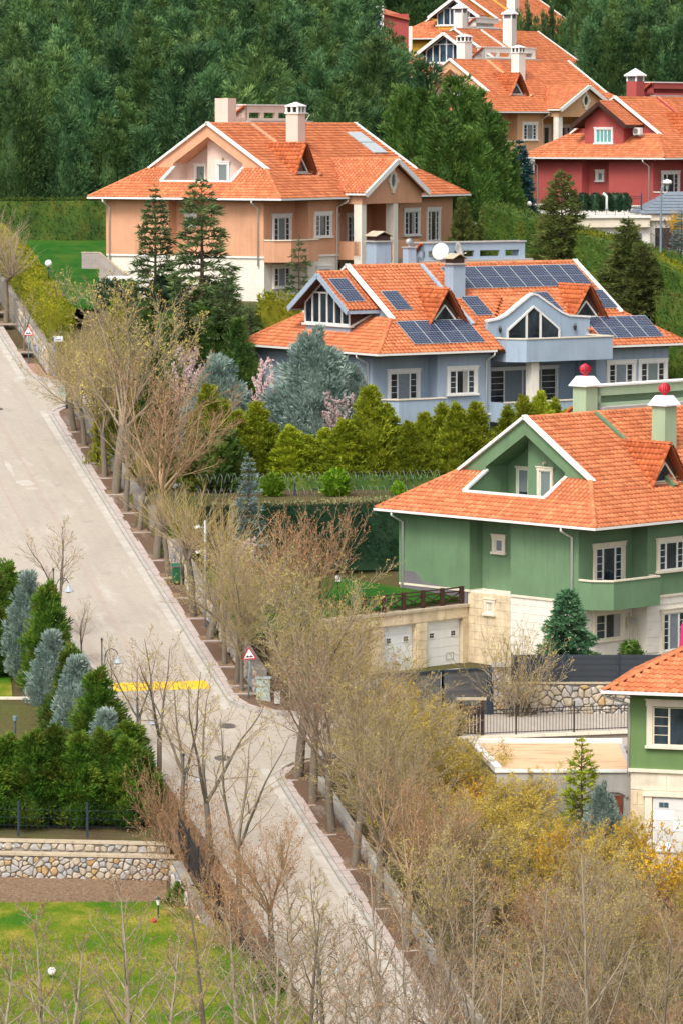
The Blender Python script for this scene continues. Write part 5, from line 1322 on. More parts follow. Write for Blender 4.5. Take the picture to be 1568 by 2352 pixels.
# ---- crimson house's garage terrace and the slate-roofed garage beside it
p = pt(1292, 545, 336); TG = empty('garage_building', (p.x, 336, p.z), rad(8), 'cream garage block with a railed roof terrace before the crimson house', 'garage')
MB().box(0.6, 0.1, -3.2, 7.2, 8, .8).build('wall', M['white_wall'], TG); MB().box(-.2, -.35, .8, 7.1, 8, 1.55).build('roof_band', M['cream'], TG); MB().box(-.3, -.5, 1.553, 7.2, 8, 1.75).build('coping', M['white'], TG)
MB().box(3.2, .02, -3, 5.6, .099, .3).build('garage_door', M['garage'], TG); MB().box(6.0, .02, -3, 6.5, .099, .3).build('window', M['conc_dark'], TG)
p = pt(1478, 560, 338); SG = empty('garage_building', (p.x, 338, p.z), rad(6), 'pale garage with grey blue slate roof and dark gate at the right edge', 'garage')
MB().box(0, 0, -3, 9, 5, 1.9).build('wall', M['stone_white'], SG); MB().box(-.35, -.35, 1.9, 9, 5.4, 2.5).build('roof_band', M['cream'], SG)
sl = MB(); sl.slab([(-.4, -.4, 2.51), (9, -.4, 2.51), (9, 2.6, 4.2), (2.4, 2.6, 4.2)], .08); sl.slab([(-.4, 5.4, 2.51), (-.4, -.4, 2.51), (2.4, 2.6, 4.2)], .08)
rf = sl.build('roof', M['slate'], SG)
for j in range(7):
    a = j / 7; MB().bar((-.4 + 2.8 * a, -.4 + 3 * a, 2.57 + 1.69 * a), (9, -.4 + 3 * a, 2.57 + 1.69 * a), .42, .03, (0, -.49, .87)).build('slate_course', M['slate'], rf)
MB().box(.9, -.06, -3, 2.3, -.003, 1.3).build('gate', M['iron'], SG); MB().box(-.9, -.5, -3, -.1, .2, .9).build('pier', M['stone_white'], SG)

# ---- small wall and far white annex at the top
p = pt(905, 85, 470); FA = empty('annex', (p.x, 470, p.z), 0, 'far white annex with a red brick lean-to above the forest edge', 'annex')
MB().box(-2.9, 0, -6, -1.2, 5, 3.5).build('wall', M['white_wall'], FA); MB().box(-1.199, .3, -6, 1.6, 5, 2.6).build('lean_to', M['crimson_wall'], FA)
MB().slab([(-1.3, -.1, 2.7), (1.7, -.1, 2.0), (1.7, 5, 2.4), (-1.3, 5, 3.4)], .12).build('roof', M['tile'], FA)
MB().box(-2.6, -.03, 1.2, -1.6, -.002, 2.6).build('window', M['glass_blue'], FA)
MB().box(1.601, -.2, -6, 2.0, 4, 1.2).build('pier', M['white_wall'], FA)
# ================================================================ TREES, SHRUBS, HEDGES
def unit(a): return a / np.maximum(np.linalg.norm(a, axis=-1, keepdims=True), 1e-9)
def blades(c, d, L, W, r):
    """one folded leaf-shaped quad per row: base c, direction d, length L, half width W"""
    n = len(c); p = unit(np.cross(d, r.normal(size=(n, 3)))); L = L[:, None]; W = W[:, None]
    V = np.stack([c, c + d * L * .45 + p * W, c + d * L, c + d * L * .45 - p * W], 1).reshape(-1, 3)
    return V, np.arange(4 * n).reshape(-1, 4)
def join(parts):
    V, Fq, o = [], [], 0
    for v, f in parts: V.append(v); Fq.append(f + o); o += len(v)
    return np.concatenate(V), np.concatenate(Fq)
def tubes(polys, sides):
    """polys: list of (points (k,3), radii (k,)); grouped by k and turned into open tubes"""
    out = []
    by = {}
    for p, r in polys: by.setdefault(len(p), []).append((p, r))
    for k, L in by.items():
        P = np.array([a for a, _ in L]); R = np.array([b for _, b in L]); n = len(P)
        T = np.empty_like(P); T[:, 1:-1] = P[:, 2:] - P[:, :-2]; T[:, 0] = P[:, 1] - P[:, 0]; T[:, -1] = P[:, -1] - P[:, -2]; T = unit(T)
        x = unit(np.cross(T, np.array([.31, .77, .05]))); y = np.cross(T, x)
        a = np.arange(sides) * 2 * math.pi / sides
        ring = P[:, :, None] + R[:, :, None, None] * (x[:, :, None] * np.cos(a)[:, None] + y[:, :, None] * np.sin(a)[:, None])
        V = ring.reshape(-1, 3)
        b = (np.arange(n) * k * sides)[:, None, None]; i = (np.arange(k - 1) * sides)[None, :, None]; s = np.arange(sides)[None, None]; s2 = (s + 1) % sides
        Fq = np.stack([b + i + s, b + i + s2, b + i + sides + s2, b + i + sides + s], -1).reshape(-1, 4); out.append((V, Fq))
    return join(out)

# ---------------------------------------------------------------- bare trees
GA_ = 2.39996
def branch(r, p, d, L, r0, r1, n, wander, trop):
    pts = [np.array(p, float)]; d = np.array(d, float); s = L / n
    for i in range(n):
        d = d + r.normal(size=3) * wander + np.array([0, 0, trop]); d /= np.linalg.norm(d); pts.append(pts[-1] + d * s)
    return np.array(pts), np.linspace(r0, r1, n + 1)
def child_dir(r, d, ang, az):
    a = np.array([.3, .2, 1.0]) if abs(d[2]) < .9 else np.array([1.0, .1, 0]); x = unit(np.cross(d, a)); y = np.cross(d, x)
    return unit(d * math.cos(ang) + (x * math.cos(az) + y * math.sin(az)) * math.sin(ang))
def sub(r, parent, n, f0, f1, ang, lr, rr, seg, wander, trop, minr=.006, shrink=.45):
    """n children along a branch"""
    P, R = parent; k = len(P) - 1; L = np.linalg.norm(np.diff(P, axis=0), axis=1).sum(); out = []; az0 = r.uniform(0, 6.28)
    for i in range(n):
        f = f0 + (f1 - f0) * (i + r.uniform(.1, .9)) / n; q = f * k; j = min(int(q), k - 1); u = q - j
        p = P[j] * (1 - u) + P[j + 1] * u; d = unit(P[j + 1] - P[j]); rad_ = max(minr, (R[j] * (1 - u) + R[j + 1] * u) * rr)
        l = L * lr * (1 - shrink * (f - f0) / max(f1 - f0, .01)) * r.uniform(.7, 1.2)
        out.append(branch(r, p, child_dir(r, d, ang * r.uniform(.7, 1.3), az0 + i * GA_), l, rad_, max(minr * .6, rad_ * .35), seg, wander, trop))
    return out
def bare(kind, seed, H, spread=1.0):
    """-> trunk polys, limb polys, twig polys"""
    r = np.random.default_rng(seed); tr, li, tw_ = [], [], []
    if kind == 'vase':
        th = H * r.uniform(.27, .33); t = branch(r, (0, 0, -.3), (r.normal() * .06, r.normal() * .06, 1), th + .3, .027 * H * .8, .021 * H * .8, 4, .05, .05); tr.append(t)
        top, d = t[0][-1], unit(t[0][-1] - t[0][-2]); n = int(r.integers(8, 10))
        for i in range(n):
            ang = rad(r.uniform(18, 62)) * spread if i else .1
            b = branch(r, top - d * r.uniform(0, .25) * th * .5, child_dir(r, d, ang, i * GA_), H * r.uniform(.50, .68) * (1 - .15 * ang), .0095 * H * .8, .012, 7, .07, .05); li.append(b)
            for c in sub(r, b, 10, .14, .97, .64, .46, .5, 5, .08, .06):
                li.append(c)
                for e in sub(r, c, 9, .10, 1.0, .58, .46, .45, 3, .09, .05, .008): tw_.append(e); tw_ += sub(r, e, 4, .15, 1.0, .5, .6, .7, 2, .10, .05, .006)
    elif kind == 'pollard':
        th = H * r.uniform(.42, .5); t = branch(r, (0, 0, -.3), (r.normal() * .07, r.normal() * .07, 1), th + .3, .030 * H, .024 * H, 5, .05, .04); tr.append(t)
        top = t[0][-1]
        for q in range(int(r.integers(2, 4))):
            kb = branch(r, top, unit(np.array([r.normal() * .6, r.normal() * .6, 1])), H * .08, .020 * H, .022 * H, 2, .05, 0); tr.append(kb)
            for i in range(26):
                a = rad(r.uniform(5, 75)) * spread
                b = branch(r, kb[0][-1] + r.normal(size=3) * .06, child_dir(r, np.array([0, 0, 1.0]), a, r.uniform(0, 6.28)), H * r.uniform(.28, .58), .020, .006, 6, .035, .05); li.append(b)
                for e in sub(r, b, 7, .2, 1.0, .4, .28, .6, 2, .07, .04, .006): tw_.append(e)
    elif kind == 'sapling':
        t = branch(r, (0, 0, -.4), (r.normal() * .04, r.normal() * .04, 1), H, .0115 * H, .010, 12, .03, .05); tr.append(t)
        for b in sub(r, t, int(24 * spread), .22, .98, rad(38), .36, .5, 6, .05, .07, .010, .72):
            li.append(b)
            for c in sub(r, b, 7, .2, 1.0, .6, .36, .6, 3, .07, .06, .008): tw_.append(c); tw_ += sub(r, c, 4, .2, 1.0, .6, .45, .7, 2, .08, .05, .006)
    elif kind == 'fork':
        t = branch(r, (0, 0, -.3), (.03, 0, 1), H * .32, .017 * H, .014 * H, 4, .04, .04); tr.append(t)
        for i in range(3):
            b = branch(r, t[0][-1], child_dir(r, np.array([0, 0, 1.0]), rad(14 + 10 * i), i * 2.3), H * r.uniform(.55, .72), .010 * H, .012, 8, .09, .04); tr.append(b)
            for c in sub(r, b, 9, .12, .98, .75, .42, .5, 5, .10, .04, .010):
                li.append(c)
                for e in sub(r, c, 6, .2, 1.0, .6, .45, .6, 3, .10, .04, .008): tw_.append(e); tw_ += sub(r, e, 2, .3, 1.0, .6, .5, .7, 2, .1, .03, .006)
    elif kind == 'shrub':
        for i in range(int(34 * spread)):
            a = rad(r.uniform(3, 42)); st = np.array([r.normal() * .25 * spread, r.normal() * .25 * spread, -.1])
            b = branch(r, st, child_dir(r, np.array([0, 0, 1.0]), a, r.uniform(0, 6.28)), H * r.uniform(.7, 1.1), .018, .006, 6, .06, .04); (tr if i < 5 else li).append(b)
            for c in sub(r, b, 9, .2, 1.0, .5, .3, .6, 3, .08, .04, .007): tw_.append(c); tw_ += sub(r, c, 3, .2, 1.0, .5, .5, .7, 2, .08, .04, .006)
    return tr, li, tw_
def bare_tree(name, label, cat, group, kind, seed, H, barkm, budm=None, nb=1500, bs=.07, spread=1.0, twm=None, thick=1.0):
    tr, li, tw_ = bare(kind, seed, H, spread); r = np.random.default_rng(seed + 99)
    root = empty(name, (0, 0, 0), 0, label, cat, group); kids = []
    def mk(nm, geo, mat): o = new(nm, npmesh(nm, geo[0], geo[1], True), root, mat); kids.append((o, [])); return o
    tm = M['b_trunk'] if barkm in (M['b_tan'], M['b_grey'], M['b_red']) else barkm
    mk('trunk', tubes([(p, q * thick) for p, q in tr], 7), tm); mk('branches', tubes([(p, q * thick) for p, q in li], 4), barkm if barkm != M['b_tan'] else M['b_limb']); mk('twigs', tubes([(p, q * thick) for p, q in tw_], 3), twm or barkm)
    if budm is not None:
        ids = r.integers(0, len(tw_), nb); k = r.integers(1, 3, nb)
        c = np.array([tw_[i][0][min(j, len(tw_[i][0]) - 1)] for i, j in zip(ids, k)]) + r.normal(size=(nb, 3)) * .02
        d = unit(r.normal(size=(nb, 3)) + [0, 0, .6]); mk('buds', blades(c, d, r.uniform(.6, 1.4, nb) * bs, r.uniform(.25, .45, nb) * bs, r), budm)
    return root, kids

# ---------------------------------------------------------------- evergreens
def prof_col(z): return np.minimum(1, np.minimum((z + .03) * 7, ((1.0 - z) * 2.1) ** .75)) * (1 - .25 * z)
def prof_cone(z): return (1 - z) ** .8 * np.minimum(1, (z + .05) * 9)
def prof_round(z): return np.sqrt(np.maximum(0, 1 - ((z - .42) / .6) ** 2))
def prof_jun(z): return np.sqrt(np.maximum(0, 1 - (np.abs(z - .36) / .66) ** 2.2))
def prof_point(z): return np.minimum(1, (z + .05) * 7) * (1 - z ** 1.35) ** .85
def prof_plume(z): return np.minimum(1, (z + .04) * 6) * (1 - z ** 1.7) ** .8
def sprayed(seed, H, R, prof, nc, m, L, W, up=.9, out=.6, z0=.02, lump=.18, core=.62, jag=.12, clump=.32):
    """dense evergreen built from clumps of small sprays round a dark heart"""
    r = np.random.default_rng(seed); parts = []
    z = z0 + (1 - z0) * r.beta(1.0, 1.25, nc); a = r.uniform(0, 6.28, nc)
    lob = 1 + lump * np.sin(a * 3 + z * 9 + seed) + lump * .7 * np.sin(a * 5 - z * 17 + seed * 2)
    rr = prof(z) * R * lob * (1 - jag * r.random(nc) ** .5) * np.where(r.random(nc) < .25, .8, 1)
    o = np.stack([np.cos(a), np.sin(a), np.zeros(nc)], 1); C = o * rr[:, None]; C[:, 2] = z * H * (1 + .04 * r.normal(size=nc))
    D = unit(o * out + np.array([0, 0, up]) + r.normal(size=(nc, 3)) * .25)
    c = np.repeat(C, m, 0) + r.normal(size=(nc * m, 3)) * clump * L * .8; d = unit(np.repeat(D, m, 0) + r.normal(size=(nc * m, 3)) * .42)
    sz = np.repeat(r.uniform(.65, 1.2, nc) * (1 - .35 * z), m)
    parts.append(blades(c - d * L * .45, d, L * sz * r.uniform(.7, 1.2, nc * m), W * sz * r.uniform(.7, 1.2, nc * m), r))
    # inner leaves so the heart is not a smooth cone
    ni = nc * 3; z2 = r.random(ni); a2 = r.uniform(0, 6.28, ni); q = prof(z2) * R * core * r.uniform(.85, 1.25, ni)
    c2 = np.stack([np.cos(a2) * q, np.sin(a2) * q, z2 * H * .97], 1); parts.append(blades(c2, unit(np.stack([np.cos(a2), np.sin(a2), np.full(ni, .7)], 1) + r.normal(size=(ni, 3)) * .5), np.full(ni, L * 1.1), np.full(ni, W * 1.5), r))
    nz, na = 9, 9; zz = np.linspace(.015, .93, nz); V = []
    for i, q in enumerate(zz):
        for k in range(na): t = 6.283 * k / na; V.append((math.cos(t) * prof(q) * R * core * r.uniform(.8, 1.05), math.sin(t) * prof(q) * R * core * r.uniform(.8, 1.05), q * H))
    Fq = [(i * na + k, i * na + (k + 1) % na, (i + 1) * na + (k + 1) % na, (i + 1) * na + k) for i in range(nz - 1) for k in range(na)]
    parts.append((np.array(V), np.array(Fq)))
    return join(parts)
def plumed(seed, H, R, prof, npl, m, L, W, pl=.42, out=.75, up=.8, spread=.42, core=.6, z0=.02, irr=.25):
    """evergreen whose surface is made of separate feathery plumes with dark gaps between them"""
    r = np.random.default_rng(seed); z = z0 + (1 - z0) * r.beta(1.0, 1.35, npl); a = np.arange(npl) * GA_ + r.normal(size=npl) * .3
    lob = 1 + irr * np.sin(a * 2 + z * 7 + seed) * .6 + r.normal(size=npl) * irr * .35
    o = np.stack([np.cos(a), np.sin(a), np.zeros(npl)], 1); rr = prof(z) * R * lob
    B = o * (rr * .62)[:, None]; B[:, 2] = z * H * .96
    D = unit(o * out + np.array([0, 0, up]) + r.normal(size=(npl, 3)) * .2); LP = pl * R * (.55 + .75 * prof(z)) * r.uniform(.7, 1.25, npl)
    t = r.uniform(0, 1, (npl, m)) ** .8; x = unit(np.cross(D, r.normal(size=(npl, 3)))); y = np.cross(D, x); th = r.uniform(0, 6.28, (npl, m))
    wd = (LP * spread)[:, None] * np.sin(np.clip(t * 2.6 + .35, 0, 3.05)) * np.sqrt(r.random((npl, m)))
    off = x[:, None] * (np.cos(th) * wd)[..., None] + y[:, None] * (np.sin(th) * wd)[..., None]
    c = B[:, None] + D[:, None] * (t * LP[:, None])[..., None] + off; c[..., 2] += -.10 * LP[:, None] * t
    d = unit(D[:, None] * 1.0 + off / np.maximum(LP * spread, .01)[:, None, None] * .75 + r.normal(size=(npl, m, 3)) * .22)
    n = npl * m; parts = [blades(c.reshape(-1, 3), d.reshape(-1, 3), L * r.uniform(.6, 1.3, n), W * r.uniform(.7, 1.3, n), r)]
    ni = npl * 8; z2 = r.random(ni); a2 = r.uniform(0, 6.28, ni); q = prof(z2) * R * core * r.uniform(.75, 1.15, ni)
    parts.append(blades(np.stack([np.cos(a2) * q, np.sin(a2) * q, z2 * H * .95], 1), unit(np.stack([np.cos(a2), np.sin(a2), np.full(ni, .8)], 1) + r.normal(size=(ni, 3)) * .5), np.full(ni, L * 1.2), np.full(ni, W * 1.6), r))
    nz, na = 8, 8; zz = np.linspace(.02, .9, nz); V = []
    for q in zz:
        for k in range(na): th_ = 6.283 * k / na; w = prof(np.array(q)) * R * core * .8 * r.uniform(.7, 1.05); V.append((math.cos(th_) * w, math.sin(th_) * w, q * H))
    parts.append((np.array(V), np.array([(i * na + k, i * na + (k + 1) % na, (i + 1) * na + (k + 1) % na, (i + 1) * na + k) for i in range(nz - 1) for k in range(na)])))
    return join(parts)
def layered(seed, H, R, nw, nb, nt, L, W, droop=-.15, up=.25, power=.85, z0=.06, sparse=0.0, tipup=.0):
    """spruce or cedar: whorls of branches, each fringed with needle sprays"""
    r = np.random.default_rng(seed); wood, parts = [], []; cs, ds, ls = [], [], []
    for i in range(nw):
        z = z0 + (1 - z0) * (i + r.uniform(-.2, .2)) / nw; z = min(max(z, .02), .985); l0 = R * (1 - z) ** power + .06 * R; a0 = r.uniform(0, 6.28)
        for k in range(nb):
            if r.random() < sparse: continue
            l = l0 * r.uniform(.62, 1.12); a = a0 + 6.283 * k / nb + r.normal() * .22; d = np.array([math.cos(a), math.sin(a), up * (.3 + z)])
            P, Rr = branch(r, (0, 0, z * H), d, l, .010 * H * (1 - z) ** .5 * .5 + .01, .006, 4, .05, droop * .5); P[-1][2] += tipup * l
            wood.append((P, Rr)); n = max(4, int(nt * 1.9 * (l / R) ** .8))
            f = np.sqrt(r.uniform(.03, 1.0, n)); q = f * 4; j = np.minimum(q.astype(int), 3); u = (q - j)[:, None]; c = P[j] * (1 - u) + P[j + 1] * u
            bd = unit(P[j + 1] - P[j]); sd_ = np.stack([-bd[:, 1], bd[:, 0], np.zeros(n)], 1) * np.where(r.random(n) < .5, 1, -1)[:, None]
            dd = unit(bd * .75 + sd_ * r.uniform(.2, 1.0, (n, 1)) + np.array([0, 0, .10]) + r.normal(size=(n, 3)) * np.array([.2, .2, .38]))
            cs.append(c + r.normal(size=(n, 3)) * .02); ds.append(dd); ls.append(np.minimum(L * r.uniform(.6, 1.25, n), l * .7))
    # leader
    n = 30; zz = r.uniform(.84, 1.0, n); cs.append(np.stack([r.normal(size=n) * .02, r.normal(size=n) * .02, zz * H], 1)); ds.append(unit(np.stack([r.normal(size=n), r.normal(size=n), np.full(n, 1.0)], 1))); ls.append(np.full(n, L * .6))
    c, d, l = np.concatenate(cs), np.concatenate(ds), np.concatenate(ls)
    return blades(c, d, l, np.full(len(c), W) * r.uniform(.7, 1.3, len(c)), r), tubes(wood, 4)
def evergreen(name, label, cat, group, geo, H, mat, rt=.035, wood=None):
    root = empty(name, (0, 0, 0), 0, label, cat, group); kids = []
    t = new('trunk', npmesh('trunk', *tubes([(np.array([(0, 0, -.5), (0.02, .01, H * .35), (0, 0, H * .7), (0, 0, H * .97)]), np.array([rt * H * .5, rt * H * .38, rt * H * .2, .01]))], 8), True), root, M['b_dark']); kids.append((t, []))
    if wood is not None: kids.append((new('branches', npmesh('branches', wood[0], wood[1]), root, M['b_dark']), []))
    c = new('crown', npmesh('crown', geo[0], geo[1]), root, mat); kids.append((c, [])); return root, kids
def park(proto): # the prototype itself is placed by the first use
    proto[0]['_free'] = 1; return proto
def put(proto, loc, rz=None, sc=1.0, label=None, group=None, cat=None):
    root, kids = proto; rz = random.uniform(0, 6.28) if rz is None else rz
    if not root.get('_used'):
        root['_used'] = 1; root.location = loc; root.rotation_euler = (0, 0, rz); root.scale = (sc, sc, sc) if not isinstance(sc, tuple) else sc
        if label: root['label'] = label
        if group: root['group'] = group
        if cat: root['category'] = cat
        return root
    return copy_tree(root, kids, loc, rz, sc, label, group, cat)
def top_h(px, py, Y, base): return pt(px, py, Y).z - base

# --- forest on the upper left
FOR = [evergreen('forest_conifer', '', 'tree', '', plumed(40 + i, 15, 3.4 + .3 * (i % 3), (prof_cone, prof_plume, prof_cone, prof_plume, prof_cone)[i], 150, 84, .46, .046, .48, .75, .95, .38), 15, M['f_forest'] if i not in (1, 3) else M['f_forest_light']) for i in range(5)]
ORD = ['first', 'second', 'third', 'fourth', 'fifth', 'sixth', 'seventh', 'eighth', 'ninth', 'tenth', 'eleventh', 'twelfth', 'thirteenth', 'fourteenth', 'fifteenth', 'sixteenth', 'seventeenth', 'eighteenth']
fl = ['dark green conifer in the dense forest behind the peach house', 'conifer in the dark wood on the slope at the top left']
n_ = 0
for row, Y in enumerate((328, 334, 342, 351, 361, 372, 384, 396, 408, 421, 435, 450, 468, 486)):
    px = -60 + (row % 2) * 45; k_ = 0
    while px < 960:
        if not (830 < px < 975 and Y > 384) and not (px > 880 and Y < 345):
            q = at(px + random.uniform(-18, 18), Y + random.uniform(-2, 2)); q.z = ground(q.x, q.y)
            f = 0 if Y < 380 else 1
            k_ += 1
            put(FOR[n_ % 5], q, None, random.uniform(.82, 1.12) * (1.0 if Y < 420 else 1.12), fl[f] if row else ORD[k_ - 1] + ' conifer from the left in the front row of the forest, behind the clipped hedge', ('forest conifers behind the peach house', 'forest conifers at the top left')[f]); n_ += 1
        px += 100 * 342 / Y * random.uniform(.9, 1.1)
# --- row at the top right
for Y in (428, 446, 478, 500):
    for j_, px in enumerate(range(1345 + (Y != 428) * 20 - (Y > 470) * 20, 1810, 42)):
        q = at(px + random.uniform(-8, 8), Y); put(FOR[n_ % 5], q, None, (.85, .85, random.uniform(.84, 1.0)), (ORD[j_] + ' conifer from the left in the front row of the screen behind the tan house') if Y == 428 else ORD[j_] + ' conifer from the left in the ' + {446: 'second', 478: 'third', 500: 'rearmost'}[Y] + ' row of the screen behind the tan house', 'conifer screen at the top right'); n_ += 1
for i, px in enumerate(range(1172, 1352, 18)):
    q = at(px, 476); put(FOR[i % 5], q, None, (.34, .34, .74 + .05 * (i % 3)), ORD[i] + ' slim conifer from the left in the short row before the yellow house roof', 'short conifer row at the yellow house')
for i, px in enumerate((800, 850, 900, 945, 985, 1030, 1075, 1120, 1165, 1215, 1262, 1310)):
    q = at(px, 520); put(FOR[i % 5], q, None, 1.25, ORD[i] + ' conifer from the left on the skyline behind the yellow house', 'skyline conifers')
# --- big cypresses between the peach and the tan house
CYP = [evergreen('cypress_tree', '', 'tree', '', plumed(60 + i, 14, 3.2, prof_plume, 200, 56, .42, .050, .40, .75, .9, .42), 14, M['f_cypress']) for i in range(3)]
for i, (px, ty, Y, w_) in enumerate(((878, 235, 332, .9), (925, 195, 326, 1.0), (975, 190, 322, .95), (1010, 205, 317, 1.0), (1050, 172, 320, 1.1), (1085, 190, 324, 1.0), (1112, 225, 318, .95), (1140, 275, 321, .85), (1155, 330, 322, .7), (1020, 245, 310, .9), (1085, 290, 311, .85))):
    q = at(px, Y); hh = top_h(px, ty, Y, q.z) / 14
    put(CYP[i % 3], q, None, (w_, w_, hh), ('leftmost cypress of the cluster, right above the peach chimney side', 'second cypress of the cluster from the left, behind the solar collectors', 'third cypress of the cluster from the left', 'cypress in the middle of the cluster, standing forward', 'tallest cypress of the cluster, left of the tan house gable', 'cypress right beside the tallest one, before the tan house', 'cypress of the cluster before the tan house eave', 'second last cypress of the cluster, lower, by the tan window', 'last and lowest cypress of the cluster, beside the blue spruce', 'front cypress of the cluster over the right verge of the peach roof', 'front cypress of the cluster above the globe lamp')[i], 'cypress cluster beside the peach house')
# --- cedars in front of the peach house
g_, w_ = layered(71, 12, 3.0, 30, 6, 44, .55, .042, -.20, .35, .8, .05, .05)
CED = evergreen('cedar_tree', '', 'tree', '', g_, 12, M['f_cedar'], .03, w_)
g_, w_ = layered(72, 12, 3.2, 28, 6, 44, .58, .042, -.24, .32, .75, .05, .08)
CED2 = evergreen('cedar_tree', '', 'tree', '', g_, 12, M['f_cedar'], .03, w_)
for i, (px, ty, Y, zb, wsc, lab, pr) in enumerate((
        (358, 428, 276, 25.0, .88, 'left of the two tall dark cedars before the peach house', CED),
        (465, 402, 274, 24.5, 1.12, 'right and broader of the two tall dark cedars before the peach house', CED2),
        (522, 620, 266, 20.0, .9, 'dark cedar low in front of the broad cedar, above the blossom tree', CED),
        (305, 690, 262, 19.5, .8, 'dark cedar below the white garage wall, behind the bare street trees', CED2),
        (415, 670, 266, 20.5, .95, 'dark cedar standing between the two tall cedars and the silver juniper', CED),
        (575, 700, 271, 21.0, .8, 'dark cedar beside the left eave of the blue house', CED2))):
    X = (px - CX) / F * Y; hh = top_h(px, ty, Y, zb) / 12; put(pr, (X, Y, zb), i * 1.1, (wsc, wsc, hh), lab, 'dark cedars before the peach house')
g_, w_ = layered(73, 7, 1.25, 17, 5, 22, .5, .03, -.22, .2, .6, .05, .15)
put(evergreen('young_cedar', '', 'tree', '', g_, 7, M['f_cedar'], .026, w_), at(687, 276) + Vector((0, 0, -.8)), .3, (1, 1, 1.12), 'thin sparse young cedar before the white lower storey of the peach house')
g_, w_ = layered(74, 9, 2.7, 32, 8, 54, .6, .030, -.12, .35, .75, .03, .05)
OLV = evergreen('olive_cedar', '', 'tree', '', g_, 9, M['f_olive'], .024, w_)
for i, (px, ty, Y, wsc, lab) in enumerate(((1287, 392, 291, 1.0, 'olive green cedar with a bare leader in front of the trimmed hedge'), (1440, 500, 282, 1.0, 'olive cedar behind the right roof verge of the blue house'),
        (1060, 450, 303, .55, 'small olive conifer by the right corner of the peach house'), (1112, 470, 306, .5, 'small dull conifer beside the white globe lamp and the cypresses'), (1475, 560, 279, .8, 'olive cedar at the foot of the tall street lamp'))):
    q = at(px, Y); hh = top_h(px, ty, Y, q.z) / 9; put(OLV, q, i * 1.7, (wsc, wsc, hh), lab)
g_, w_ = layered(75, 9.5, 2.2, 28, 10, 56, .42, .040, -.1, .25, .8)
q = at(1190, 326); put(evergreen('blue_spruce', '', 'tree', '', g_, 9.5, M['f_dspruce'], .028, w_), q, 0, (1, 1, top_h(1190, 318, 326, q.z) / 9.5), 'dark blue green spruce at the left end of the crimson house')
g_, w_ = layered(76, 5.4, 2.05, 24, 11, 60, .30, .034, -.10, .22, .80, .02)
q = at(1305, 207.4); put(evergreen('spruce_tree', '', 'tree', '', g_, 5.4, M['f_spruce'], .03, w_), q, 0, 1, 'neat green spruce before the stone base of the green house')
g_, w_ = layered(77, 6.3, 1.25, 20, 7, 26, .30, .026, -.03, .22, .8, .05, .05)
BSP = evergreen('blue_spruce', '', 'tree', '', g_, 6.3, M['f_bspruce'], .025, w_)
q = at(570, 228); put(BSP, q, .4, (1, 1, top_h(570, 1042, 228, q.z) / 6.3), 'slim silvery blue spruce before the razor wire fence')
q = at(1562, 328); put(BSP, q, 1.4, (1, 1, .7), 'small silvery spruce by the gate of the slate roofed garage')
g_, w_ = layered(78, 6, 1.25, 18, 6, 30, .38, .028, .0, .3, .8, .03, .1)
q = at(1340, 182.3); put(evergreen('young_conifer', '', 'tree', '', g_, 6, M['f_thuja'], .025, w_), q, 0, (1, 1, top_h(1340, 1685, 182.3, q.z) / 6), 'slender yellow green conifer before the concrete roof terrace')
# --- thuja screen before the blue house
THU = [evergreen('thuja', '', 'tree', '', plumed(80 + i, 6, 1.5, (prof_col, prof_point, prof_point)[i], 210, 46, .24, .032, .36, .4, 1.25, .38), 6, M['f_thuja']) for i in range(3)]
THD = [(478, 885, 1.1, 'first thuja of the screen, at the end nearest the street'), (515, 920, 1.1, 'second thuja of the screen, beside the first one by the street'), (548, 940, 1.0, 'thuja in front of the left silver juniper'), (590, 925, 1.1, 'pointed thuja between the two silver junipers'), (630, 985, 1.0, 'short thuja right of the pointed one below the broad silver juniper'),
       (668, 975, 1.1, 'thuja directly below the broad silver juniper, left of two'), (705, 1000, 1.0, 'thuja directly below the broad silver juniper, right of two'), (748, 985, 1.1, 'thuja under the blossom sprays, left of the tall pair'), (790, 960, 1.15, 'wide thuja partly over the blossom sprays'), (850, 888, 1.25, 'tallest thuja, right below the corner balcony of the blue house'), (888, 930, 1.2, 'thuja joined to the right side of the tallest one'),
       (938, 965, .8, 'narrow dark thuja under the corner balcony'), (975, 948, .9, 'thuja right of the narrow dark one'), (1015, 928, 1.0, 'thuja below the blue house window, left of two'), (1048, 922, 1.0, 'thuja below the blue house window, right of two'), (1092, 925, 1.0, 'thuja by the downpipe of the blue house'), (1165, 935, .95, 'thuja behind the left eave of the green roof'), (1203, 905, .9, 'thuja before the white column of the loggia'), (1240, 900, .9, 'thuja before the loggia glass door'), (1275, 918, .85, 'thuja left of the pale green rear chimney'), (1305, 935, .8, 'last thuja of the screen, touching the pale green rear chimney')]
for i, (px, ty, wsc, lab) in enumerate(THD):
    Y = 243 + 1.2 * math.sin(i * 2.1); q = at(px, Y); put(THU[i % 3], q, None, (wsc * 1.12, wsc * 1.12, top_h(px, ty, Y, q.z) / 6), lab, 'thuja screen below the blue house')
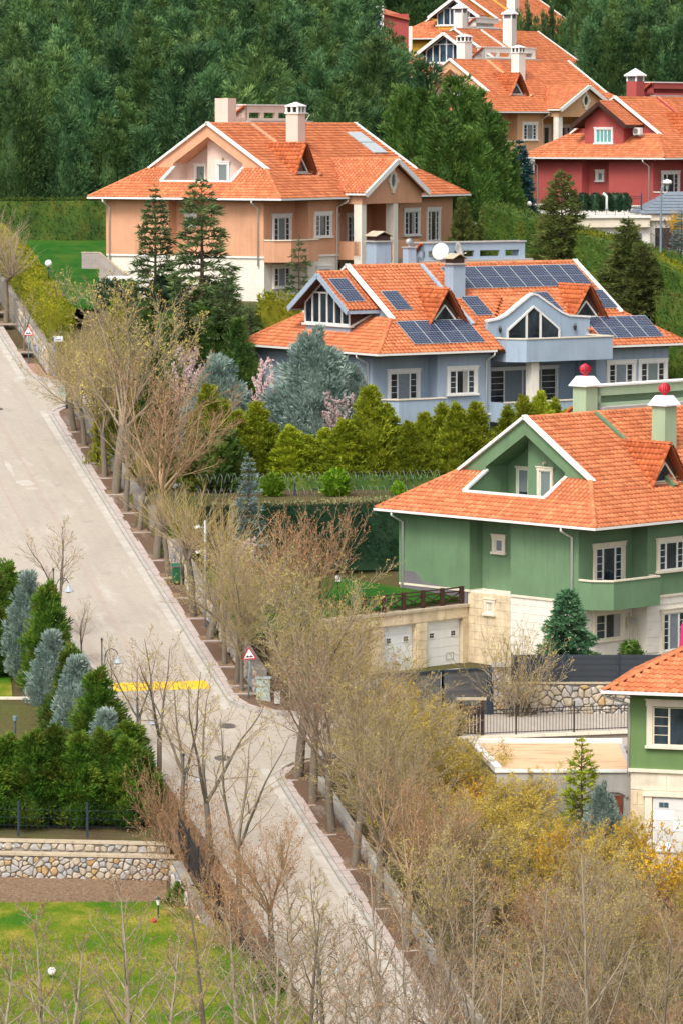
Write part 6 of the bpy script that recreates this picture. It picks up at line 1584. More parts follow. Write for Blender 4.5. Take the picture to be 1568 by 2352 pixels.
# golden conifer by the street
q = at(268, 250); put(evergreen('golden_conifer', '', 'tree', '', sprayed(90, 8, 1.9, prof_cone, 380, 18, .45, .05, 1.1, .45, .0, .16, .64, .15), 8, M['f_hedge_y']), q, 0, (1, 1, top_h(268, 690, 250, q.z) / 8), 'golden yellow conifer behind the bare street trees')
for i, (px, ty, Y, zb, wsc, lab) in enumerate(((335, 705, 266, 21.5, .8, 'dark green bush conifer under the left tall cedar'), (385, 720, 264, 20.5, .9, 'dark green bush conifer between the cedars and the blossom tree'), (450, 690, 268, 21.5, 1.0, 'dark green bush conifer under the broad tall cedar'), (495, 700, 266, 21.0, .9, 'dark green bush conifer right below the broad tall cedar'), (545, 730, 262, 20.0, .9, 'dark green bush conifer left of the blue house eave'), (620, 665, 275, 23.5, .7, 'dark green bush conifer below the white lower storey of the peach house'), (300, 760, 259, 19.5, .8, 'dark green bush conifer behind the golden conifer'))):
    X = (px - CX) / F * Y; put(CYP[i % 3], (X, Y, zb), None, (wsc * .6, wsc * .6, top_h(px, ty, Y, zb) / 14), lab, 'dark bush conifers before the peach house')
# --- silver junipers
JUN = [evergreen('silver_juniper', '', 'tree', '', plumed(93 + i, 8, 3.7, prof_point, 300, 74, .36, .044, .32, .85, .75, .42, .72), 8, M['f_silver']) for i in range(2)]
for i, (px, ty, Y, wsc, lab) in enumerate(((503, 818, 248.5, .80, 'left and smaller silver grey juniper by the blossoming tree'), (722, 758, 250, 1.08, 'broad silver grey juniper before the left face of the blue house'), (815, 838, 249, .42, 'small silver juniper leaning on the broad one by the downpipe'))):
    q = at(px, Y); put(JUN[i % 2], q, i, (wsc, wsc, top_h(px, ty, Y, q.z) / 8), lab)
q = at(1388, 179.5); put(JUN[1], q, 1, (.34, .34, .52), 'low silver juniper before the rust brown door')
# --- left garden: silver and green columns along the street, a row in front
SIL = evergreen('silver_cypress', '', 'tree', '', plumed(97, 6, 1.25, prof_col, 190, 54, .28, .030, .55, .6, 1.0, .36), 6, M['f_silver'])
GRN = [evergreen('garden_cypress', '', 'tree', '', plumed(98 + i, 6, 1.5, (prof_col, prof_point)[i], 190, 46, .28, .032, .42, .65, .95, .40), 6, M['f_garden']) for i in range(2)]
for i, (px, ty, Y, zb, wsc, k_, lab) in enumerate(((15, 1285, 214, 12.1, 1.15, 'g', 'dark green cypress at the left edge behind the silver columns'), (-25, 1300, 211, 12.0, 1.2, 'g', 'green cypress cut by the left edge beyond the small lawn'), (58, 1312, 209, 11.8, .85, 's', 'uppermost silver grey column in the street side row'), (105, 1335, 206.5, 11.2, 1.05, 'g', 'uppermost green column in the street side row'),
        (112, 1448, 202, 10.6, .85, 's', 'second silver grey column down the street side row'), (160, 1482, 199.5, 10.2, 1.0, 'g', 'second green column down the street side row'), (172, 1505, 196.5, 9.8, .9, 's', 'third silver grey column down the street side row'), (222, 1532, 194, 9.5, 1.1, 'g', 'third green column down the street side row'),
        (240, 1628, 190.5, 9.1, .8, 's', 'lowest silver grey column, peeping over the front row'), (292, 1655, 188, 8.8, 1.15, 'g', 'lowest green column at the street end of the front row'), (75, 1420, 212, 12.1, 1.1, 'g', 'green column behind the second silver one'))):
    X = (px - CX) / F * Y; hh = top_h(px, ty, Y, zb) / 6; put(SIL if k_ == 's' else GRN[i % 2], (X, Y, zb), None, (wsc, wsc, hh), lab, 'silver and green columns along the street')
for i, (px, ty, wsc) in enumerate(((-30, 1690, 1.0), (10, 1684, .95), (70, 1676, 1.1), (122, 1662, .95), (175, 1680, 1.05), (232, 1672, 1.0), (285, 1690, 1.0), (322, 1720, .8))):
    Y = 185.2 + .3 * (i % 2); X = (px - CX) / F * Y; zb = ground(X, Y)
    put(GRN[1], (X, Y, zb), None, (wsc * .95, wsc * .95, top_h(px, ty, Y, zb) / 6), ('front row cypress cut by the left edge of the frame', 'front row cypress at the left, nearest the edge fully in view', 'front row cypress above the white drain pipe', 'tallest tip of the front row cypresses', 'front row cypress left of the fence post', 'front row cypress right of the fence post', 'second last cypress of the front row', 'last small cypress of the front row, by the street railing')[i], 'front row of garden cypresses above the stone wall')

# ---------------------------------------------------------------- hedges
def hedge(name, label, base, h, depth, mat, topm=None, seed=1, dens=46, L=.20, W=.035, cat='hedge', jag=.10):
    """clipped hedge along a polyline of ground points; h may be a list"""
    r = np.random.default_rng(seed); P = [np.array(p, float) for p in base]; hs_ = h if isinstance(h, (list, tuple)) else [h] * len(P)
    root = empty(name, Vector(P[0]), 0, label, cat); side_, topp = [], []; core = MB()
    for i in range(len(P) - 1):
        a, b = P[i] - P[0], P[i + 1] - P[0]; d = b - a; Ld = np.linalg.norm(d[:2]); t = d / Ld; nrm = np.array([t[1], -t[0], 0]) * depth / 2
        for s in (-1, 1):
            n = int(Ld * hs_[i] * dens * (1 if s > 0 else .5)); u = r.random(n)[:, None]; v = r.random(n)[:, None]; hh = hs_[i] * (1 - u) + hs_[i + 1] * u
            c = a + d * u + nrm * s * (1 + r.normal(size=(n, 1)) * jag) + np.array([0, 0, 1]) * v * hh
            side_.append(blades(c, unit(nrm * s / depth * 1.6 + np.array([0, 0, .7]) + r.normal(size=(n, 3)) * .5), L * r.uniform(.6, 1.3, n), W * r.uniform(.7, 1.3, n), r))
        n = int(Ld * depth * dens * 1.6); u = r.random(n)[:, None]; v = r.uniform(-1, 1, (n, 1)); hh = hs_[i] * (1 - u) + hs_[i + 1] * u
        c = a + d * u + nrm * v + np.array([0, 0, 1]) * hh * (1 + r.normal(size=(n, 1)) * jag * .12)
        topp.append(blades(c - [0, 0, L * .3], unit(np.array([0, 0, .8]) + r.normal(size=(n, 3)) * .6), L * r.uniform(.6, 1.2, n), W * r.uniform(.7, 1.3, n), r))
        for e, sg in ((a, -1), (b, 1)):
            n = int(depth * hs_[i] * dens); c = e + t * sg * .02 + nrm * r.uniform(-1, 1, (n, 1)) + np.array([0, 0, 1]) * r.random((n, 1)) * hs_[i + (sg > 0)]
            side_.append(blades(c, unit(t * sg + np.array([0, 0, .5]) + r.normal(size=(n, 3)) * .5), L * r.uniform(.6, 1.3, n), W * r.uniform(.7, 1.3, n), r))
        q = nrm * .86; core.prism([(a - q)[:2], (b - q)[:2], (b + q)[:2], (a + q)[:2]], [a[2] - .5, b[2] - .5, b[2] - .5, a[2] - .5], [a[2] + hs_[i] * .95, b[2] + hs_[i + 1] * .95, b[2] + hs_[i + 1] * .95, a[2] + hs_[i] * .95])
    core.build('hedge_heart', mat, root)
    if topm is None: side_ += topp
    else: new('clipped_top', npmesh('clipped_top', *join(topp)), root, topm)
    new('leaves', npmesh('leaves', *join(side_)), root, mat); return root
hedge('hedge', 'tall clipped dark hedge at the back of the peach garden lawn', [pt(-45, 572, 323), pt(252, 570, 323)], 3.9, 1.3, M['f_hedge'], None, 1, 60)
b = []
for t in (72.5, 84, 96, 110): p = S(t, 2.9); b.append((p.x, p.y, zs(t)))
hedge('hedge', 'yellow green hedge running up beside the street by the peach garden', b, 3.75, 1.7, M['f_hedge_y'], None, 2, 75, .20, .036, 'hedge', .05)
q0, q1 = pt(462, 1290, 233.0), pt(985, 1290, 233.6)
hedge('hedge', 'big dark green hedge with flat dry clipped top behind the green lawn', [(q0.x, q0.y, 15.7), (q1.x, q1.y, 15.8)], [3.3, 3.45], 2.6, M['f_laurel'], M['f_drytop'], 3, 70, .16, .05)
b = [(pt(px, 600, Y).x, Y, z) for px, Y, z in ((1128, 305, 29.5), (1250, 300, 29.0), (1330, 297, 28.8), (1450, 291, 28.0), (1600, 284, 27.0))]
hedge('hedge', 'long trimmed hedge descending below the crimson house terrace', b, [5.2, 4.7, 4.2, 4.2, 3.9], 1.8, M['f_hedge'], None, 4, 46, .24, .042)
b = [(pt(px, 600, Y).x, Y, z) for px, Y, z in ((1337, 290, 28.0), (1425, 287, 27.5))]
hedge('hedge', 'short yellow topped hedge block before the long trimmed hedge', b, [5.0, 4.9], 1.5, M['f_hedge'], M['f_hedge_y'], 5, 46, .24, .042)
b = [(pt(px, 600, Y).x, Y, z) for px, Y, z in ((1495, 281, 26.8), (1610, 277, 25.5))]
hedge('hedge', 'hedge block with golden top behind the tall street lamp', b, [5.0, 4.6], 1.5, M['f_hedge'], M['f_hedge_y'], 6, 46, .24, .042)
b = [(pt(px, 600, Y).x, Y, z) for px, Y, z in ((1518, 274, 23.8), (1610, 272, 23.5))]
hedge('hedge', 'lowest dark hedge block right of the blue house roof', b, [5.6, 5.4], 1.5, M['f_hedge'], None, 7, 46, .24, .042)
b = [(pt(px, 690, 272).x, 272, 24.0) for px in (600, 740)]
hedge('shrub_bed', 'bright yellow green shrubs under the white lower storey of the peach house', b, [5.2, 5.0], 1.6, M['f_hedge_y'], None, 8, 40, .30, .05, 'shrub', .35)
q0, q1 = pt(470, 1150, 239.8), pt(1010, 1150, 240.4)
hedge('ground_cover', 'low dark ivy growing behind the razor wire at the feet of the thujas', [(q0.x, q0.y, 19.0), (q1.x, q1.y, 19.0)], .9, 1.6, M['f_hedge'], None, 9, 40, .22, .05, 'ivy', .4)
# shrubs
SHR = [evergreen('shrub', '', 'shrub', '', sprayed(110 + i, 1.6, .9, prof_round, 90, 16, .30, .05, .6, .8, .0, .2, .6, .25), 1.6, m) for i, m in enumerate((M['f_lime'], M['f_hedge'], M['f_laurel']))]
for k_, px, Y, dz, s_, lab in ((0, 772, 235.4, 0, .95, 'fresh lime green shrub at the razor wire fence'), (0, 625, 235.4, 0, .8, 'small lime green shrub right of the silvery blue spruce'), (0, 915, 235.6, 0, .5, 'tiny lime weed under the fence near the green roof'),
        (1, 1370, 206.2, 1.2, .6, 'ivy tuft on the stone wall by the lower green roof'), (1, 1452, 206.4, 1.6, .75, 'green shrub at the wall under the garden tools'),
        ):
    q = at(px, Y); q.z += dz; put(SHR[k_], q, None, s_, lab)
for k_, t, w, dz, s_, lab in ((1, -29, -6.9, -.4, 1.1, 'ivy green shrub overhanging the left railing'), (1, -47, -6.7, -.4, 1.0, 'dark ivy mound on the railing at the bottom of the street'), (1, 58.6, 3.2, 0, 1.5, 'dark green shrub right of the pale green cabinet'), (1, 24.5, 2.6, .6, 1.5, 'ivy green bush over the street wall near the rounded bare crown'),
        (1, 35, 3.0, .5, 1.4, 'green bush over the street wall below the golden conifer'), (1, 44, 3.0, .5, 1.5, 'green bush at the street wall beside the golden conifer'), (2, 71.5, 6.0, 0, 1.2, 'dark round bush at the corner above the upper side street'), (2, 70.5, 9.5, .0, 1.5, 'dark bush on the bank below the garden steps'), (1, 70.0, 12.5, .0, 1.6, 'green bush on the bank below the white garage wall'), (1, 74, 7.5, .2, 1.0, 'green bush at the lower edge of the peach garden lawn'), (1, 33, 6.0, 0, 2.2, 'green bush at the street end of the razor wire fence')):
    p = S(t, w); put(SHR[k_], (p.x, p.y, ground(p.x, p.y) + dz), None, s_, lab)
BALL = evergreen('box_ball', '', 'shrub', '', sprayed(115, 1.2, .65, prof_round, 120, 16, .14, .03, .4, .8, .0, .05, .75, .1), 1.2, M['f_laurel'])
for j_, px in enumerate((1338, 1366, 1392, 1412, 1432)):
    p = pt(px, 484, 338.5); put(BALL, p, None, (1, 1, 1.2), ORD[j_] + ' clipped box bush from the left behind the spiked terrace railing', 'box bushes on the garage terrace')

# ---------------------------------------------------------------- bare trees
VA = [bare_tree('street_tree', '', 'tree', '', 'vase', 200 + i, 11, (M['b_tan'], M['b_grey'], M['b_tan'], M['b_red'])[i], (M['f_bud'], M['f_red'], M['f_bud'], M['f_red'])[i], (5200, 2400, 4600, 3000)[i], .09, .95) for i in range(4)]
VY = [bare_tree('willow', '', 'tree', '', 'vase', 220 + i, 9, M['b_tan'], M['f_yellow'], 7000, .10, 1.15, M['b_willow']) for i in range(2)]
PO = [bare_tree('pollard_tree', '', 'tree', '', 'pollard', 230 + i, 7, M['b_grey'], None, 0, .06, 1.0, M['b_willow'] if i else M['b_tan']) for i in range(3)]
SA = [bare_tree('sapling', '', 'tree', '', 'sapling', 240 + i, 9, (M['b_pale'], M['b_grey'], M['b_pale'])[i], M['f_red'] if i != 1 else M['f_bud'], 1300, .06, 1.0, None, 1.15) for i in range(3)]
FO = [bare_tree('bare_tree', '', 'tree', '', 'fork', 250 + i, 8, M['b_grey'], M['f_bud'], 900, .07) for i in range(2)]
SB = bare_tree('bare_shrub', '', 'shrub', '', 'shrub', 260, 3, M['b_purple'], M['f_purple'], 2600, .06)
SBR = bare_tree('bare_shrub', '', 'shrub', '', 'shrub', 261, 4, M['b_red'], M['f_red'], 2400, .075)
SBG = bare_tree('bare_shrub', '', 'shrub', '', 'shrub', 262, 3.4, M['b_tan'], M['f_bud'], 1500, .07)
BL = bare_tree('blossom_tree', '', 'tree', '', 'fork', 263, 7, M['b_purple'], M['f_blossom'], 5000, .13)
FS = bare_tree('forsythia', '', 'shrub', '', 'shrub', 264, 2.4, M['b_tan'], M['f_forsythia'], 3600, .09)

PITM = MB().box(-.45, -.5, -.05, .45, .5, .012).mesh('tree_pit'); PITM.materials.append(M['soil'])
PITE = MB().box(-.5, -.07, -.05, .62, .07, .03).mesh('pit_edging'); PITE.materials.append(M['slabpink'])
def street_tree(t, w, proto, sc, label, group='bare trees along the right pavement', pit=True):
    p = S(t, w); q = Vector((p.x, p.y, zs(t) + .1)); put(proto, q, None, sc, label, group)
    if pit:
        pv = pvs[0] if t < -10 else (pvs[1] if t < 60 else pvs[2])
        o = new('tree_pit', PITM, pv); o.location = (w, t, zs(t) + .13); o.rotation_euler = (math.atan(.165), 0, 0)
        o = new('pit_edging', PITE, pv); o.location = (w, t - .55, zs(t - .55) + .135); o.rotation_euler = (math.atan(.165), 0, 0)
for t, pr, sc, lab in (
        (94, PO[0], .95, 'pollarded street tree at the left edge, uppermost on the right pavement'), (90, PO[2], .95, 'pollarded street tree second from the top by the yellow hedge'), (86, PO[0], 1.0, 'pollarded street tree by the yellow hedge with long pale shoots'), (77, FO[0], .55, 'thin leaning trunk beside the upper warning sign'),
        (54, PO[1], .9, 'pollarded street tree just below the pale green cabinet'), (50, VA[2], .72, 'tan twiggy street tree two places below the pale green cabinet'), (46, PO[1], 1.0, 'pollarded street tree behind the tall tan crown'), (42.3, VA[0], .85, 'twiggy street tree left of the golden conifer'), (38.4, VA[2], 1.25, 'tall tan street tree in front of the golden conifer'),
        (34.1, PO[0], .85, 'short pollarded street tree uphill from the dense grey brown crown'), (29.8, PO[1], .7, 'thin pollarded street tree just uphill from the dense grey brown crown'), (23.8, VA[3], 1.08, 'street tree with a dense rounded grey brown crown and thick trunk'), (20.2, PO[2], .75, 'pollarded trunk between the thick trunk and the green bin'),
        (16.2, FO[1], .5, 'thin stake like trunk in front of the green bin'), (12.3, PO[1], .98, 'leaning pollarded tree with yellow shoots beside the camera mast'), (8.1, PO[1], 1.05, 'straight pollarded tree with yellow shoots just downhill of the leaning one'), (3.5, VA[0], .62, 'street tree downhill of the yellow shoot pollards'), (0.2, VA[2], .74, 'street tree level with the yellow speed bump'), (-1.1, VA[0], .5, 'street tree beside the lower warning sign'),
        (-14.7, VA[2], 1.02, 'thick trunked street tree at the lower corner with a wide tan crown'), (-18.3, VA[0], .95, 'street tree second below the lower side street'), (-22.4, VA[1], .85, 'street tree third below the lower side street, pale foot'), (-27, VA[2], .85, 'street tree fourth below the lower side street'), (-32, VA[0], .8, 'street tree fifth below the lower side street'), (-37, VA[3], .75, 'street tree sixth below the lower side street, reddish twigs'), (-43, VA[0], .7, 'last street tree in view down the right pavement')):
    street_tree(t, .95, pr, sc, lab)
for t, pr, sc, lab in ((9.4, FO[0], .8, 'bare forked tree alone on the left kerb above the silver columns'), (4.4, FO[1], .4, 'small bare tree behind the second curved lamp on the left'), (-3.8, SA[1], .42, 'slim dark sapling left of the yellow speed bump'), (-9.5, FO[1], .62, 'bare forked tree on the left by the manhole covers'),
        (-15, FO[0], .95, 'bare tree on the left with a long branch over the garden cypresses'), (-20, FO[1], .9, 'bare tree on the left below the branch overhanging the cypresses'), (-25.5, FO[0], 1.12, 'large forked bare tree with thick trunk on the left kerb'), (-31, FO[1], 1.0, 'bare tree with straight trunk on the left kerb, below the large forked one'), (-38, VA[3], .62, 'bare reddish tree on the left kerb near the bottom')):
    street_tree(t, wl(t) - .45, pr, sc, lab, 'bare trees along the left kerb', False)
# woods at the lower right
WD = [(868, 1545, 192.5, VA[2], .85, 'tall tan bare tree at the corner right of the lower side street mouth'), (935, 1585, 191.5, VY[1], .85, 'tall yellow tinged tree before the left end of the mesh gate'), (1000, 1650, 191, VA[0], .75, 'bare tree before the mesh gate, right of the yellow tinged one'), (1060, 1735, 188, VY[0], .75, 'yellow willow at the left corner of the roof terrace'), (1160, 1790, 182.8, VY[1], .7, 'yellow willow before the terrace front wall, left'), (1245, 1810, 182.8, VY[0], .65, 'yellow willow before the terrace front wall, right'), (1410, 1880, 176, VY[0], .7, 'yellow willow before the stone pier of the garage'), (1010, 1795, 186, VY[0], .8, 'willow beside the white edge of the roof terrace'), (905, 1640, 195, VY[1], .82, 'yellow tinged bare tree at the corner below the mesh gate'), (960, 1720, 190, VA[2], .8, 'tan bare tree below the mesh gate'), (1090, 1850, 180, VY[0], .86, 'yellow willow below the roof terrace, left of two'), (1200, 1850, 178, VY[1], .95, 'yellow willow below the roof terrace, right of two'), (1290, 1900, 175, VY[0], .9, 'yellow willow before the silver juniper'), (1120, 1980, 172, VA[2], .8, 'tan bare tree in the thicket below the yellow willows'),
      (840, 1700, 189, VA[0], .85, 'bare tree at the pavement edge below the side street'), (900, 1830, 181, VA[0], .9, 'grey bare tree in the upper thicket beside the street'), (990, 1950, 174, VA[1], .85, 'grey bare tree in the middle of the thicket'), (1210, 2060, 166, VA[3], .85, 'reddish bare tree in the thicket below the willows'), (1080, 2080, 165, VA[2], .8, 'tan bare tree low in the thicket'), (1330, 2080, 165, VA[3], .8, 'reddish bare tree low at the right'), (1460, 2030, 167, VA[2], .7, 'tan bare tree before the white garage door foot'),
      (1500, 2120, 160, VA[0], .8, 'grey bare tree at the lower right edge'), (1180, 2180, 157, VA[0], .8, 'grey bare tree at the bottom of the thicket'), (1420, 2200, 155, VA[1], .8, 'grey bare tree near the bottom right corner'), (1000, 2180, 157, VA[1], .75, 'bare tree at the bottom near the pavement'), (1560, 2250, 150, VA[3], .8, 'reddish bare tree in the bottom right corner'), (1290, 2280, 149, VA[2], .8, 'tan bare tree at the bottom edge')]
for px, ty, Y, pr, wsc, lab in WD:
    q = at(px, Y); Hn = 9 if pr in VY else 11; put(pr, q, None, (wsc, wsc, max(.45, top_h(px, ty, Y, q.z) / Hn)), lab, 'bare trees in the lower right thicket')
n_ = 0
for r_, Y in enumerate((192, 187, 182, 177, 172, 167, 162, 157, 152, 147)):
    c_ = 0; x = 1.5 + (Y % 2) * .8 + (192 - Y) * .12
    while x < 16.5:
        q = Vector((x + random.uniform(-.7, .7), Y + random.uniform(-1.5, 1.5), 0)); t_, w_ = tw(q.x, q.y); q.z = ground(q.x, q.y); x += 4.4
        if w_ < 3.0 or t_ > -13.5 or (q.x > 5.2 and q.y > 177) or (q.x > 11 and q.y > 168): continue
        pr = (VA[0], VY[0], VA[2], VY[1])[n_ % 4] if Y > 163 else (VA[0], VA[3], VA[2], VA[1])[n_ % 4]; n_ += 1; c_ += 1
        put(pr, q, None, (.72, .72, random.uniform(.55, .72)), 'bare thicket tree, ' + ORD[c_] + ' from the street in the ' + ORD[r_] + ' row downhill of the terrace', 'bare trees inside the lower right thicket')
# foreground saplings
for px, ty, Y, pr, lab in ((872, 1950, 150, SA[0], 'slim pale sapling in front of the street, lower centre'), (1365, 1890, 150, SA[0], 'tall slim sapling in the lower right foreground'), (75, 2075, 141, SA[2], 'pale sapling on the lawn, at the left'), (296, 2010, 143, SA[0], 'pale forked sapling before the flower bed'), (170, 2150, 139, SA[2], 'small sapling between the two pale ones on the lawn'), (480, 2040, 146, SA[1], 'sapling at the corner of the lawn by the street'),
        (620, 2120, 142, SA[0], 'sapling over the bottom of the street, left'), (700, 2080, 146, SA[1], 'sapling over the bottom of the street, centre'), (1000, 2090, 147, SA[1], 'sapling in the bottom centre right'), (1150, 2150, 143, SA[2], 'sapling at the bottom between the thicket trees'), (1500, 2100, 142, SA[1], 'sapling at the bottom right'), (395, 2150, 138, SA[2], 'short sapling on the lawn near the red can'), (10, 2180, 138, SA[2], 'sapling cut by the left edge on the lawn'), (545, 2060, 150, SA[0], 'pale sapling beside the lawn corner'), (660, 1990, 155, SA[2], 'tall reddish sapling over the lower street, left of centre'), (760, 2010, 153, SA[1], 'tall sapling over the lower street, right of centre'), (585, 2190, 137, SA[2], 'low sapling at the bottom edge, street side'), (835, 2200, 138, SA[0], 'low sapling at the bottom edge below the slim pale one'), (1080, 2000, 150, SA[0], 'slim pale sapling before the thicket'), (1250, 2010, 150, SA[2], 'pale sapling before the thicket, right'), (790, 2120, 141, SA[2], 'pale sapling beside the slim one in the lower centre'), (930, 2060, 144, SA[2], 'pale sapling right of the slim one in the lower centre')):
    q = at(px, Y); put(pr, q, None, (1.05, 1.05, top_h(px, ty, Y, q.z) / 8.8), lab, 'saplings in the foreground')
# shrubs without leaves, blossom, forsythia
for pr, px, Y, dz, sc, lab in ((SB, 800, 230.2, 0, 1.15, 'wide purple brown bare shrub against the flat topped hedge'), (SB, 700, 230.4, 0, .8, 'smaller purple brown shrub left of the wide one'), (SB, 505, 229, 0, .9, 'purple grey shrub behind the camera mast'), (SBR, 640, 214.5, 0, 1.2, 'rust tipped bare shrub above the street wall, left of three'), (SBR, 715, 216, 0, 1.35, 'rust tipped bare shrub on the lawn edge, middle and tallest of three'), (SBR, 780, 213, -.5, 1.15, 'rust tipped bare shrub nearest the timber railing'), (SBR, 560, 211.5, 0, .95, 'rust tipped bare shrub overhanging the stone wall'),
        (SBG, 690, 208.5, -.8, 1.3, 'tan bare shrub below the rust tipped ones'), (SBG, 770, 206.5, -1.6, 1.25, 'tan bare shrub left of the white garage doors'), (SBG, 640, 209.5, 0, .8, 'tan bare shrub behind the lower warning sign'), (SBG, 1195, 204.3, 0, 1.3, 'leafless bush before the stone wall by the gate pillar'), (SBG, 180, 268, 1, 1.0, 'grey bare shrub beside the blue pole'), (SBG, 400, 270, 2.0, .8, 'brown bare shrub by the white garage wall of the peach house'), (SBG, 285, 272, 0.2, .9, 'brown grey shrub below the peach garden steps'),
        (SBR, 440, 178.5, -1, 1.0, 'red brown creeper on the left railing, upper'), (SBR, 475, 172, -1, 1.0, 'red brown creeper on the left railing, middle'), (SBR, 530, 166, -1, 1.0, 'red brown creeper on the left railing, lower'), (SBR, 385, 181.3, 0, .9, 'red brown creeper at the street end of the stone garden wall'), (SB, 1545, 333, 0, 1.2, 'purple bare bush by the slate roof'),
        (FS, 900, 196.5, 0, 1.2, 'bright yellow forsythia below the garage doors'), (FS, 1455, 177.5, 0, 1.25, 'bright yellow forsythia before the white garage door'), (FS, 1290, 171, 2.5, 1.0, 'yellow forsythia in the thicket below the silver juniper'), (FS, 1090, 184.5, 0, 1.0, 'yellow forsythia at the foot of the terrace edge'), (FS, 1550, 168, 2.5, 1.1, 'yellow forsythia at the right edge below the garage'), (FS, 1556, 331, 2, .8, 'yellow forsythia by the window of the crimson house')):
    q = at(px, Y); q.z += dz; put(pr, q, None, sc, lab)
for px, ty, Y, lab in ((425, 798, 255.5, 'pink white blossom tree left of the left silver juniper'), (605, 825, 253.5, 'pink white blossom tree between the two silver junipers'), (790, 900, 246, 'pink white blossom sprays over the thuja screen'), (565, 1235, 226, 'thin pink blossom shrub before the flat topped hedge')):
    q = at(px, Y); h_ = top_h(px, ty, Y, q.z) / 7; put(BL, q, None, (min(h_, .7), min(h_, .7), h_), lab)
q = at(150, 281); put(FO[0], q + Vector((0, 0, .5)), None, .72, 'pale bluish bare tree with thin stems on the peach garden lawn')
for px, Y, s_ in ((1400, 470, .9), (1460, 474, .9), (1510, 470, .95), (1560, 476, .9)): put(VA[1], at(px, Y), None, s_, 'brown bare skyline tree behind the conifer screen, ' + {1400: 'first', 1460: 'second', 1510: 'third', 1560: 'fourth'}[px] + ' from the left', 'bare trees at the top right')
# ================================================================ FENCES, SIGNS, LAMPS, SMALL THINGS
def picket(name, label, pts, h, post=2.5, gap=.14, mat=None, ind=True, cat='fence', base=.08):
    mat = mat or M['iron']; P = [Vector(p) for p in pts]; root = empty(name, P[0], 0, label, cat); bars = MB(); o0 = P[0]
    BM = MB().box(-.011, -.011, base, .011, .011, h).mesh('bar'); BM.materials.append(mat); PM = MB().box(-.04, -.04, -.2, .04, .04, h + .12).lathe([(.01, h + .12), (.05, h + .16), (.05, h + .2), (.01, h + .24)], 6).mesh('post'); PM.materials.append(mat)
    for a, b in zip(P[:-1], P[1:]):
        d = b - a; n = max(1, int(d.length / gap))
        for z in (base + .06, h - .06, h - .24): MB().bar(a - o0 + Vector((0, 0, z)), b - o0 + Vector((0, 0, z)), .03, .035).build('rail', mat, root)
        for i in range(n):
            q = a - o0 + d * (i + .5) / n
            if ind: o = new('bar', BM, root); o.location = q
            else: bars.box(q.x - .012, q.y - .012, q.z + base, q.x + .012, q.y + .012, q.z + h)
        m = max(1, round(d.length / post))
        for i in range(m + 1): o = new('post', PM, root); o.location = a - o0 + d * i / m
    if bars.v: bars.build('bars', mat, root, kind='stuff')
    return root
def meshfence(name, label, pts, h, post, sheet, cat='fence', wire=True, postm='navy', cell=(.10, .40), sheet_back=.04):
    P = [Vector(p) for p in pts]; o0 = P[0]; root = empty(name, o0, 0, label, cat); wires = MB()
    for a, b in zip(P[:-1], P[1:]):
        d = b - a; m = max(1, round(d.length / post)); dn = d.normalized(); nrm = Vector((dn.y, -dn.x, 0)).normalized()
        if nrm.y > 0: nrm = -nrm
        for i in range(m + 1):
            q = a - o0 + d * i / m; MB().box(q.x - .05, q.y - .05, q.z - .1, q.x + .05, q.y + .05, q.z + h + .06).build('post', M[postm], root)
        if sheet:
            for i in range(m):
                q0, q1 = a - o0 + d * (i + .02) / m - nrm * sheet_back, a - o0 + d * (i + .98) / m - nrm * sheet_back
                MB().bar(q0 + Vector((0, 0, h / 2)), q1 + Vector((0, 0, h / 2)), .012, h - .06).build('shade_panel', M[sheet], root)
        if wire:
            L = d.length
            for i in range(int(L / cell[0])):
                q = a - o0 + dn * (i * cell[0]) + nrm * .02; wires.bar(q + Vector((0, 0, .03)), q + Vector((0, 0, h)), .007, .007, (1, 0, 0))
            for z in np.arange(.05, h + .01, cell[1]): wires.bar(a - o0 + nrm * .02 + Vector((0, 0, z)), b - o0 + nrm * .02 + Vector((0, 0, z)), .010, .012)
    if wires.v: wires.build('wire_mesh', M[postm], root, kind='stuff')
    return root
def razor(root, a, b, r, pitch, mat):
    a, b = Vector(a), Vector(b); L = (b - a).length; d = (b - a) / L; n = int(L / pitch * 14); s = Vector((-d.y, d.x, 0)).normalized(); pts = []
    for i in range(n + 1):
        th = i / 14 * 6.283; pts.append(a + d * (i / n * L) + Vector((0, 0, r + r * math.sin(th))) + s * r * math.cos(th))
    P = np.array([tuple(p) for p in pts]); v, f = tubes([(P, np.full(len(P), .008))], 3); new('razor_wire', npmesh('razor_wire', v, f), root, mat)

# dark mesh fence on the left stone wall and the iron railing down the left of the street
meshfence('mesh_fence', 'dark green mesh fence on the stone garden wall before the cypresses', [(-17.5, 182.95, 8.72), (-8.2, 181.75, 8.72)], 1.45, 3.0, None, 'fence', True, 'navy', (.25, .36))
pts = [S(t, -6.35) for t in (-24.5, -34, -44, -54)]
picket('iron_railing', 'black iron railing half buried in red brown creeper on the left', [(p.x, p.y, zs(t) + .3) for p, t in zip(pts, (-24.5, -34, -44, -54))], 1.5, 2.6, .16, None, True)
# drain pipe lying on the wall
o = empty('drain_pipe', pt(-10, 1943, 182.2), 0, 'white drain pipe lying on the stone garden wall with its end turned up', 'pipe')
MB().tube([(0, 0, 0), (1.75, -.05, 0.01), (1.85, -.05, .06), (1.9, -.05, .22)], .075, 9).build('pipe', M['sign_white'], o, True)
for i in range(12): MB().tube([(.1 + i * .14, -.003 * i, 0.0), (.13 + i * .14, -.003 * i, 0.0)], .083, 9).build('pipe_rib', M['ac'], o)

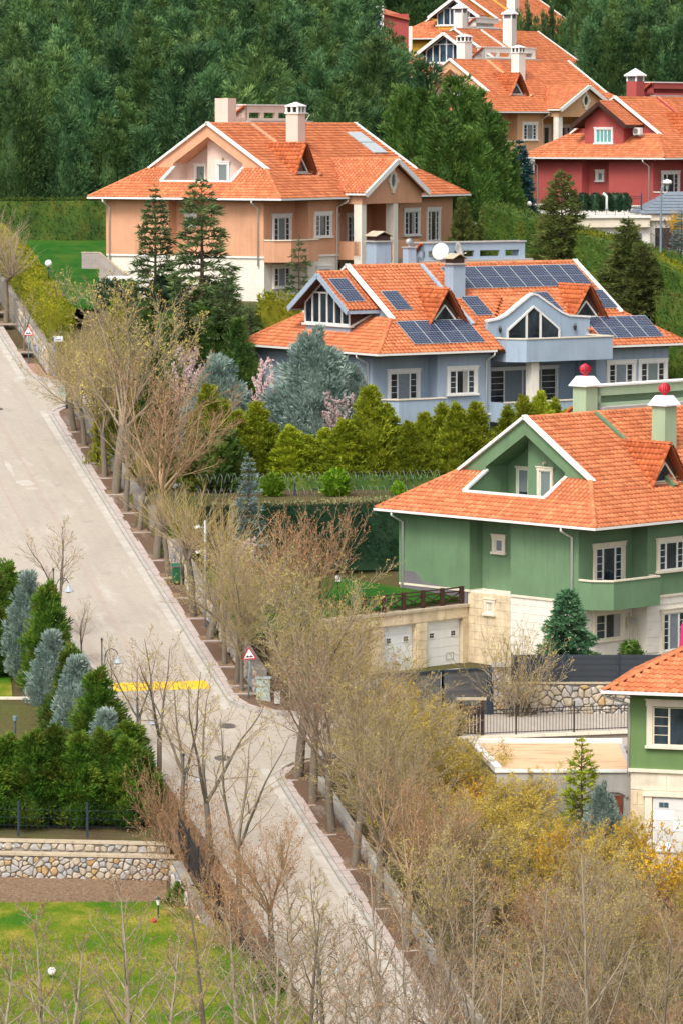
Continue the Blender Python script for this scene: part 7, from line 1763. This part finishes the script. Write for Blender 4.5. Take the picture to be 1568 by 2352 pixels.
# gate, shade fence, railing along the side street
g = meshfence('mesh_gate', 'large grey shaded mesh gate in a dark blue frame by the side street', [(2.2, 203.2, 10.65), (5.0, 204.2, 10.7), (7.42, 204.95, 10.75)], 2.5, 2.5, 'sheet', 'gate', True, 'navy', (.09, .35))
for a, b in (((0, 0, 2.52), (2.8, 1.0, 2.57)), ((2.8, 1.0, 2.57), (5.22, 1.75, 2.62)), ((0, 0, .1), (2.8, 1.0, .15)), ((2.8, 1.0, .15), (5.22, 1.75, .2))): MB().bar(a, b, .09, .1).build('gate_frame', M['navy'], g)
MB().box(5.05, 1.62, 0, 5.3, 1.8, 2.6).build('gate_frame', M['navy'], g)
meshfence('shade_fence', 'low dark shade fence with wire grid on the fieldstone wall', [(8.5, 205.35, 12.5), (16.5, 205.35, 12.5)], 1.42, 2.4, 'sheet_dark', 'fence', True, 'navy', (.09, .3))
b0, b1 = pt(1043, 1693, 196.2), pt(1450, 1677, 197.2)
o = empty('street_parapet', b0, 0, 'low wall with pale coping carrying the black railing along the side street', 'wall')
d = b1 - b0; MB().bar((0, 0, -.9), (d.x, d.y, d.z - .9), .3, 1.6).build('wall_core', M['mortar'], o)
for i in range(8): MB().bar((d.x * i / 8, d.y * i / 8, d.z * i / 8 - .05), (d.x * (i + .985) / 8, d.y * (i + .985) / 8, d.z * (i + .985) / 8 - .05), .5, .13).build('coping_stone', M['cream'], o)
picket('iron_railing', 'black iron railing with knobbed posts on the parapet of the side street', [b0 + Vector((.15, 0, 0)), b1], 1.3, 2.45, .15)
o = empty('gate_frame', b0 + Vector((.2, .25, 0)), 0, 'dark timber framed wicket standing behind the left end of the railing', 'gate')
for x in (0, 1.05): MB().box(x, 0, -.3, x + .16, .16, 1.75).build('post', M['timber'], o)
MB().box(-.1, -.05, 1.75, 1.32, .2, 1.86).build('top_rail', M['coping'], o)
for i in range(5): MB().box(.2 + i * .17, .05, .1, .33 + i * .17, .08, 1.5).build('board', M['timber'], o)
# pink pavement strip in front of the stone wall
MB().box(7.6, 203.6, 10.0, 18, 205.15, 10.83).build('side_pavement', M['brick_pink'], kind='structure')
kr = empty('side_kerb', (7.6, 203.42, 10.55)); kr['kind'] = 'structure'
for i in range(11): o = new('kerb_stone', KM, kr); o.location = (.45 + i * .9, 0, .13)

# razor wire fence above the flat topped hedge
a, b = pt(455, 1160, 235.2), pt(1010, 1150, 236.6); a.z = 18.85; b.z = 19.0
rf = meshfence('razor_wire_fence', 'wire fence with two runs of coiled razor wire below the thuja screen', [a, b], .95, 2.6, None, 'fence', True, 'navy', (.5, .3))
razor(rf, (0, 0, .18), (b - a) + Vector((0, 0, .18)), .30, .42, M['galv']); razor(rf, (0, 0.1, 1.05), (b - a) + Vector((0, .1, 1.05)), .28, .40, M['galv'])
# brown timber railing on the garage wing
hr = MB(); h = HOUSES['green']; tr = empty('timber_railing', hpt('green', -6.6, 10.2, h['c'].z + 2.34), math.pi / 2 - rad(h['al']), 'dark brown timber railing with crossed braces above the garage doors', 'railing')
for i in range(6): MB().box(i * 1.46 - .09, -.09, 0, i * 1.46 + .09, .09, .95).build('post', M['timber'], tr)
for i in range(5):
    x0, x1 = i * 1.46 + .09, (i + 1) * 1.46 - .09
    for z in (.88, .68, .1): MB().box(x0, -.03, z - .035, x1, .03, z + .035).build('rail', M['timber'], tr)
    MB().bar((x0, .0, .14), (x1, .0, .64), .04, .06).build('brace', M['timber'], tr); MB().bar((x0, .045, .64), (x1, .045, .14), .04, .06).build('brace', M['timber'], tr)
# black fence of the crimson house terrace
p0, p1 = pt(1262, 482, 338), pt(1472, 482, 339)
picket('iron_railing', 'black spiked railing on the cream garage terrace before the crimson house', [p0, p1], 1.15, 2.0, .16, None, False)

# warning signs
def sign(label, loc, h, side_, rz, tilt, lean=0):
    o = empty('warning_sign', loc, rz, label, 'road sign', 'uneven road warning signs'); o.rotation_euler = (0, lean, rz)
    MB().tube([(0, 0, -.2), (0, 0, h + .5 * side_)], .04, 8).build('pole', M['grey_post'], o, True)
    pl = empty('plate', (0, -.05, h)); pl.parent = o; pl.rotation_euler = (0, tilt, 0)
    def tri(s, y0, y1, mat, nm, zc):
        # equilateral triangle with blunted corners, centroid at zc
        R = s / math.sqrt(3); c = [(R * math.cos(a), R * math.sin(a)) for a in (math.pi / 2, math.pi * 7 / 6, math.pi * 11 / 6)]; P = []
        for i in range(3):
            A_, B_, C_ = Vector(c[i - 1]), Vector(c[i]), Vector(c[(i + 1) % 3]); P += [B_ + (A_ - B_) * .05, B_ + (C_ - B_) * .05]
        MB().slab([(p.x, y0, zc + p.y) for p in P], y0 and abs(y1 - y0)).build(nm, mat, pl)
    zc = side_ / math.sqrt(3) / 2
    tri(side_, -.002, .018, M['sign_red'], 'red_border', zc); tri(side_ * .74, -.006, -.002, M['sign_white'], 'white_field', zc)
    b = MB(); P = [(-.25, .13), (-.25, .17), (-.19, .19), (-.14, .25), (-.10, .26), (-.04, .20), (0, .185), (.04, .20), (.10, .26), (.14, .25), (.19, .19), (.25, .17), (.25, .13)]
    k = side_; b.slab([(x * k, -.011, z * k + .01) for x, z in P][::-1], .004); b.build('bump_symbol', M['black'], pl)
p = S(73.3, .75); sign('red bordered triangular uneven road sign at the upper junction', (p.x, p.y, zs(73.3)), 1.95, .80, 0.05, 0)
p = S(-2.3, 1.05); sign('red bordered triangular uneven road sign, plate tilted, at the lower junction', (p.x, p.y, zs(-2.3)), 2.05, .74, -.05, -.10, .03)
# blue pole with a street name plate
p = pt(125, 885, 272.5); o = empty('street_name_pole', (p.x, p.y, p.z), 0, 'blue pole with peeling paint and a white and blue name plate at the upper corner', 'pole')
MB().tube([(0, 0, 0), (0, 0, 3.2)], .055, 8).build('pole', M['bluepost'], o, True); MB().box(-.02, -.03, 2.9, .6, .0, 3.25).build('name_plate', M['sign_white'], o); MB().box(.1, -.036, 2.97, .5, -.031, 3.04).build('print', M['bluepost'], o)
for z in (.6, 1.2, 1.5, 2.2): MB().tube([(0, 0, z), (0, 0, z + .12)], .057, 8).build('worn_band', M['galv'], o)
# utility cabinets
def cabinet(label, loc, w, h, d, mat, rz=0, post=False):
    o = empty('utility_cabinet', loc, rz, label, 'cabinet'); b = .55 if post else .06
    MB().box(-w / 2, 0, b, w / 2, d, b + h).build('cabinet_body', mat, o); MB().box(-w / 2 - .05, -.06, b + h + .002, w / 2 + .05, d + .05, b + h + .07).build('cabinet_roof', M['sign_white'] if post else M['galv'], o)
    MB().box(-w / 2 + .04, -.02, b + .05, w / 2 - .04, -.002, b + h * .55).build('cabinet_door', mat, o); MB().box(-w / 2 + .04, -.02, b + h * .57, w / 2 - .04, -.002, b + h - .03).build('cabinet_door', mat, o)
    if post: MB().box(.1, .1, -.3, .25, .25, b).build('post', M['iron'], o)
    else: MB().box(-w / 2 - .03, .0, -.2, w / 2 + .03, d, b).build('plinth', M['concrete'], o)
cabinet('pale green cabinet on a black post at the upper street corner', pt(148, 930, 263.5), .72, .62, .4, M['cabinet'], .1, True)
p = S(-2.5, 1.75); cabinet('grey utility cabinet beside the tilted warning sign', (p.x, p.y, zs(-2.5) + .1), .66, .95, .4, M['cabinet'], -.05)
p = S(-3.3, 2.3); o = empty('meter_box', (p.x, p.y, zs(-3.3) + .1), 0, 'small pale meter box right of the grey utility cabinet', 'box'); MB().box(-.14, 0, 0, .14, .2, .55).build('box_body', M['ac'], o); MB().box(-.16, -.02, .553, .16, .22, .59).build('box_lid', M['galv'], o)
# wheelie bin
p = S(18.6, 1.15); o = empty('wheelie_bin', (p.x, p.y, zs(18.6) + .12), rad(10), 'dark green wheelie bin on the brick pavement against the stone wall', 'bin')
mb = MB(); mb.add([(-.24, -.24, .06), (.24, -.24, .06), (.24, .24, .06), (-.24, .24, .06), (-.30, -.34, 1.0), (.30, -.34, 1.0), (.30, .30, 1.0), (-.30, .30, 1.0)], [(0, 3, 2, 1), (4, 5, 6, 7), (0, 1, 5, 4), (1, 2, 6, 5), (2, 3, 7, 6), (3, 0, 4, 7)]); bd = mb.build('body', M['binGreen'], o)
MB().box(-.325, -.37, .93, .325, .33, 1.0).build('rim', M['conc_dark'], o)
ld = MB(); 
for i in range(4): a0, a1 = i / 4, (i + 1) / 4; ld.add([(-.31, -.38 + .74 * a0, 1.005 + .12 * math.sin(math.pi * a0 * .9)), (.31, -.38 + .74 * a0, 1.005 + .12 * math.sin(math.pi * a0 * .9)), (.31, -.38 + .74 * a1, 1.005 + .12 * math.sin(math.pi * a1 * .9)), (-.31, -.38 + .74 * a1, 1.005 + .12 * math.sin(math.pi * a1 * .9))], [(0, 1, 2, 3)])
ld.build('lid', M['binGreen'], o, True)
for x in (-.33, .29): MB().tube([(x, .28, .11), (x + .06, .28, .11)], .11, 10).build('wheel', M['black'], o)
MB().tube([(-.28, .37, .97), (.28, .37, .97)], .022, 6).build('handle', M['binGreen'], o)

# curved street lanterns on the left kerb and two on the right
def lantern():
    o = empty('street_lantern', (0, 0, 0), 0, '', 'street lamp'); k = []
    k.append((MB().tube([(0, 0, -.2), (0, 0, .5), (0, 0, .52), (0, 0, 3.6)], [.07, .07, .04, .035], 8).lathe([(.02, 3.6), (.06, 3.63), (.05, 3.7), (.01, 3.76)], 8).build('post', M['lampgreen'], o, True), []))
    k.append((MB().tube([(.14, 0, 1.6), (.14, 0, 2.6), (.17, 0, 2.9), (.27, 0, 3.12), (.45, 0, 3.22), (.62, 0, 3.18), (.74, 0, 3.05), (.78, 0, 2.92)], .022, 6).build('curved_arm', M['lampgreen'], o, True), []))
    m = MB()
    for z in (1.7, 2.3): m.box(0, -.02, z, .15, .02, z + .05)
    k.append((m.build('bracket', M['lampgreen'], o), []))
    sh = MB().lathe([(.03, 2.94), (.06, 2.86), (.10, 2.76), (.20, 2.62), (.30, 2.55), (.31, 2.52)], 14, (.78, 0)).build('bell_shade', M['shade_grey'], o, True); gl = MB().lathe([(.02, 2.42), (.12, 2.45), (.17, 2.52)], 10, (.78, 0)).build('lamp_glass', M['globe'], sh, True)
    k.append((sh, [gl])); return o, k
LN = lantern()
for t, w, rz, s_, lab in ((9.0, -7.0, 0, 1.0, 'curved arm lantern left of the forked bare tree on the left kerb'), (-3.8, -6.5, 0, 1.0, 'curved arm lantern above the third silver column on the left kerb'), (-13.6, -6.4, 0, 1.0, 'curved arm lantern left of the lower junction'), (-22, -5.7, 0, 1.0, 'curved arm lantern among bare twigs left of the lower street'), (-46, -4.7, 0, 1.0, 'curved arm lantern at the bottom of the street')):
    p = S(t, w); put(LN, (p.x, p.y, zs(t)), rz, s_, lab, 'curved arm lanterns along the street')
def bell(label, loc, h):
    o = empty('garden_lamp', loc, 0, label, 'lamp'); MB().tube([(0, 0, -.2), (0, 0, h)], .045, 8).build('post', M['lampgreen'], o, True)
    sh = MB().lathe([(.02, h + .36), (.05, h + .28), (.10, h + .2), (.24, h + .07), (.25, h + .04)], 12).build('bell_shade', M['shade_grey'], o, True); MB().lathe([(.05, h - .06), (.15, h - .02), (.16, h + .05)], 10).build('lamp_glass', M['globe'], sh, True)
p = pt(400, 1118, 229); bell('bell shaped lamp over the hedge end beside the rounded bare crown', (p.x, p.y, ground(p.x, p.y)), p.z - ground(p.x, p.y))
def globe_lamp(label, head, base_z, r=.2, group='opal globe garden lamps'):
    o = empty('globe_lamp', (head.x, head.y, base_z), 0, label, 'garden lamp', group); h = head.z - base_z
    MB().tube([(0, 0, -.15), (0, 0, h - r + .02)], .035, 8).build('post', M['lampgreen'], o, True)
    n = 8; MB().lathe([(max(.02, r * math.sin(math.pi * i / n)), h - r * math.cos(math.pi * i / n)) for i in range(n + 1)], 14).build('globe', M['globe'], o, True); MB().lathe([(.07, h - r - .03), (.09, h - r + .02)], 10).build('collar', M['lampgreen'], o)
for px, py, Y, hgt, r, lab in ((112, 605, 287, 1.1, .25, 'white globe lamp on the peach garden lawn'), (51, 573, 300, 1.1, .22, 'white globe lamp by the yellow hedge at the left edge'), (1089, 515, 309, 1.6, .18, 'white globe lamp behind the blue house antennas'), (1214, 468, 322, 1.2, .2, 'white globe lamp at the foot of the dark blue spruce'), (120, 2231, 160, .9, .17, 'white globe lamp in the lower left lawn')):
    hp = pt(px, py, Y); globe_lamp(lab, hp, hp.z - hgt, r)
for px, py, Y, hgt, lab in ((364, 2070, 172, 1.3, 'small lantern post at the lawn edge by the soil bed'), (458, 2228, 160.5, 1.2, 'small lantern post near the bottom left railing')):
    hp = pt(px, py, Y); o = empty('lantern_post', (hp.x, hp.y, hp.z - hgt), 0, lab, 'garden lamp'); MB().tube([(0, 0, -.1), (0, 0, hgt - .16)], .035, 7).build('post', M['lampgreen'], o)
    MB().lathe([(.05, hgt - .16), (.10, hgt + .08)], 8).build('lamp_glass', M['globe'], o); MB().lathe([(.13, hgt + .08), (.02, hgt + .2)], 8).build('cap', M['lampgreen'], o)
hp = pt(35, 1645, 198.5); o = empty('bollard_light', (hp.x, hp.y, hp.z - 1.7), 0, 'dark bollard light before the grey block wall', 'bollard light'); MB().tube([(0, 0, -.2), (0, 0, 1.45)], .055, 8).build('post', M['lampgreen'], o, True); MB().lathe([(.055, 1.45), (.1, 1.47), (.1, 1.7), (.09, 1.72)], 10).build('head', M['grey_post'], o)
hp = pt(776, 1329, 219); o = empty('lamp_box', (hp.x, hp.y, 15.8), 0, 'white square lamp box on a short post at the green lawn', 'garden lamp'); hh = hp.z - 15.8; MB().tube([(0, 0, -.1), (0, 0, hh - .14)], .03, 6).build('post', M['lampgreen'], o); bx = MB().box(-.14, -.14, hh - .15, .14, .14, hh + .15).build('lamp_glass', M['globe'], o)
hp = pt(533, 1380, 213); hp2 = hp
# white camera mast
p = S(10.3, 1.2); o = empty('camera_mast', (p.x, p.y, zs(10.3)), 0, 'grey mast with white security cameras among the yellow pollard shoots', 'mast'); hm = 5.7
MB().tube([(0, 0, 0), (0, 0, hm)], .07, 8).build('pole', M['galv'], o, True)
for sx, z in ((-.28, 4.05), (-.38, 5.35)):
    MB().tube([(0, 0, z - .02), (sx * .9, -.04, z)], .022, 6).build('arm', M['galv'], o); MB().bar((sx - .20, -.12, z - .02), (sx + .12, -.1, z + .07), .13, .13).build('camera', M['sign_white'], o)
# tall street lamp on the right
gp = at(1515, 287); hp = pt(1515, 430, 287); hh = hp.z - gp.z
o = empty('street_lamp', gp, 0, 'tall grey blue street lamp with white dome head behind the blue house', 'street lamp'); MB().tube([(0, 0, -.3), (0, 0, hh * .5), (0, 0, hh - .5), (.02, 0, hh - .1), (.35, 0, hh + .25)], [.11, .09, .07, .06, .05], 8).build('pole', M['grey_post'], o, True)
MB().lathe([(.05, hh + .18), (.28, hh + .22), (.34, hh + .32), (.28, hh + .46), (.05, hh + .54)], 12, (.42, 0)).build('lamp_head', M['globe'], o, True); MB().lathe([(.06, hh - .2), (.12, hh + .0), (.13, hh + .18)], 8, (.42, 0)).build('lamp_glass', M['shade_grey'], o)
# white pipe lights beside the crimson railing
for px, py, lab in ((1305, 478, 'white bent pipe lamp at the left of the spiked railing'), (1392, 480, 'white bent pipe lamp in the middle of the spiked railing')):
    p = pt(px, py, 337.6); o = empty('pipe_lamp', p, 0, lab, 'lamp'); MB().tube([(0, 0, 0), (0, 0, 1.0), (-.08, 0, 1.12), (-.3, 0, 1.28)], .10, 8).build('pipe', M['sign_white'], o, True); MB().lathe([(.13, -.05), (.13, .06)], 8).build('collar', M['galv'], o)

# dishes on the blue house, air conditioner on the crimson one
def house_point(k, x, y, z): q = hpt(k, x, y, 0); return Vector((q[0], q[1], HOUSES[k]['c'].z + z))
def dish(label, loc, r, yaw, pitch):
    o = empty('satellite_dish', loc, 0, label, 'satellite dish', 'satellite dishes on the blue roof')
    hd = MB().lathe([(.02, 0.0), (r * .35, .015), (r * .7, .06), (r, .14), (r, .155), (r * .7, .075), (.02, .015)], 18).build('dish', M['ac'], o, True); hd.rotation_euler = (pitch, 0, yaw); hd.location = (0, 0, .75)
    MB().tube([(0, .06, 0), (0, .06, .6), (0, .02, .75)], .03, 6).build('mast', M['galv'], o); a = Matrix.Rotation(yaw, 3, 'Z') @ Matrix.Rotation(pitch, 3, 'X') @ Vector((0, 0, .62)); MB().tube([(0, 0, .45), tuple(a * .9 + Vector((0, 0, .45)))], .015, 5).build('feed_arm', M['galv'], o); MB().tube([tuple(a * .86 + Vector((0, 0, .47))), tuple(a * 1.0 + Vector((0, 0, .47)))], .05, 6).build('receiver', M['ac'], o)
q = house_point('blue', 10.7, 8.4, HE + 5.2); dish('round white satellite dish facing the camera on the blue roof', q, .58, rad(-25), rad(72))
q = house_point('blue', 12.0, 8.4, HE + 5.25); dish('white satellite dish seen edge on, right of the round one', q, .55, rad(65), rad(75))
q = house_point('crimson', 2.3, 4.7, HE + 2.0); o = empty('air_conditioner', q, math.pi / 2 - rad(43), 'air conditioner outdoor unit beside the crimson gable window', 'air conditioner'); MB().box(-.25, -.4, 0, .1, .4, .6).build('casing', M['ac'], o); MB().tube([(-.27, .1, .3), (-.251, .1, .3)], .24, 14).build('fan_grille', M['conc_dark'], o)
for y in (-.3, .25): MB().box(-.25, y, -.12, .3, y + .05, -.003).build('bracket', M['galv'], o)
# antenna on the tank wall of the peach house, vent balls on the green roof
q = house_point('peach', 17.0, 9.0, HE + 5.3); o = empty('antenna', q, 0, 'thin white antenna at the end of the peach roof box', 'antenna'); MB().tube([(0, 0, 0), (-.1, 0, 1.5)], .03, 6).build('mast', M['sign_white'], o); MB().tube([(.5, 0, .1), (.8, -.1, .55), (.62, -.15, .7)], .03, 6).build('dish_arm', M['ac'], o)
# garden tools leaning on the green house wall, folded parasol
q = house_point('green', 5.0, 1.6, .15)
for i, (nm, lab, c_) in enumerate((('shovel', 'shovel with brown blade up, leaning on the white stone wall', 'coping'), ('broom', 'grey twig broom leaning beside the brown shovel', 'shade_grey'), ('wooden_stick', 'plain wooden stick leaning right of the broom', None))):
    o = empty(nm, q + Vector((.18 * i - .3, -.05 * i - .25, 0)), 0, lab, 'garden tool'); hl = 2.1 - .3 * i
    MB().tube([(0, -.25, -.2), (0.05 * (i - 1), .08, hl)], .022, 6).build('handle', M['coping'], o)
    if i == 0: MB().slab([(-.16, .02, hl - .75), (.16, .02, hl - .75), (.20, .05, hl - .3), (.0, .08, hl - .15), (-.20, .05, hl - .3)], .03).build('blade', M[c_], o)
    elif i == 1:
        b = MB()
        for k in range(9): b.tube([(0, .05, hl - .4), (-.22 + .055 * k, .02, hl + .02 - .02 * abs(k - 4))], .012, 4)
        b.build('twigs', M[c_], o)
p = pt(1566, 1478, 207.5); o = empty('parasol', (p.x, p.y, p.z - .9), 0, 'folded magenta parasol at the right edge by the green house', 'parasol'); MB().tube([(0, 0, -1), (0, 0, 2.0)], .025, 6).build('pole', M['galv'], o)
MB().lathe([(.03, 1.95), (.10, 1.7), (.14, 1.2), (.17, .75), (.22, .35), (.15, .34)], 9).build('canopy', M['magenta'], o)
# red can on the lower lawn
p = pt(355, 2098, 171); o = empty('watering_can', (p.x, p.y, 6.95), .3, 'small red can lying at the lawn edge by the lantern post', 'can'); o.scale = (.6, .6, .6); MB().lathe([(.13, 0), (.14, .02), (.14, .26), (.11, .28)], 10).build('can_body', M['red'], o, True); MB().tube([(.13, 0, .08), (.3, 0, .27)], .025, 6).build('spout', M['red'], o); MB().tube([(-.13, 0, .08), (-.22, 0, .18), (-.13, 0, .27)], .015, 5).build('handle', M['red'], o)
# garden steps with parapet beside the peach house, white garage walls below it
p = pt(190, 598, 290); o = empty('garden_steps', (p.x, p.y, p.z), rad(-14), 'grey brick stair wall on the lawn beside the peach house', 'steps'); o.scale = (.68, .68, .95)
for i in range(7):
    MB().box(2.0 + i * .36, 0, -1.6, 2.355 + i * .36, 1.2, .15 - i * .2).build('step', M['block'], o)
mb = MB(); mb.prism([(0, -.25), (1.9, -.25), (1.9, 0), (0, 0)], -.6, .55); mb.prism([(1.901, -.25), (4.6, -.25), (4.6, 0), (1.901, 0)], [-1.6] * 4, [.55, -1.0, -1.0, .55]); mb.build('stair_wall', M['block'], o)
MB().box(-.05, -.3, .553, 1.9, .05, .63).build('coping', M['coping'], o); MB().bar((1.9, -.125, .59), (4.65, -.125, -.99), .35, .09).build('coping', M['coping'], o)
for x in np.arange(0, 1.9, .38):
    for z in range(4): MB().box(x + .008 + (.0 if z % 2 else .0), -.262, -.5 + z * .26, min(x + .37, 1.9), -.2501, -.25 + z * .26).build('block', M['block'], o)
p = pt(246, 640, 283); o = empty('garage_wall', (p.x, p.y, p.z), 0, 'white garage parapet half hidden by the left cedar', 'wall'); MB().box(0, 0, -3, 3.2, 4, -.12).build('wall_core', M['white_wall'], o); MB().box(-.1, -.1, -.12, 3.3, 4.1, .05).build('coping', M['white'], o)
